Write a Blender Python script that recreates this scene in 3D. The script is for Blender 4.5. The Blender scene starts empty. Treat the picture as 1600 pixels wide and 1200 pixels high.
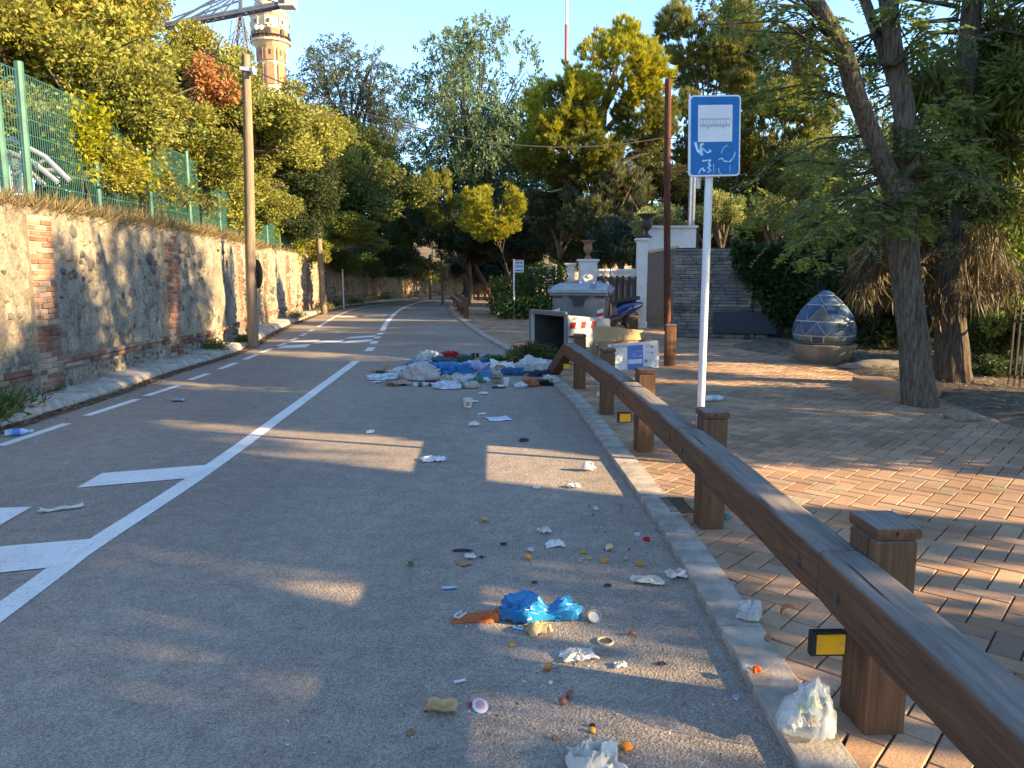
import bpy, bmesh, math, random
import numpy as np
from mathutils import Vector, Matrix, noise as mnoise

# ------------------------------------------------------------------ camera, sky, sun
S = bpy.context.scene
COL = S.collection
CAM_H, PITCH, FPX = 1.6, math.atan(175 / 1200), 1200.0
cam_d = bpy.data.cameras.new('camera'); cam = bpy.data.objects.new('camera', cam_d); COL.objects.link(cam)
cam.location = (0, 0, CAM_H); cam.rotation_euler = (math.pi / 2 - PITCH, 0, 0)
cam_d.sensor_width = 36; cam_d.lens = 27; cam_d.clip_start = 0.05; cam_d.clip_end = 3000
S.camera = cam

SUN_EL, SUN_BACK = math.radians(19), math.radians(17)     # sun stands to the right, a little behind the camera
to_sun = Vector((math.cos(SUN_EL) * math.cos(SUN_BACK), -math.cos(SUN_EL) * math.sin(SUN_BACK), math.sin(SUN_EL)))
W = bpy.data.worlds.new('World'); S.world = W; W.use_nodes = True
wn = W.node_tree.nodes; wl = W.node_tree.links
sky = wn.new('ShaderNodeTexSky'); sky.sky_type = 'NISHITA'; sky.sun_disc = False
sky.sun_elevation = SUN_EL; sky.sun_rotation = math.atan2(to_sun.x, to_sun.y)
sky.air_density = 1.0; sky.dust_density = 0.1; sky.ozone_density = 5.5; sky.altitude = 400
bg = wn['Background']; bg.inputs[1].default_value = 0.15
wl.new(sky.outputs[0], bg.inputs[0])
sd = bpy.data.lights.new('sun', 'SUN'); sd.energy = 4.6; sd.angle = math.radians(0.55); sd.color = (1.0, 0.80, 0.50)
sun = bpy.data.objects.new('sun', sd); COL.objects.link(sun)
sun.rotation_euler = (-to_sun).to_track_quat('-Z', 'Y').to_euler()
S.view_settings.view_transform = 'Standard'; S.view_settings.look = 'None'
S.view_settings.exposure = 2.1; S.view_settings.gamma = 1; S.view_settings.use_curve_mapping = False
S.view_settings.use_white_balance = True; S.view_settings.white_balance_temperature = 7800   # the phone's shade balance
S.render.engine = 'CYCLES'
S.cycles.use_denoising = True
S.cycles.max_bounces = 6; S.cycles.transparent_max_bounces = 12; S.cycles.diffuse_bounces = 4

# ------------------------------------------------------------------ measuring: photograph pixel -> point in the place
def ray(px, py):
    a = (px - 800) / FPX; b = (600 - py) / FPX
    c, s = math.cos(PITCH), math.sin(PITCH)
    return Vector((a, c + b * s, -s + b * c))
def G(px, py, z=0.0):
    r = ray(px, py); t = (z - CAM_H) / r.z
    return Vector((r.x * t, r.y * t, z))
def at(px, py, d):
    r = ray(px, py); t = d / r.y
    return Vector((r.x * t, d, CAM_H + r.z * t))
def pxm(n, d): return n * d / FPX                       # n photograph pixels at distance d, in metres

# ------------------------------------------------------------------ object helpers
R = random.Random(7)
NPR = np.random.default_rng(11)
def tag(o, label=None, cat=None, group=None, kind=None):
    if label: o['label'] = label
    if cat: o['category'] = cat
    if group: o['group'] = group
    if kind: o['kind'] = kind
    return o
def thing(name, label, cat, loc=(0, 0, 0), rz=0.0, group=None):
    o = bpy.data.objects.new(name, None); COL.objects.link(o); o.empty_display_size = 0.2
    o.location = loc; o.rotation_euler = (0, 0, rz)
    return tag(o, label, cat, group)
def link(name, me, parent=None, loc=(0, 0, 0), rot=(0, 0, 0), scale=None):
    o = bpy.data.objects.new(name, me); COL.objects.link(o); o.parent = parent
    o.location = loc; o.rotation_euler = rot
    if scale is not None: o.scale = scale if hasattr(scale, '__len__') else (scale,) * 3
    return o
def copy_tree(o, parent=None):
    c = o.copy(); COL.objects.link(c); c.parent = parent
    for ch in list(o.children): copy_tree(ch, c)
    return c

class MB:
    """collects shapes that become ONE mesh"""
    def __init__(s): s.v = []; s.f = []; s.m = []
    def add(s, vs, fs, mi=0):
        n = len(s.v); s.v += [tuple(v) for v in vs]; s.f += [tuple(i + n for i in f) for f in fs]; s.m += [mi] * len(fs); return s
    def box(s, c, size, rot=None, mi=0, taper=1.0):
        hx, hy, hz = size[0] / 2, size[1] / 2, size[2] / 2; vs = []
        for z in (-1, 1):
            k = taper if z > 0 else 1
            for x, y in ((-1, -1), (1, -1), (1, 1), (-1, 1)): vs.append(Vector((x * hx * k, y * hy * k, z * hz)))
        M = rot.to_matrix() if hasattr(rot, 'to_matrix') else rot
        if M is not None: vs = [M @ v for v in vs]
        vs = [v + Vector(c) for v in vs]
        return s.add(vs, [(0, 3, 2, 1), (4, 5, 6, 7), (0, 1, 5, 4), (1, 2, 6, 5), (2, 3, 7, 6), (3, 0, 4, 7)], mi)
    def bar(s, a, b, w, h=None, mi=0):
        a, b = Vector(a), Vector(b); d = b - a; q = d.to_track_quat('Y', 'Z').to_matrix()
        return s.box((a + b) / 2, (w, d.length, h or w), q, mi)
    def tube(s, pts, rad, n=8, mi=0, caps=True):
        pts = [Vector(p) for p in pts]
        if not hasattr(rad, '__len__'): rad = [rad] * len(pts)
        vs = []; fs = []; ref = Vector((0.13, 0.31, 0.94))
        for i, p in enumerate(pts):
            t = (pts[min(i + 1, len(pts) - 1)] - pts[max(i - 1, 0)])
            t = t.normalized() if t.length > 1e-9 else Vector((0, 0, 1))
            a = t.cross(ref if abs(t.dot(ref)) < 0.95 else Vector((1, 0, 0))).normalized(); b = t.cross(a)
            for k in range(n):
                w = 2 * math.pi * k / n
                vs.append(p + (a * math.cos(w) + b * math.sin(w)) * rad[i])
        for i in range(len(pts) - 1):
            for k in range(n):
                k2 = (k + 1) % n
                fs.append((i * n + k, i * n + k2, (i + 1) * n + k2, (i + 1) * n + k))
        if caps:
            fs.append(tuple(range(n))[::-1]); fs.append(tuple((len(pts) - 1) * n + k for k in range(n)))
        return s.add(vs, fs, mi)
    def lathe(s, prof, n=24, c=(0, 0, 0), mi=0, M=None, close=False):
        vs = []; fs = []; c = Vector(c)
        for r, z in prof:
            for k in range(n):
                w = 2 * math.pi * k / n; v = Vector((r * math.cos(w), r * math.sin(w), z))
                if M is not None: v = M @ v
                vs.append(v + c)
        for i in range(len(prof) - 1):
            for k in range(n):
                k2 = (k + 1) % n; fs.append((i * n + k, i * n + k2, (i + 1) * n + k2, (i + 1) * n + k))
        fs.append(tuple(range(n))[::-1]); fs.append(tuple((len(prof) - 1) * n + k for k in range(n)))
        return s.add(vs, fs, mi)
    def prism(s, poly, z0, z1, mi=0, M=None):
        n = len(poly); vs = [Vector((p[0], p[1], z0)) for p in poly] + [Vector((p[0], p[1], z1)) for p in poly]
        if M is not None: vs = [M @ v for v in vs]
        return s.add(vs, [tuple(range(n))[::-1], tuple(range(n, 2 * n))] + [(i, (i + 1) % n, n + (i + 1) % n, n + i) for i in range(n)], mi)
    def build(s, name, mats, parent=None, smooth=False, bevel=0.0, seg=1, loc=(0, 0, 0), rot=(0, 0, 0), angle=35):
        me = bpy.data.meshes.new(name); me.from_pydata(s.v, [], s.f)
        mats = mats if isinstance(mats, (list, tuple)) else [mats]
        for m in mats: me.materials.append(m)
        me.polygons.foreach_set('material_index', s.m)
        if bevel > 0:
            bm = bmesh.new(); bm.from_mesh(me)
            ed = [e for e in bm.edges if len(e.link_faces) == 2 and e.calc_face_angle(0) > math.radians(30)]
            bmesh.ops.bevel(bm, geom=ed, offset=bevel, segments=seg, profile=0.5, affect='EDGES', clamp_overlap=True)
            bm.to_mesh(me); bm.free()
        if smooth:
            me.shade_smooth()
            try: me.set_sharp_from_angle(angle=math.radians(angle))
            except Exception: pass
        me.update()
        return link(name, me, parent, loc, rot)

def np_mesh(name, V, F4, mats, col=None, smooth=False, mi=None):
    """V (n,3), F4 (m,4) quads (or (m,3)), col (n,3) per vertex"""
    me = bpy.data.meshes.new(name); V = np.asarray(V, dtype=np.float32); F4 = np.asarray(F4, dtype=np.int32); k = F4.shape[1]
    me.vertices.add(len(V)); me.vertices.foreach_set('co', V.ravel())
    me.loops.add(F4.size); me.loops.foreach_set('vertex_index', F4.ravel())
    me.polygons.add(len(F4)); me.polygons.foreach_set('loop_start', np.arange(0, F4.size, k, dtype=np.int32))
    try: me.polygons.foreach_set('loop_total', np.full(len(F4), k, dtype=np.int32))
    except Exception: pass
    mats = mats if isinstance(mats, (list, tuple)) else [mats]
    for m in mats: me.materials.append(m)
    if mi is not None: me.polygons.foreach_set('material_index', np.asarray(mi, dtype=np.int32))
    if col is not None:
        at_ = me.attributes.new('Col', 'FLOAT_COLOR', 'POINT')
        c4 = np.ones((len(V), 4), dtype=np.float32); c4[:, :3] = col
        at_.data.foreach_set('color', c4.ravel())
    me.update(calc_edges=True); me.validate()
    if smooth: me.shade_smooth()
    else: me.shade_flat()
    return me

# ------------------------------------------------------------------ materials
MATS = {}
def nt(name):
    m = bpy.data.materials.new(name); m.use_nodes = True; n = m.node_tree.nodes; l = m.node_tree.links
    return m, n, l, n['Principled BSDF']
def noise_node(n, l, scale, detail=4, rough=0.55, stretch=(1, 1, 1), coord='Object', dist=0.0):
    tc = n.new('ShaderNodeTexCoord'); mp = n.new('ShaderNodeMapping'); mp.inputs['Scale'].default_value = stretch
    l.new(tc.outputs[coord], mp.inputs[0])
    t = n.new('ShaderNodeTexNoise'); t.inputs['Scale'].default_value = scale; t.inputs['Detail'].default_value = detail
    t.inputs['Roughness'].default_value = rough; t.inputs['Distortion'].default_value = dist
    l.new(mp.outputs[0], t.inputs[0]); return t
def ramp(n, l, src, stops):
    r = n.new('ShaderNodeValToRGB'); e = r.color_ramp.elements
    while len(e) < len(stops): e.new(0.5)
    for el, (p, c) in zip(e, stops): el.position = p; el.color = (*c, 1) if len(c) == 3 else c
    l.new(src, r.inputs[0]); return r
def mixc(n, l, fac, a, b, mode='MIX'):
    x = n.new('ShaderNodeMix'); x.data_type = 'RGBA'; x.blend_type = mode
    for sock, val in ((x.inputs[0], fac), (x.inputs[6], a), (x.inputs[7], b)):
        if hasattr(val, 'is_output'): l.new(val, sock)
        elif isinstance(val, (int, float)): sock.default_value = val
        else: sock.default_value = (*val, 1)
    return x.outputs[2]
def bump(n, l, p, h, strength=0.3, dist=0.01):
    b = n.new('ShaderNodeBump'); b.inputs['Strength'].default_value = strength; b.inputs['Distance'].default_value = dist
    l.new(h, b.inputs['Height']); l.new(b.outputs[0], p.inputs['Normal']); return b
def pm(name, c1, c2=None, scale=6, rough=0.75, bmp=0.0, bscale=40, bdist=0.01, metal=0.0, stretch=(1, 1, 1), spec=0.35, lo=0.35, hi=0.65, detail=4, coat=0.0, transl=None, coord='Object'):
    if name in MATS: return MATS[name]
    m, n, l, p = nt(name)
    p.inputs['Roughness'].default_value = rough; p.inputs['Metallic'].default_value = metal
    p.inputs['Specular IOR Level'].default_value = spec; p.inputs['Coat Weight'].default_value = coat
    c2 = c2 or tuple(min(1, x * 0.78) for x in c1)
    t = noise_node(n, l, scale, detail, 0.6, stretch, coord)
    r = ramp(n, l, t.outputs[0], [(lo, c2), (hi, c1)]); l.new(r.outputs[0], p.inputs['Base Color'])
    if bmp > 0:
        b = noise_node(n, l, bscale, 4, 0.6, stretch, coord); bump(n, l, p, b.outputs[0], bmp, bdist)
    if transl:
        tr = n.new('ShaderNodeBsdfTranslucent'); l.new(r.outputs[0], tr.inputs[0]); mx = n.new('ShaderNodeMixShader'); mx.inputs[0].default_value = transl
        l.new(p.outputs[0], mx.inputs[1]); l.new(tr.outputs[0], mx.inputs[2]); l.new(mx.outputs[0], n['Material Output'].inputs[0])
    MATS[name] = m; return m
def leafmat(name, hue, transl=0.35, rough=0.55):
    """hue multiplies the per-leaf colour attribute"""
    if name in MATS: return MATS[name]
    m, n, l, p = nt(name)
    a = n.new('ShaderNodeAttribute'); a.attribute_name = 'Col'
    c = mixc(n, l, 1.0, a.outputs['Color'], hue, 'MULTIPLY')
    l.new(c, p.inputs['Base Color']); p.inputs['Roughness'].default_value = rough; p.inputs['Specular IOR Level'].default_value = 0.25
    tr = n.new('ShaderNodeBsdfTranslucent'); l.new(c, tr.inputs[0])
    mx = n.new('ShaderNodeMixShader'); mx.inputs[0].default_value = transl
    l.new(p.outputs[0], mx.inputs[1]); l.new(tr.outputs[0], mx.inputs[2]); l.new(mx.outputs[0], n['Material Output'].inputs[0])
    MATS[name] = m; return m
def colmat(name, rough=0.85, bmp=0.3, bscale=120, grime=0.35, bdist=0.004, gscale=1.2):
    """colour from attribute, dirtied by world-sized noise"""
    m, n, l, p = nt(name)
    a = n.new('ShaderNodeAttribute'); a.attribute_name = 'Col'
    ge = n.new('ShaderNodeNewGeometry')
    t = n.new('ShaderNodeTexNoise'); t.inputs['Scale'].default_value = gscale; t.inputs['Detail'].default_value = 6; l.new(ge.outputs['Position'], t.inputs[0])
    r = ramp(n, l, t.outputs[0], [(0.35, (1 - grime,) * 3), (0.65, (1.1, 1.1, 1.1))])
    t2 = n.new('ShaderNodeTexNoise'); t2.inputs['Scale'].default_value = bscale; t2.inputs['Detail'].default_value = 3; l.new(ge.outputs['Position'], t2.inputs[0])
    r2 = ramp(n, l, t2.outputs[0], [(0.3, (0.78,) * 3), (0.7, (1.12,) * 3)])
    c = mixc(n, l, 1.0, a.outputs['Color'], r.outputs[0], 'MULTIPLY'); c = mixc(n, l, 1.0, c, r2.outputs[0], 'MULTIPLY')
    l.new(c, p.inputs['Base Color']); p.inputs['Roughness'].default_value = rough; p.inputs['Specular IOR Level'].default_value = 0.25
    bump(n, l, p, t2.outputs[0], bmp, bdist)
    MATS[name] = m; return m

def asphalt():
    m, n, l, p = nt('asphalt')
    big = noise_node(n, l, 0.55, 5, 0.6, (1, 0.45, 1)); mid = noise_node(n, l, 7, 5, 0.65); fine = noise_node(n, l, 170, 2, 0.6)
    vor = n.new('ShaderNodeTexVoronoi'); vor.inputs['Scale'].default_value = 95
    tc = n.new('ShaderNodeTexCoord'); l.new(tc.outputs['Object'], vor.inputs[0])
    c = ramp(n, l, big.outputs[0], [(0.32, (0.24, 0.195, 0.155)), (0.68, (0.345, 0.278, 0.215))]).outputs[0]
    c = mixc(n, l, 1.0, c, ramp(n, l, mid.outputs[0], [(0.3, (0.80,) * 3), (0.7, (1.12,) * 3)]).outputs[0], 'MULTIPLY')
    c = mixc(n, l, 1.0, c, ramp(n, l, fine.outputs[0], [(0.33, (0.50,) * 3), (0.5, (1.0,) * 3), (0.68, (1.55,) * 3)]).outputs[0], 'MULTIPLY')
    c = mixc(n, l, 1.0, c, ramp(n, l, vor.outputs['Color'], [(0.1, (0.72,) * 3), (0.9, (1.22,) * 3)]).outputs[0], 'MULTIPLY')
    # oily spots and dark flecks with their own shapes
    sp = noise_node(n, l, 11, 5, 0.65, (0.8, 1.15, 1)); c = mixc(n, l, ramp(n, l, sp.outputs[0], [(0.63, (0, 0, 0)), (0.76, (0.65,) * 3)]).outputs[0], c, (0.045, 0.043, 0.045))
    l.new(c, p.inputs['Base Color']); p.inputs['Roughness'].default_value = 0.82; p.inputs['Specular IOR Level'].default_value = 0.3
    bump(n, l, p, vor.outputs['Distance'], 0.55, 0.006)
    MATS['asphalt'] = m; return m
def paint():
    m, n, l, p = nt('road_paint')
    t = noise_node(n, l, 60, 5, 0.75); t2 = noise_node(n, l, 3, 4, 0.6)
    c = ramp(n, l, t2.outputs[0], [(0.3, (0.66, 0.63, 0.58)), (0.7, (0.80, 0.77, 0.71))]).outputs[0]
    c = mixc(n, l, ramp(n, l, t.outputs[0], [(0.55, (0, 0, 0)), (0.68, (0.85,) * 3)]).outputs[0], c, (0.2, 0.2, 0.2))
    l.new(c, p.inputs['Base Color']); p.inputs['Roughness'].default_value = 0.7; bump(n, l, p, t.outputs[0], 0.3, 0.003)
    MATS['road_paint'] = m; return m
def wood(name, axis, c1=(0.20, 0.10, 0.052), c2=(0.09, 0.044, 0.025), grey=(0.27, 0.235, 0.20)):
    m, n, l, p = nt(name)
    st = {'Y': (9, 0.55, 9), 'Z': (9, 9, 0.55)}[axis]
    g = noise_node(n, l, 4.5, 6, 0.65, st, dist=0.6); big = noise_node(n, l, 2.2, 3); cr = noise_node(n, l, 3.2, 2, 0.4, {'Y': (14, 0.35, 14), 'Z': (14, 14, 0.35)}[axis], dist=0.3)
    c = ramp(n, l, g.outputs[0], [(0.3, c2), (0.7, c1)]).outputs[0]
    # silvered by weather on upward faces
    ge = n.new('ShaderNodeNewGeometry'); sx = n.new('ShaderNodeSeparateXYZ'); l.new(ge.outputs['Normal'], sx.inputs[0])
    ma = n.new('ShaderNodeMath'); ma.operation = 'ADD'; l.new(sx.outputs['Z'], ma.inputs[0])
    mb = n.new('ShaderNodeMath'); mb.operation = 'MULTIPLY'; mb.inputs[1].default_value = 0.5; l.new(big.outputs[0], mb.inputs[0]); l.new(mb.outputs[0], ma.inputs[1])
    f = ramp(n, l, ma.outputs[0], [(0.42, (0.06,) * 3), (1.0, (0.9,) * 3)]).outputs[0]
    gc = ramp(n, l, g.outputs[0], [(0.3, tuple(x * 0.5 for x in grey)), (0.72, grey)]).outputs[0]
    c = mixc(n, l, f, c, gc)
    c = mixc(n, l, ramp(n, l, cr.outputs[0], [(0.27, (0.9,) * 3), (0.33, (0, 0, 0))]).outputs[0], c, (0.02, 0.014, 0.01))
    l.new(c, p.inputs['Base Color']); p.inputs['Roughness'].default_value = 0.88; p.inputs['Specular IOR Level'].default_value = 0.12
    bump(n, l, p, g.outputs[0], 0.5, 0.006)
    MATS[name] = m; return m
def plaster():
    m, n, l, p = nt('old_plaster')
    a = noise_node(n, l, 1.1, 6, 0.65); b = noise_node(n, l, 4.2, 9, 0.74, dist=0.5); st = noise_node(n, l, 2.0, 5, 0.65, (1.6, 1.6, 0.22)); fine = noise_node(n, l, 26, 5, 0.7)
    c = ramp(n, l, a.outputs[0], [(0.32, (0.255, 0.22, 0.175)), (0.5, (0.375, 0.32, 0.24)), (0.68, (0.46, 0.40, 0.30))]).outputs[0]
    c = mixc(n, l, ramp(n, l, st.outputs[0], [(0.46, (0, 0, 0)), (0.66, (0.75,) * 3)]).outputs[0], c, (0.20, 0.175, 0.145))
    c = mixc(n, l, ramp(n, l, b.outputs[0], [(0.49, (0, 0, 0)), (0.60, (0.85,) * 3)]).outputs[0], c, (0.17, 0.14, 0.11))
    c = mixc(n, l, 1.0, c, ramp(n, l, fine.outputs[0], [(0.3, (0.50,) * 3), (0.65, (1.15,) * 3)]).outputs[0], 'MULTIPLY')
    l.new(c, p.inputs['Base Color']); p.inputs['Roughness'].default_value = 0.92; p.inputs['Specular IOR Level'].default_value = 0.15
    bump(n, l, p, b.outputs[0], 1.0, 0.06)
    MATS['old_plaster'] = m; return m
def clear_plastic(name, tint=(0.85, 0.9, 0.9), alpha=0.45, rough=0.25):
    m, n, l, p = nt(name)
    p.inputs['Base Color'].default_value = (*tint, 1); p.inputs['Roughness'].default_value = rough; p.inputs['Specular IOR Level'].default_value = 0.6
    t = noise_node(n, l, 14, 4, 0.6); r = ramp(n, l, t.outputs[0], [(0.35, (alpha * 0.55,) * 3), (0.65, (min(1, alpha * 1.5),) * 3)])
    l.new(r.outputs[0], p.inputs['Alpha']); MATS[name] = m; return m

M_ASPH, M_PAINT, M_PLASTER = asphalt(), paint(), plaster()
M_WOODY, M_WOODZ = wood('weathered_beam_wood', 'Y'), wood('weathered_post_wood', 'Z')
M_POLE = wood('pole_wood', 'Z', (0.30, 0.22, 0.15), (0.14, 0.10, 0.07), (0.3, 0.27, 0.23))
M_RUST = wood('tarred_pole_wood', 'Z', (0.15, 0.055, 0.035), (0.06, 0.025, 0.018), (0.15, 0.09, 0.07))
M_BARK = pm('bark', (0.20, 0.16, 0.12), (0.07, 0.055, 0.042), 5, 0.95, 0.9, 9, 0.03, stretch=(7, 7, 1.0), spec=0.1)
M_BARKD = pm('dark_bark', (0.12, 0.09, 0.07), (0.045, 0.035, 0.028), 6, 0.95, 0.7, 10, 0.03, stretch=(5, 5, 1), spec=0.1)
M_CONC = pm('kerb_concrete', (0.45, 0.39, 0.32), (0.25, 0.215, 0.175), 7, 0.95, 0.6, 60, 0.008, spec=0.1, detail=9)
M_WHITEWALL = pm('white_render', (0.72, 0.70, 0.66), (0.58, 0.56, 0.52), 2.5, 0.9, 0.2, 30, 0.004)
M_DIRT = pm('dry_dirt', (0.215, 0.165, 0.115), (0.10, 0.076, 0.052), 5, 0.97, 0.8, 22, 0.02, spec=0.1, detail=8)
M_PAVER = colmat('clay_pavers', 0.88, 0.35, 110, 0.32)
M_BRICK = colmat('wall_bricks', 0.9, 0.6, 60, 0.35, 0.006, 3.0)
M_STONE = colmat('rubble_stone', 0.92, 0.7, 30, 0.4, 0.012, 3.0)
M_MORTAR = pm('joint_sand', (0.10, 0.078, 0.058), (0.055, 0.045, 0.035), 6, 0.98, spec=0.05)
M_GREENMETAL = pm('green_coated_steel', (0.045, 0.155, 0.125), (0.03, 0.10, 0.085), 5, 0.5)
M_GALV = pm('galvanised_steel', (0.46, 0.48, 0.50), (0.36, 0.38, 0.40), 8, 0.42, metal=0.5)

# ------------------------------------------------------------------ ground, hill, road
def polyG(pts, z=0.0): return [G(x, y, z) for x, y in pts]
def resample(pts, step):
    out = [pts[0].copy()]; acc = 0.0
    for a, b in zip(pts, pts[1:]):
        L = (b - a).length; t = step - acc
        while t <= L: out.append(a + (b - a) * (t / L)); t += step
        acc = (acc + L) % step
    return out
def smoothline(pts, step=0.5):
    """Catmull-Rom through the measured points"""
    P = [pts[0] * 2 - pts[1]] + pts + [pts[-1] * 2 - pts[-2]]; out = []
    for i in range(1, len(P) - 2):
        for k in range(24):
            t = k / 24; a, b, c, d = P[i - 1], P[i], P[i + 1], P[i + 2]
            out.append(0.5 * ((2 * b) + (c - a) * t + (2 * a - 5 * b + 4 * c - d) * t * t + (3 * b - a - 3 * c + d) * t ** 3))
    out.append(pts[-1]); return resample(out, step)
def offset(line, d):
    out = []
    for i, p in enumerate(line):
        t = line[min(i + 1, len(line) - 1)] - line[max(i - 1, 0)]; t.z = 0; t.normalize()
        out.append(Vector((p.x + t.y * d, p.y - t.x * d, p.z)))
    return out
LEFT = smoothline([Vector((-4.35, -6, 0)), Vector((-4.6, 0, 0)), G(25, 675), G(190, 620), G(283, 585), G(397, 547), G(452, 514), G(510, 490), G(550, 479), G(600, 472.5), G(672, 467.5), G(742, 464), Vector((3.5, 55, 0)), Vector((12, 58, 0))])
RIGHT = smoothline([Vector((1.12, -6, 0)), Vector((1.0, 0, 0)), G(1238, 1200), G(1167, 1064), G(1084, 921), G(1034, 833), G(960, 725), G(890, 627), G(845, 587), G(800, 553), G(755, 528), G(725, 506), G(704, 488), G(702, 480), G(716, 473), G(760, 467.5), Vector((6.0, 47.5, 0)), Vector((14, 50, 0))])
def strip(name, A, B, za, zb, mat, parent=None):
    A = resample(A, 0.5); n = 120
    def even(L):
        out = []; tot = sum((b - a).length for a, b in zip(L, L[1:])); 
        cum = [0]
        for a, b in zip(L, L[1:]): cum.append(cum[-1] + (b - a).length)
        j = 0
        for i in range(n + 1):
            s = tot * i / n
            while j < len(cum) - 2 and cum[j + 1] < s: j += 1
            t = (s - cum[j]) / max(1e-6, cum[j + 1] - cum[j]); out.append(L[j].lerp(L[j + 1], min(1, t)))
        return out
    a, b = even(A), even(B); V = [(p.x, p.y, za) for p in a] + [(p.x, p.y, zb) for p in b]
    F = [(n + 1 + i, i, i + 1, n + 2 + i)[::-1] for i in range(n)]
    me = bpy.data.meshes.new(name); me.from_pydata(V, [], F); me.materials.append(mat)
    return link(name, me, parent)
road = tag(strip('road', offset(LEFT, -0.3), offset(RIGHT, 0.12), 0, 0, M_ASPH), 'grey asphalt road curving away between wall and paved terrace', None, None, 'structure')

WALL = offset(LEFT, -0.72)                                   # foot of the retaining wall
def wall_dist(x, y):
    """metres behind the wall line (positive up the hill)"""
    best = 1e9; 
    for i in range(0, len(WALL) - 4, 4):
        a, b = WALL[i], WALL[i + 4]; d = b - a; t = ((x - a.x) * d.x + (y - a.y) * d.y) / (d.x ** 2 + d.y ** 2)
        if i > 0: t = max(0, t)
        if i < len(WALL) - 9: t = min(1, t)
        qx, qy = a.x + d.x * t, a.y + d.y * t; L = math.hypot(x - qx, y - qy)
        if L < abs(best): best = L * (1 if d.x * (y - qy) - d.y * (x - qx) > 0 else -1)
    return best
def hill_z(x, y):
    d = wall_dist(x, y)
    if d < 0.35: return -0.15
    h = 2.25 + min(d, 9) * 0.20 + max(0, min(d - 9, 80)) * 0.10
    return h + mnoise.noise(Vector((x * 0.3, y * 0.3, 0))) * 0.35 * min(1, max(0, d - 1))
TERR_R = [G(1600, 672), G(1530, 648), G(1470, 622), G(1420, 604), G(1340, 580), G(1240, 561), G(1150, 545)]
def right_z(x, y):
    """the bank to the right of the terrace, falling away further out"""
    e = 5.25 if y < 9 else 5.25 + (y - 9) * 0.03
    d = x - e
    if y > 15.5: d = min(d, 0) if x < 3 else d
    if d < -0.1: return -0.15
    h = 0.0 + 0.10 * min(1, max(0, d + 0.1) * 2.0) + 0.05 * mnoise.noise(Vector((x * 0.9, y * 0.9, 3)))
    return h - max(0, d - 9) * 0.12 if d < 80 else h - 8.5
xs = sorted(set([-900, -600, -400, -250, -160, -110, -80, -60, -45] + [round(-36 + i * 1.0, 3) for i in range(27)] + [round(-9 + 0.25 * i, 3) for i in range(24)] + [-3, -2, 0, 2, 4] + [round(4.5 + i * 0.22, 3) for i in range(20)] + [9 + i for i in range(16)] + [30, 40, 55, 80, 120, 200, 350, 600, 900]))
ys = sorted(set([-200, -90, -40, -20, -10] + [round(-6 + 0.4 * i, 3) for i in range(70)] + [22 + i for i in range(45)] + [70, 80, 95, 120, 160, 220, 320, 480, 800, 1500]))
V = []
for y in ys:
    for x in xs:
        z = -0.06
        if x < 0 or y > 40:
            h = hill_z(x, y)
            if h > 0: z = h
        if x > 2 and z < 0: z = max(right_z(x, y), -9) if right_z(x, y) != -0.15 else -0.06
        V.append((x, y, z))
nx = len(xs); F = [(j * nx + i, j * nx + i + 1, (j + 1) * nx + i + 1, (j + 1) * nx + i) for j in range(len(ys) - 1) for i in range(nx - 1)]
ground = tag(link('ground', np_mesh('ground', V, F, M_DIRT, smooth=True)), 'dry brown earth of the hillside and planting bank', None, None, 'structure')

# painted lines
def sheet(name, poly, z, mat, parent=None):
    me = bpy.data.meshes.new(name); me.from_pydata([(p.x, p.y, z) for p in poly], [], [tuple(range(len(poly)))]); me.materials.append(mat)
    if me.polygons[0].normal.z < 0: me.flip_normals()
    return link(name, me, parent)
def ribbon(name, line, w, z, mat, parent):
    a, b = offset(line, -w / 2), offset(line, w / 2); n = len(line)
    me = bpy.data.meshes.new(name); me.from_pydata([(p.x, p.y, z) for p in a] + [(p.x, p.y, z) for p in b], [], [(i, n + i, n + i + 1, i + 1) for i in range(n - 1)]); me.materials.append(mat)
    return link(name, me, parent)
marks = thing('road_marking', None, None); marks['kind'] = 'structure'; marks['label'] = 'white painted lines and hatching on the asphalt road'
cl = [Vector((-2.0, -4, 0)), G(0, 957), G(120, 868), G(320, 737), G(450, 643), G(560, 562)]
ribbon('centre_line', smoothline(cl, 0.4), 0.14, 0.004, M_PAINT, marks)
ribbon('centre_line', smoothline([G(597, 517), G(606, 502), G(622, 486), G(640, 477), G(665, 470), G(700, 466.5)], 0.5), 0.15, 0.004, M_PAINT, marks)
for a, b in (((575, 549), (581, 543)), ((583, 537), (587, 533)), ((588, 529), (591, 526)), ((592, 523), (595, 520.5))): ribbon('centre_dash', [G(*a), G(*b)], 0.16, 0.004, M_PAINT, marks)
for a, b in (((0, 697), (105, 662)), ((135, 650), (215, 624)), ((228, 619), (281, 602)), ((296, 594), (325, 584)), ((343, 577), (369, 567)), ((382, 562), (402, 554)), ((408, 551), (425, 545)), ((434, 541), (447, 536)), ((455, 532), (465, 528)), ((470, 525), (478, 521)), ((483, 518), (490, 515))): ribbon('edge_dash', [G(*a), G(*b)], 0.11, 0.004, M_PAINT, marks)
ribbon('edge_line', smoothline([G(497, 511), G(530, 492), G(562, 481), G(606, 474.5), G(668, 469.5)], 0.5), 0.11, 0.004, M_PAINT, marks)
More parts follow.
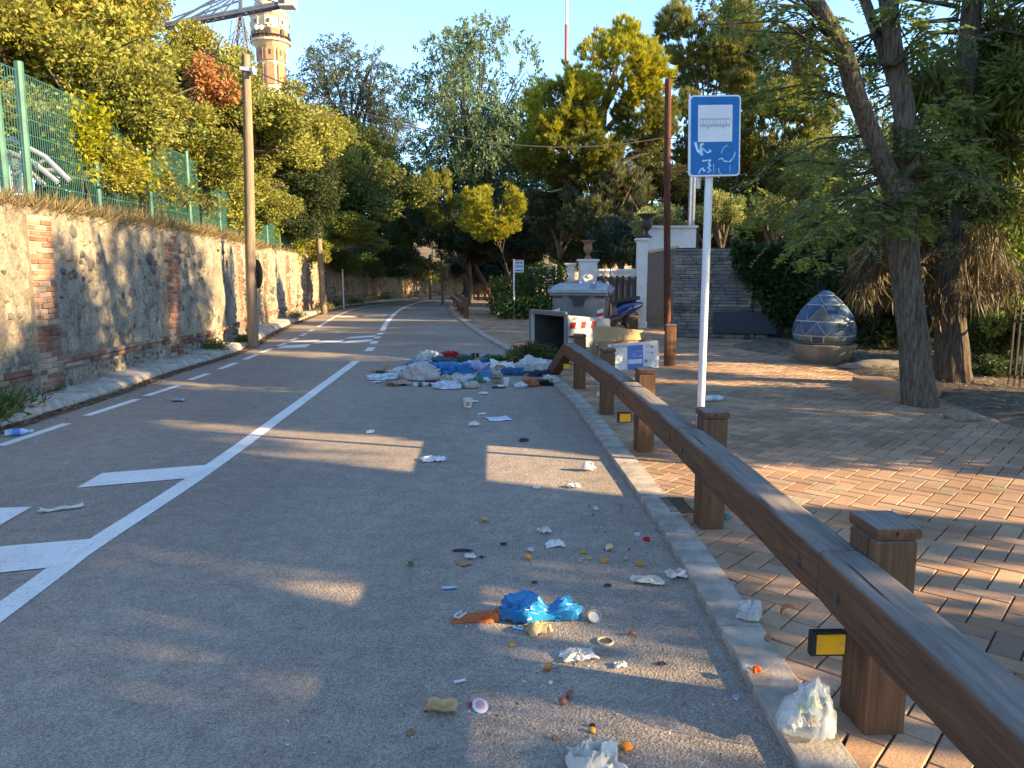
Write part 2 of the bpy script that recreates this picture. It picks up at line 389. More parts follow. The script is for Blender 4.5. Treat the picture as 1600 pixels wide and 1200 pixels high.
for q in ([(120, 763), (160, 740), (338, 726), (318, 746)], [(-90, 905), (-60, 860), (155, 842), (98, 886)], [(-140, 830), (-80, 797), (50, 793), (-20, 833)],
          [(431, 545), (445, 540), (487, 538), (478, 543)], [(448, 536), (462, 532.5), (502, 531), (494, 534.5)], [(487, 537.5), (500, 533.5), (540, 531), (533, 535)], [(530, 537), (545, 532.6), (584, 530), (578, 534)], [(537, 529.5), (546, 527), (588, 524), (583, 527)],
          [(526, 496), (533, 494), (560, 493.5), (556, 495.5)], [(566, 495.5), (572, 493.3), (606, 492.5), (602, 494.5)]): sheet('hatch_bar', polyG(q), 0.0055, M_PAINT, marks)
# ------------------------------------------------------------------ retaining wall on the left
def cum(line):
    c = [0.0]
    for a, b in zip(line, line[1:]): c.append(c[-1] + (b - a).length)
    return c
WC = cum(WALL)
def wall_pt(s, out=0.0):
    j = 0
    lo, hi = 0, len(WC) - 2
    while lo < hi:
        mid = (lo + hi + 1) // 2
        if WC[mid] <= s: lo = mid
        else: hi = mid - 1
    j = lo
    t = (s - WC[j]) / (WC[j + 1] - WC[j]); a, b = WALL[j], WALL[j + 1]; d = (b - a).normalized()
    p = a.lerp(b, t); n = Vector((d.y, -d.x, 0))
    return p + n * out, d, n
def s_at(px):
    """arc length where the wall foot meets this photograph column"""
    best = min(range(len(WALL)), key=lambda i: abs(800 + FPX * WALL[i].x / max(0.5, WALL[i].y * math.cos(PITCH) + CAM_H * math.sin(PITCH)) - px) + (1000 if WALL[i].y < 3 or WALL[i].y > 52 else 0))
    return WC[best]
S0, S1 = s_at(92) - 11.0, WC[-1] - 2
def wall_top(s): return 2.46 + 0.10 * mnoise.noise(Vector((s * 0.35, 1, 0))) + 0.05 * mnoise.noise(Vector((s * 1.9, 4, 0))) - 0.006 * (s - S0)
wall = thing('retaining_wall', 'old cream plaster retaining wall with red brick piers and patches of rubble', 'wall', WALL[0])
wall.location = (0, 0, 0)
ns = int((S1 - S0) / 0.09); nz = 38
V = []; F = []
for i in range(ns + 1):
    s = S0 + (S1 - S0) * i / ns; top = wall_top(s)
    for k in range(nz + 1):
        z = -0.1 + (top + 0.1) * k / nz
        dn = 0.04 * mnoise.noise(Vector((s * 1.3, z * 1.3, 0))) + 0.045 * abs(mnoise.noise(Vector((s * 4, z * 4, 7)))) + 0.022 * mnoise.noise(Vector((s * 9, z * 9, 3))) - 0.03 * max(0, mnoise.noise(Vector((s * 2.2, z * 2.2, 15))) - 0.25) * 2
        if k == nz: dn -= 0.05
        p, d, n = wall_pt(s, dn + 0.015 * (1 - z / 2.5)); V.append((p.x, p.y, z))
    p, d, n = wall_pt(s, -0.5); V.append((p.x, p.y, top - 0.03)); V.append((p.x, p.y, -0.1))
st = nz + 3
for i in range(ns):
    for k in range(nz + 2): F.append((i * st + k, (i + 1) * st + k, (i + 1) * st + k + 1, i * st + k + 1))
link('plaster_face', np_mesh('plaster_face', V, F, M_PLASTER, smooth=True), wall)

# red brick: the near piers and bands brick by brick, the far ones joined
def brick_mesh(col, L, H, D):
    mb = MB().box((0, 0, 0), (L, D, H)); me = bpy.data.meshes.new('brick')
    bm = bmesh.new()
    vs = [bm.verts.new(v) for v in mb.v]
    for f in mb.f: bm.faces.new([vs[i] for i in f])
    bmesh.ops.bevel(bm, geom=[e for e in bm.edges], offset=0.005, segments=1, affect='EDGES')
    bm.to_mesh(me); bm.free(); me.materials.append(M_BRICK)
    a = me.attributes.new('Col', 'FLOAT_COLOR', 'POINT'); a.data.foreach_set('color', list((*col, 1)) * len(me.vertices)); return me
BRC = [(0.27, 0.125, 0.085), (0.31, 0.16, 0.11), (0.23, 0.11, 0.08), (0.29, 0.17, 0.125), (0.35, 0.22, 0.155), (0.20, 0.105, 0.08), (0.37, 0.28, 0.21)]
BM = [brick_mesh(c, 0.235, 0.056, 0.11) for c in BRC]; BMH = [brick_mesh(c, 0.112, 0.056, 0.11) for c in BRC]
far_v, far_f, far_c = [], [], []
n_br = 0
def put_brick(s, z, half, near, rnd):
    global n_br
    out = 0.012 + rnd.uniform(-0.012, 0.012)
    p, d, n = wall_pt(s, out); rz = math.atan2(d.y, d.x); k = rnd.randrange(7)
    if near and n_br < 298:
        link('brick', (BMH if half else BM)[k], wall, (p.x, p.y, z), (rnd.uniform(-.02, .02), rnd.uniform(-.015, .015), rz)); n_br += 1
    else:
        L = (0.112 if half else 0.235) / 2; b = len(far_v)
        for dz in (-0.028, 0.028):
            for a_, o_ in ((-L, -0.05), (L, -0.05), (L, 0.055), (-L, 0.055)):
                q = p + d * a_ + n * o_; far_v.append((q.x, q.y, z + dz)); far_c.append(BRC[k])
        far_f.extend([(b, b + 1, b + 5, b + 4), (b + 1, b + 2, b + 6, b + 5), (b + 2, b + 3, b + 7, b + 6), (b + 3, b, b + 4, b + 7), (b + 4, b + 5, b + 6, b + 7), (b, b + 3, b + 2, b + 1)])
PIERS = [s_at(92)]
sp2 = s_at(276); sp3 = s_at(377); PIERS += [sp2, sp3]
step = 3.9
PIERS = [PIERS[0] - 3.9] + PIERS + [sp3 + step * k for k in range(1, 9)]
rb = random.Random(3)
mort = MB()
for pi, s in enumerate(PIERS):
    near = 1 <= pi <= 3
    p, d, n = wall_pt(s, -0.03); rz = math.atan2(d.y, d.x); H = wall_top(s) - 0.12
    mort.box((p.x, p.y, H / 2 + 0.02), (0.50, 0.16, H), Matrix.Rotation(rz, 3, 'Z'))
    for c in range(int(H / 0.067)):
        z = 0.05 + c * 0.067
        if rb.random() < 0.03 and c > 20: continue
        if c % 2 == 0: put_brick(s - 0.124, z, False, near, rb); put_brick(s + 0.124, z, False, near, rb)
        else: put_brick(s - 0.186, z, True, near, rb); put_brick(s, z, False, near, rb); put_brick(s + 0.186, z, True, near, rb)
for pi in range(len(PIERS) - 1):
    zb = 0.36 + 0.05 * (pi % 2)
    a, b = PIERS[pi] + 0.30, PIERS[pi + 1] - 0.28
    for c in range(2):
        s = a + (0.06 if c else 0.12)
        while s < b:
            if rb.random() < 0.86: put_brick(s, zb + 0.067 * c, False, pi in (1,), rb)
            s += 0.25
mort.build('pier_mortar', pm('brick_mortar', (0.36, 0.30, 0.23), (0.24, 0.2, 0.15), 8, 0.95, 0.5, 40), wall)
o = link('brick', np_mesh('far_bricks', far_v, far_f, M_BRICK, np.array(far_c)), wall); o['kind'] = 'stuff'
# rubble stones showing through the plaster
def stone_mesh(seed, col):
    bm = bmesh.new(); bmesh.ops.create_icosphere(bm, subdivisions=1, radius=1.0)
    for v in bm.verts:
        v.co *= 1 + 0.34 * mnoise.noise(v.co * 1.4 + Vector((seed * 5.1, 0, 0))); v.co.y *= 0.32
    me = bpy.data.meshes.new('stone'); bm.to_mesh(me); bm.free(); me.materials.append(M_STONE)
    a = me.attributes.new('Col', 'FLOAT_COLOR', 'POINT'); a.data.foreach_set('color', list((*col, 1)) * len(me.vertices)); return me
SM = [stone_mesh(i, c) for i, c in enumerate([(0.15, 0.125, 0.10), (0.20, 0.165, 0.13), (0.11, 0.10, 0.09), (0.24, 0.20, 0.16), (0.17, 0.13, 0.09), (0.13, 0.12, 0.11), (0.28, 0.24, 0.19)])]
rs = random.Random(21); n_st = 0; placed = []
fs_v, fs_f, fs_c = [], [], []
tries = 0
while tries < 26000:
    tries += 1
    s = rs.uniform(PIERS[0], PIERS[-1] if tries > 19000 else PIERS[4]); z = abs(rs.gauss(0, 0.75)) + 0.06
    if any(abs(s - q) < 0.42 for q in PIERS) or z > wall_top(s) - 0.25: continue
    patch = mnoise.noise(Vector((s * 0.55, z * 0.8, 31)))
    if not ((z < 0.34) or patch > 0.07 or (z < 1.1 and patch > -0.12) or rs.random() < 0.012): continue
    w = rs.choice((rs.uniform(0.035, 0.07), rs.uniform(0.06, 0.15))); h = w * rs.uniform(0.55, 1.1)
    if z < 0.55 and z + h > 0.33 and z - h < 0.52: continue
    if any(abs(s - a) < (w + c) * 0.9 and abs(z - b) < (h + e) * 0.9 for a, b, c, e in placed): continue
    placed.append((s, z, w, h)); p, d, n = wall_pt(s, -0.0); rz = math.atan2(d.y, d.x); me = SM[rs.randrange(7)]
    if n_st < 299: link('stone', me, wall, (p.x, p.y, z), (0, rs.uniform(-.5, .5), rz), (w, 0.13, h)); n_st += 1
    else:
        Mx = Matrix.Translation((p.x, p.y, z)) @ Matrix.Rotation(rz, 4, 'Z') @ Matrix.Diagonal((w, 0.13, h, 1)); b = len(fs_v); fs_v.extend(tuple(Mx @ v.co) for v in me.vertices); fs_f.extend(tuple(i + b for i in q.vertices) for q in me.polygons); fs_c.extend([me.attributes['Col'].data[0].color[:3]] * len(me.vertices))
if fs_v: o = link('stone', np_mesh('far_stones', fs_v, fs_f, M_STONE, np.array(fs_c)), wall); o['kind'] = 'stuff'
# concrete kerb at the wall foot, block by block
kb = thing('kerb', None, None); kb['kind'] = 'structure'; kb['label'] = 'pale concrete kerb at the foot of the plaster wall'
LC = cum(LEFT)
rk = random.Random(5)
i = 0
while i < len(LEFT) - 3:
    a, b = LEFT[i], LEFT[i + 2]
    if a.y > 50: break
    d = (b - a); L = d.length; d.normalize(); nrm = Vector((d.y, -d.x, 0)); hgt = 0.13 + rk.uniform(-0.02, 0.025); wd = 0.56
    c = (a + b) / 2 - nrm * (0.26 + wd / 2)
    blk = MB().prism([(-wd / 2, -0.05), (wd / 2 - 0.16, -0.05), (wd / 2 - 0.16, 0), (wd / 2 - 0.16, 0)][:2] + [(wd / 2 - 0.16, 0.0)] + [(wd / 2, 0.0), (wd / 2, 0.05), (wd / 2 - 0.05, hgt - 0.02), (wd / 2 - 0.10, hgt), (-wd / 2, hgt + 0.02)], -L / 2 + 0.006, L / 2 - 0.006, M=Matrix(((1, 0, 0), (0, 0, 1), (0, 1, 0))))
    ob = blk.build('kerb_block', M_CONC, kb, smooth=True, loc=(c.x, c.y, 0), rot=(0, 0, math.atan2(d.y, d.x) - math.pi / 2 + rk.uniform(-.01, .01)), angle=50)
    ob.location.z = rk.uniform(-0.012, 0.008)
    i += 2
# leaf litter in the gutter
def flakes(n, fn, size, cols, rng, lift=0.012):
    V = []; F = []; C = []
    for i in range(n):
        p = fn(rng); a = rng.uniform(0, 6.3); L = size * rng.uniform(0.5, 1.5); w = L * rng.uniform(0.35, 0.8); u = Vector((math.cos(a), math.sin(a), rng.uniform(-.25, .25))); v = Vector((-math.sin(a), math.cos(a), rng.uniform(-.3, .3)))
        b = len(V); q = Vector(p) + Vector((0, 0, lift * rng.uniform(0.3, 1.5)))
        for k in (u * L, v * w * 0.6, -u * L, -v * w * 0.6): V.append(tuple(q + k * 0.5))
        F.append((b, b + 1, b + 2, b + 3)); c = rng.choice(cols); C += [c] * 4
    return V, F, C
M_FLAKE = leafmat('dry_leaf_litter', (1, 1, 1), 0.1, 0.8)
def gut(r):
    i = r.randrange(8, 75); p = LEFT[i].lerp(LEFT[i + 1], r.random()); return p + Vector((-0.27 + abs(r.gauss(0, 0.12)), 0, 0.006))
gl = [p for p in offset(LEFT, -0.17) if p.y < 42]
ribbon('gutter_dirt', gl, 0.2, 0.004, pm('gutter_earth', (0.16, 0.10, 0.06), (0.07, 0.05, 0.036), 16, 0.97, 0.8, 60, 0.01, detail=8), kb)
V, F, C = flakes(6500, gut, 0.06, [(0.22, 0.10, 0.05), (0.30, 0.16, 0.08), (0.14, 0.08, 0.05), (0.35, 0.24, 0.12), (0.10, 0.07, 0.05)], random.Random(8))
tag(link('leaf_litter', np_mesh('leaf_litter', V, F, M_FLAKE, np.array(C))), 'brown fallen leaves lying in the gutter below the plaster wall', 'leaves', None, 'stuff')

# ------------------------------------------------------------------ green mesh fence above the wall
fence = thing('mesh_fence', 'green welded wire fence on posts along the top of the plaster wall', 'fence')
def fence_pt(s): p, d, n = wall_pt(s, -0.42); return p, d
def s_fence(px, dlo=6):
    best = min((abs(800 + FPX * fence_pt(q)[0].x / max(.5, fence_pt(q)[0].y * math.cos(PITCH) - 1.7 * math.sin(PITCH)) - px), q) for q in [S0 + 0.1 * k for k in range(int((S1 - S0) / 0.1))] if dlo < fence_pt(q)[0].y < 50)
    return best[1]
post_s = [s_fence(p) for p in (5, 40, 150, 232, 295, 343)]
post_s = [post_s[0] - 2.0] + post_s
while post_s[-1] < S1 - 4: post_s.append(post_s[-1] + 2.15)
pole_v = MB()
for i, s in enumerate(post_s):
    p, d = fence_pt(s); z0 = 2.2; top = (4.25 if i < 3 else 4.08) - 0.012 * (s - post_s[0]); lean = R.uniform(-0.03, 0.03)
    MB().tube([(p.x, p.y, z0), (p.x + lean, p.y + lean, top)], 0.055 if i < 3 else 0.04, 8).build('post', M_GREENMETAL, fence, smooth=True)
    if i + 1 < len(post_s):
        q, d2 = fence_pt(post_s[i + 1]); L = (q - p).length; w = MB(); nw = max(3, int(L / 0.055)); zt = top - 0.12
        if p.y > 30: nw = nw // 2
        for k in range(1, nw):
            c = p.lerp(q, k / nw); w.bar((c.x, c.y, 2.5), (c.x, c.y, zt), 0.007)
        for zz in [2.55 + 0.2 * j for j in range(int((zt - 2.5) / 0.2))] + [zt]: w.bar((p.x, p.y, zz), (q.x, q.y, zz), 0.008)
        w.build('wire_panel', M_GREENMETAL, fence)
# bent metal tube frame behind the fence
tb = thing('tube_frame', 'grey metal frame of bent tubes standing behind the green fence', 'metal frame', at(30, 280, 10.4))
def loc(o, p): return Vector(p) - o.location
for k, (a, b, c, e) in enumerate([((-70, 225), (20, 218), (70, 245), (108, 282)), ((-60, 240), (10, 236), (50, 252), (90, 285)), ((-60, 262), (10, 246), (40, 262), (70, 290))]):
    D = 10.2 + 0.25 * k; MB().tube([loc(tb, at(*q, D)) for q in (a, b, c, e)], 0.035, 8).build('tube', M_GALV, tb, smooth=True)
for (a, b) in (((14, 236), (18, 300)), ((32, 236), (36, 300)), ((0, 262), (90, 266)), ((5, 280), (70, 250))):
    MB().tube([loc(tb, at(*a, 10.5)), loc(tb, at(*b, 10.5))], 0.022, 6).build('tube', M_GALV, tb, smooth=True)
MB().box(loc(tb, at(26, 275, 10.6)), (0.32, 0.05, 0.45)).build('panel', M_GALV, tb)

# ------------------------------------------------------------------ wooden poles and cables
def pole(name, label, base, top, r0, r1, mat, extras=None):
    t = thing(name, label, 'pole', base); k = Vector(top) - Vector(base)
    MB().tube([Vector((0, 0, -0.2)), k * 0.33 + Vector((R.uniform(-.02, .02), 0, 0)), k * 0.66 + Vector((R.uniform(-.03, .03), 0, 0)), k], [r0, r0 * .93, (r0 + r1) / 2, r1], 12).build('shaft', mat, t, smooth=True)
    return t
b1 = G(396, 543); P1T = at(384, 86, b1.y)
p1 = pole('utility_pole', 'tall weathered wooden utility pole on the kerb by the plaster wall', b1, P1T, 0.115, 0.085, M_POLE)
MB().bar(loc(p1, P1T + Vector((-.1, -.1, -.28))), loc(p1, P1T + Vector((.22, -.05, -.32))), 0.07).build('bracket', M_GALV, p1)
MB().tube([loc(p1, P1T + Vector((.16, -.09, -.25))), loc(p1, P1T + Vector((.2, -.12, -.42)))], 0.035, 8).build('insulator', M_WHITEWALL, p1, smooth=True)
b2 = G(507, 491); P2T = at(488, 247, b2.y); b2.z = 0.05
p2 = pole('utility_pole', 'leaning bare wooden pole rising from dry weeds at the wall foot', b2, P2T, 0.12, 0.09, M_POLE)
b3 = G(673, 468); P3T = at(672, 398, b3.y)
pole('utility_pole', 'thin brown wooden pole in front of the far pale wall end', b3, P3T, 0.10, 0.08, M_POLE)
b4 = G(1043, 519); P4T = at(1044, 124, b4.y)
p4 = pole('utility_pole', 'dark reddish wooden pole standing before the slate wall and brown gate', b4, P4T, 0.098, 0.085, M_RUST)
for yy in (196, 226, 243): MB().box(loc(p4, at(1053, yy, b4.y)), (0.07, 0.07, 0.09)).build('clamp', M_BARKD, p4)
thin = G(537, 482); tp = thing('marker_pole', 'thin white marker pole at the foot of the plaster wall', 'pole', thin)
MB().tube([(0, 0, -.1), (0, 0, 1.72)], 0.03, 8).build('shaft', M_WHITEWALL, tp, smooth=True)
def cable(label, a, b, sag, r=0.014, n=24):
    a, b = Vector(a), Vector(b); pts = [a.lerp(b, i / n) + Vector((0, 0, -sag * 4 * (i / n) * (1 - i / n))) for i in range(n + 1)]
    mid = pts[0]; o = MB().tube([p - mid for p in pts], r, 5).build('overhead_cable', pm('cable_black', (0.03, 0.03, 0.032)), None, smooth=True, loc=mid)
    return tag(o, label, 'cable')
cable('black cable sagging from the kerb utility pole to the reddish pole', P1T + Vector((.15, 0, -.3)), at(1041, 214, b4.y), 0.75)
cable('thin stay wire slanting down from the reddish pole towards the pillars', at(1041, 190, b4.y), at(962, 288, 27), 0.05, 0.008)
cable('thin cable rising from the leaning wooden pole into the hillside trees', P2T + Vector((0, 0, -.1)), at(452, 205, 33), 0.1, 0.012)
cable('dark cable crossing the robinia crown towards the creeper covered tree', at(1041, 216, b4.y), at(1640, -20, 12), 0.6, 0.012)
cable('black cable from the kerb pole into the leafy hillside crown', P1T + Vector((0, 0, -.3)), at(236, 12, 20), 0.2, 0.012)
ds = at(402, 428, b1.y + 0.15)
sg = thing('round_sign', 'dark round traffic sign seen from the side on the kerb pole', 'sign', ds)
MB().lathe([(0.30, -0.012), (0.31, 0), (0.30, 0.012)], 28, M=Matrix.Rotation(math.radians(90), 3, 'Y') @ Matrix.Identity(3)).build('disc', pm('sign_back', (0.07, 0.07, 0.075)), sg, smooth=True, rot=(0, 0, math.radians(38)))
MB().bar((-0.13, -0.12, 0), (0.0, 0.0, 0), 0.04).build('bracket', M_GALV, sg)

# ------------------------------------------------------------------ paved terrace
edge_out = offset(RIGHT, 0.19 + 0.0)
ter_poly = [p for p in offset(RIGHT, 0.15) if -5.9 < p.y < 48]
far_end = ter_poly[-1]
ter_poly += [Vector((6.5, 46.8, 0)), Vector((5.5, 36, 0)), Vector((2.2, 31, 0)), Vector((2.0, 27.5, 0)), Vector((4.0, 26, 0)), Vector((4.6, 21.9, 0)), Vector((5.2, 19, 0)), Vector((5.6, 17.6, 0))] + TERR_R[::-1] + [Vector((5.35, 6.5, 0)), Vector((5.7, 4, 0)), Vector((6.0, 0, 0)), Vector((6.0, -5.9, 0))]
pave = tag(sheet('pavement', ter_poly, 0.012, M_MORTAR), 'terrace of red clay pavers laid in herringbone beside the road', None, None, 'structure')
tp2 = [(p.x, p.y) for p in ter_poly]
def inside(x, y, poly):
    c = False; j = len(poly) - 1
    for i in range(len(poly)):
        xi, yi = poly[i]; xj, yj = poly[j]
        if (yi > y) != (yj > y) and x < (xj - xi) * (y - yi) / (yj - yi) + xi: c = not c
        j = i
    return c
PW = 0.122; ang = math.radians(49); ex = Vector((math.sin(math.radians(131)) , math.cos(math.radians(131)), 0)); ey = Vector((math.sin(math.radians(41)), math.cos(math.radians(41)), 0))
allb = []
rp = random.Random(12)
org = Vector((3, 12, 0))
NR = 190
for gx in range(-NR, NR):
    for gy in range(-NR, NR):
        k = (gx - gy) % 4
        if k == 0: cx, cy, vert = gx + 1.0, gy + 0.5, False
        elif k == 2: cx, cy, vert = gx + 0.5, gy + 0.0, True
        else: continue
        p = org + ex * (cx * PW) + ey * (cy * PW)
        if p.y < 0.8 or p.y > 30 or p.x < (-0.6 if p.y < 13 else -3.6) or p.x > 7: continue
        if abs(p.x) > p.y * 0.70 + 0.6: continue
        if inside(p.x - .12, p.y, tp2) or inside(p.x + .17, p.y, tp2): allb.append((p, vert))
PCOL = [(0.40, 0.235, 0.14), (0.43, 0.26, 0.155), (0.36, 0.215, 0.13), (0.45, 0.285, 0.18), (0.38, 0.22, 0.125), (0.41, 0.27, 0.175), (0.34, 0.21, 0.135), (0.47, 0.29, 0.17)]
hl, hw, ch, th = PW - 0.0035, PW / 2 - 0.0035, 0.004, 0.018
def paver_verts(): return [(-hl, -hw, 0), (hl, -hw, 0), (hl, hw, 0), (-hl, hw, 0), (-hl, -hw, th - ch), (hl, -hw, th - ch), (hl, hw, th - ch), (-hl, hw, th - ch), (-hl + ch, -hw + ch, th), (hl - ch, -hw + ch, th), (hl - ch, hw - ch, th), (-hl + ch, hw - ch, th)]
PF = [(8, 9, 10, 11)] + [(a, (a + 1) % 4, 4 + (a + 1) % 4, 4 + a) for a in range(4)] + [(4 + a, 4 + (a + 1) % 4, 8 + (a + 1) % 4, 8 + a) for a in range(4)]
PM = []
for c in PCOL: PM.append(np_mesh('brick', paver_verts(), PF, M_PAVER, np.array([c] * 12)))
allb.sort(key=lambda q: q[0].length + (100 if (q[0].x / max(q[0].y, .1) > 0.69 or q[0].y < 1.95) else 0))
base_rot = math.atan2(ex.y, ex.x)
SV, SF, SC = [], [], []
PV = np.array(paver_verts())
KX = offset(RIGHT, 0.13); KXY = sorted((q.y, q.x) for q in KX if q.y < 36)
def kerb_x(y): return float(np.interp(y, [k[0] for k in KXY], [k[1] for k in KXY]))
for i, (p, vert) in enumerate(allb):
    rz = base_rot + (math.pi / 2 if vert else 0) + rp.uniform(-.008, .008); z = 0.012 + rp.uniform(-0.0015, 0.0015); k = rp.randrange(8)
    tilt = (rp.uniform(-.008, .008), rp.uniform(-.005, .005))
    lim = kerb_x(p.y)
    if p.x < lim + 0.16:                                   # cut along the kerb strip
        c, s_ = math.cos(rz), math.sin(rz); q = np.empty((12, 3)); q[:, 0] = np.maximum(PV[:, 0] * c - PV[:, 1] * s_ + p.x, lim); q[:, 1] = PV[:, 0] * s_ + PV[:, 1] * c + p.y; q[:, 2] = PV[:, 2] + z
        if q[:, 0].max() < lim + .03: continue
        if i < 300: link('brick', np_mesh('brick', q - np.array([p.x, p.y, 0]), PF, M_PAVER, np.array([PCOL[k]] * 12)), pave, (p.x, p.y, 0))
        else: SF.append(np.array(PF) + len(SV) * 12); SV.append(q); SC.append(np.tile(np.array(PCOL[k]), (12, 1)))
    elif i < 300: link('brick', PM[k], pave, (p.x, p.y, z), (tilt[0], tilt[1], rz))
    else:
        c, s_ = math.cos(rz), math.sin(rz); b = len(SV) * 12
        q = np.empty((12, 3)); q[:, 0] = PV[:, 0] * c - PV[:, 1] * s_ + p.x; q[:, 1] = PV[:, 0] * s_ + PV[:, 1] * c + p.y; q[:, 2] = PV[:, 2] + z + PV[:, 1] * tilt[0] - PV[:, 0] * tilt[1]
        SV.append(q); SF.append(np.array(PF) + b); f = rp.uniform(0.9, 1.08); SC.append(np.tile(np.array(PCOL[k]) * f, (12, 1)))
o = link('brick', np_mesh('far_pavers', np.concatenate(SV), np.concatenate(SF), M_PAVER, np.concatenate(SC)), pave); o['kind'] = 'stuff'
sheet('far_paving', [Vector(p) for p in ((-3.6, 27.2, 0), (2.0, 27.2, 0), (2.4, 31, 0), (5.5, 36, 0), (6.4, 46, 0), (0.5, 46, 0), (-3.3, 42, 0), (-3.9, 34, 0))] if False else [p for p in ter_poly if p.y > 26.8 and p.x < 7], 0.02, pm('far_clay_paving', (0.33, 0.21, 0.145), (0.26, 0.165, 0.115), 3, 0.9), pave)
# chalk-like green marks sprayed on the pavers
for px, py, w, h in ((1240, 783, 0.20, 0.13), (1272, 776, 0.10, 0.05), (1485, 767, 0.16, 0.10), (1560, 762, 0.14, 0.05), (1310, 765, 0.2, 0.07)):
    c = G(px, py, 0.0345); rr = random.Random(px)
    sheet('spray_mark', [c + Vector((w / 2 * math.cos(a) * rr.uniform(.5, 1.1), h * math.sin(a) * rr.uniform(.5, 1.1), 0)) for a in [k * math.pi / 7 for k in range(14)]], 0.0335, MATS.get('spray') or clear_plastic('spray', (0.30, 0.48, 0.36), 0.22, 0.9), pave)
# flush kerb strip of pale concrete blocks
ks = thing('kerb', None, None); ks['kind'] = 'structure'; ks['label'] = 'flush pale concrete kerb strip between asphalt and pavers'
RI = resample(RIGHT, 0.25); rk = random.Random(9)
i = 0
while i < len(RI) - 3:
    nseg = rk.choice((1, 2, 2, 2, 3)) if RI[i].y < 14 else 4
    if i + nseg >= len(RI): break
    a, b = RI[i], RI[i + nseg]; i += nseg
    if b.y < -3 or (a.y > 47 and a.x > 3): continue
    d = b - a; L = d.length; d.normalize(); nr = Vector((d.y, -d.x, 0)); c = (a + b) / 2 + nr * 0.095
    ob = MB().box((0, 0, 0), (0.19, L - 0.006, 0.10)).build('kerb_block', M_CONC, ks, bevel=0.006, loc=(c.x, c.y, -0.012 + rk.uniform(-.003, .003)), rot=(rk.uniform(-.004, .004), rk.uniform(-.01, .01), math.atan2(d.y, d.x) - math.pi / 2))
# drain grate by the post foot
gp = G(1058, 790, 0.03); gt = tag(thing('drain_grate', 'small rusty drain grate set between kerb strip and pavers', 'grate', gp, math.radians(2)))
for k in range(8): MB().box((-0.07 + 0.02 * k, 0, 0.004), (0.009, 0.30, 0.012)).build('bar', pm('rusty_iron', (0.17, 0.10, 0.06), (0.09, 0.06, 0.04), 30, 0.9), gt)
MB().box((0, -.155, 0.004), (0.17, 0.012, 0.014)).box((0, .155, 0.004), (0.17, 0.012, 0.014)).build('frame', MATS['rusty_iron'], gt)

# ------------------------------------------------------------------ wooden guard rail
rail = thing('guard_rail', 'brown wooden guard rail of square posts and long beams beside the kerb', 'guard rail', G(1355, 1160))
rail.location = (0, 0, 0)
posts = [Vector((1.27, 0.55, 0)), G(1378, 1160), G(1112, 835), G(1008, 712), G(949, 652), G(906, 611)]
posts = [Vector((p.x, p.y + 0.09, 0.02)) for p in posts]
rd = math.radians(2.0)
for i, p in enumerate(posts):
    h = 0.70
    MB().box((0, 0, h / 2 - 0.05), (0.145, 0.185, h + 0.1)).build('post', M_WOODZ, rail, smooth=True, bevel=0.012, seg=2, loc=p, rot=(R.uniform(-.01, .01), R.uniform(-.01, .01), rd + R.uniform(-.04, .04)))
    MB().box((0, 0, h + 0.026), (0.160, 0.2, 0.046)).build('post_cap', M_WOODY, rail, smooth=True, bevel=0.014, seg=2, loc=p, rot=(0, 0, rd + R.uniform(-.03, .03)))
def beam_mesh(L, name='beam'):
    w, h, r = 0.15, 0.178, 0.022
    prof = []
    for cx, cz, a0 in ((w / 2 - .012, -h / 2 + .012, -90), (w / 2 - r, h / 2 - r, 0), (-w / 2 + r, h / 2 - r, 90), (-w / 2 + .012, -h / 2 + .012, 180)):
        rr = .012 if cz < 0 else r
        for k in range(4):
            a = math.radians(a0 + 30 * k); prof.append((cx + rr * math.cos(a), cz + rr * math.sin(a)))
    n = len(prof); ny = max(6, int(L / 0.12)); mb = MB(); vs = []; fs = []
    sd_ = R.uniform(0, 50)
    for j in range(ny + 1):
        y = -L / 2 + L * j / ny
        k0 = 0.965 if j in (0, ny) else 1
        for (x, z) in prof:
            w_ = 0.0035 * mnoise.noise(Vector((x * 20 + sd_, y * 2.2, z * 20))); vs.append((x * k0 + w_, y, z * k0 + w_))
    for j in range(ny):
        for k in range(n): fs.append((j * n + k, j * n + (k + 1) % n, (j + 1) * n + (k + 1) % n, (j + 1) * n + k)[::-1])
    fs.append(tuple(range(n))); fs.append(tuple(ny * n + k for k in range(n))[::-1])
    mb.add(vs, fs); return mb
BX = -0.145
def beam_line(i): return posts[i] + Vector((BX, 0.0, 0.545))
M_BOLT = pm('bolt_head', (0.10, 0.07, 0.05), (0.05, 0.04, 0.035), 20, 0.6)
for i in range(len(posts) - 1):
    a, b = beam_line(i), beam_line(i + 1); d = b - a; L = d.length - 0.008
    q = d.to_track_quat('Y', 'Z').to_euler(); c = (a + b) / 2 + Vector((0, 0, R.uniform(-.006, .006)))
    o = beam_mesh(L).build('beam', M_WOODY, rail, smooth=True, loc=c, rot=(q.x, q.y, q.z))
    for yy in (-L / 2 + 0.16, L / 2 - 0.16):
        MB().lathe([(0.021, -0.004), (0.021, 0.003), (0.016, 0.006)], 14, (-0.0755, yy, -0.012), M=Matrix.Rotation(math.radians(-90), 3, 'Y')).build('bolt', M_BOLT, o, smooth=True)
    # spacer block between beam and post
    MB().box((0, 0, 0), (0.07, 0.13, 0.15)).build('spacer', M_WOODZ, rail, loc=posts[i + 1] + Vector((-0.06, 0, 0.545)), rot=(0, 0, rd))
a = beam_line(5) + Vector((0, 0.02, 0)); b = G(866, 588) + Vector((-0.02, 0.25, 0.02)); d = b - a; q = d.to_track_quat('Y', 'Z').to_euler()
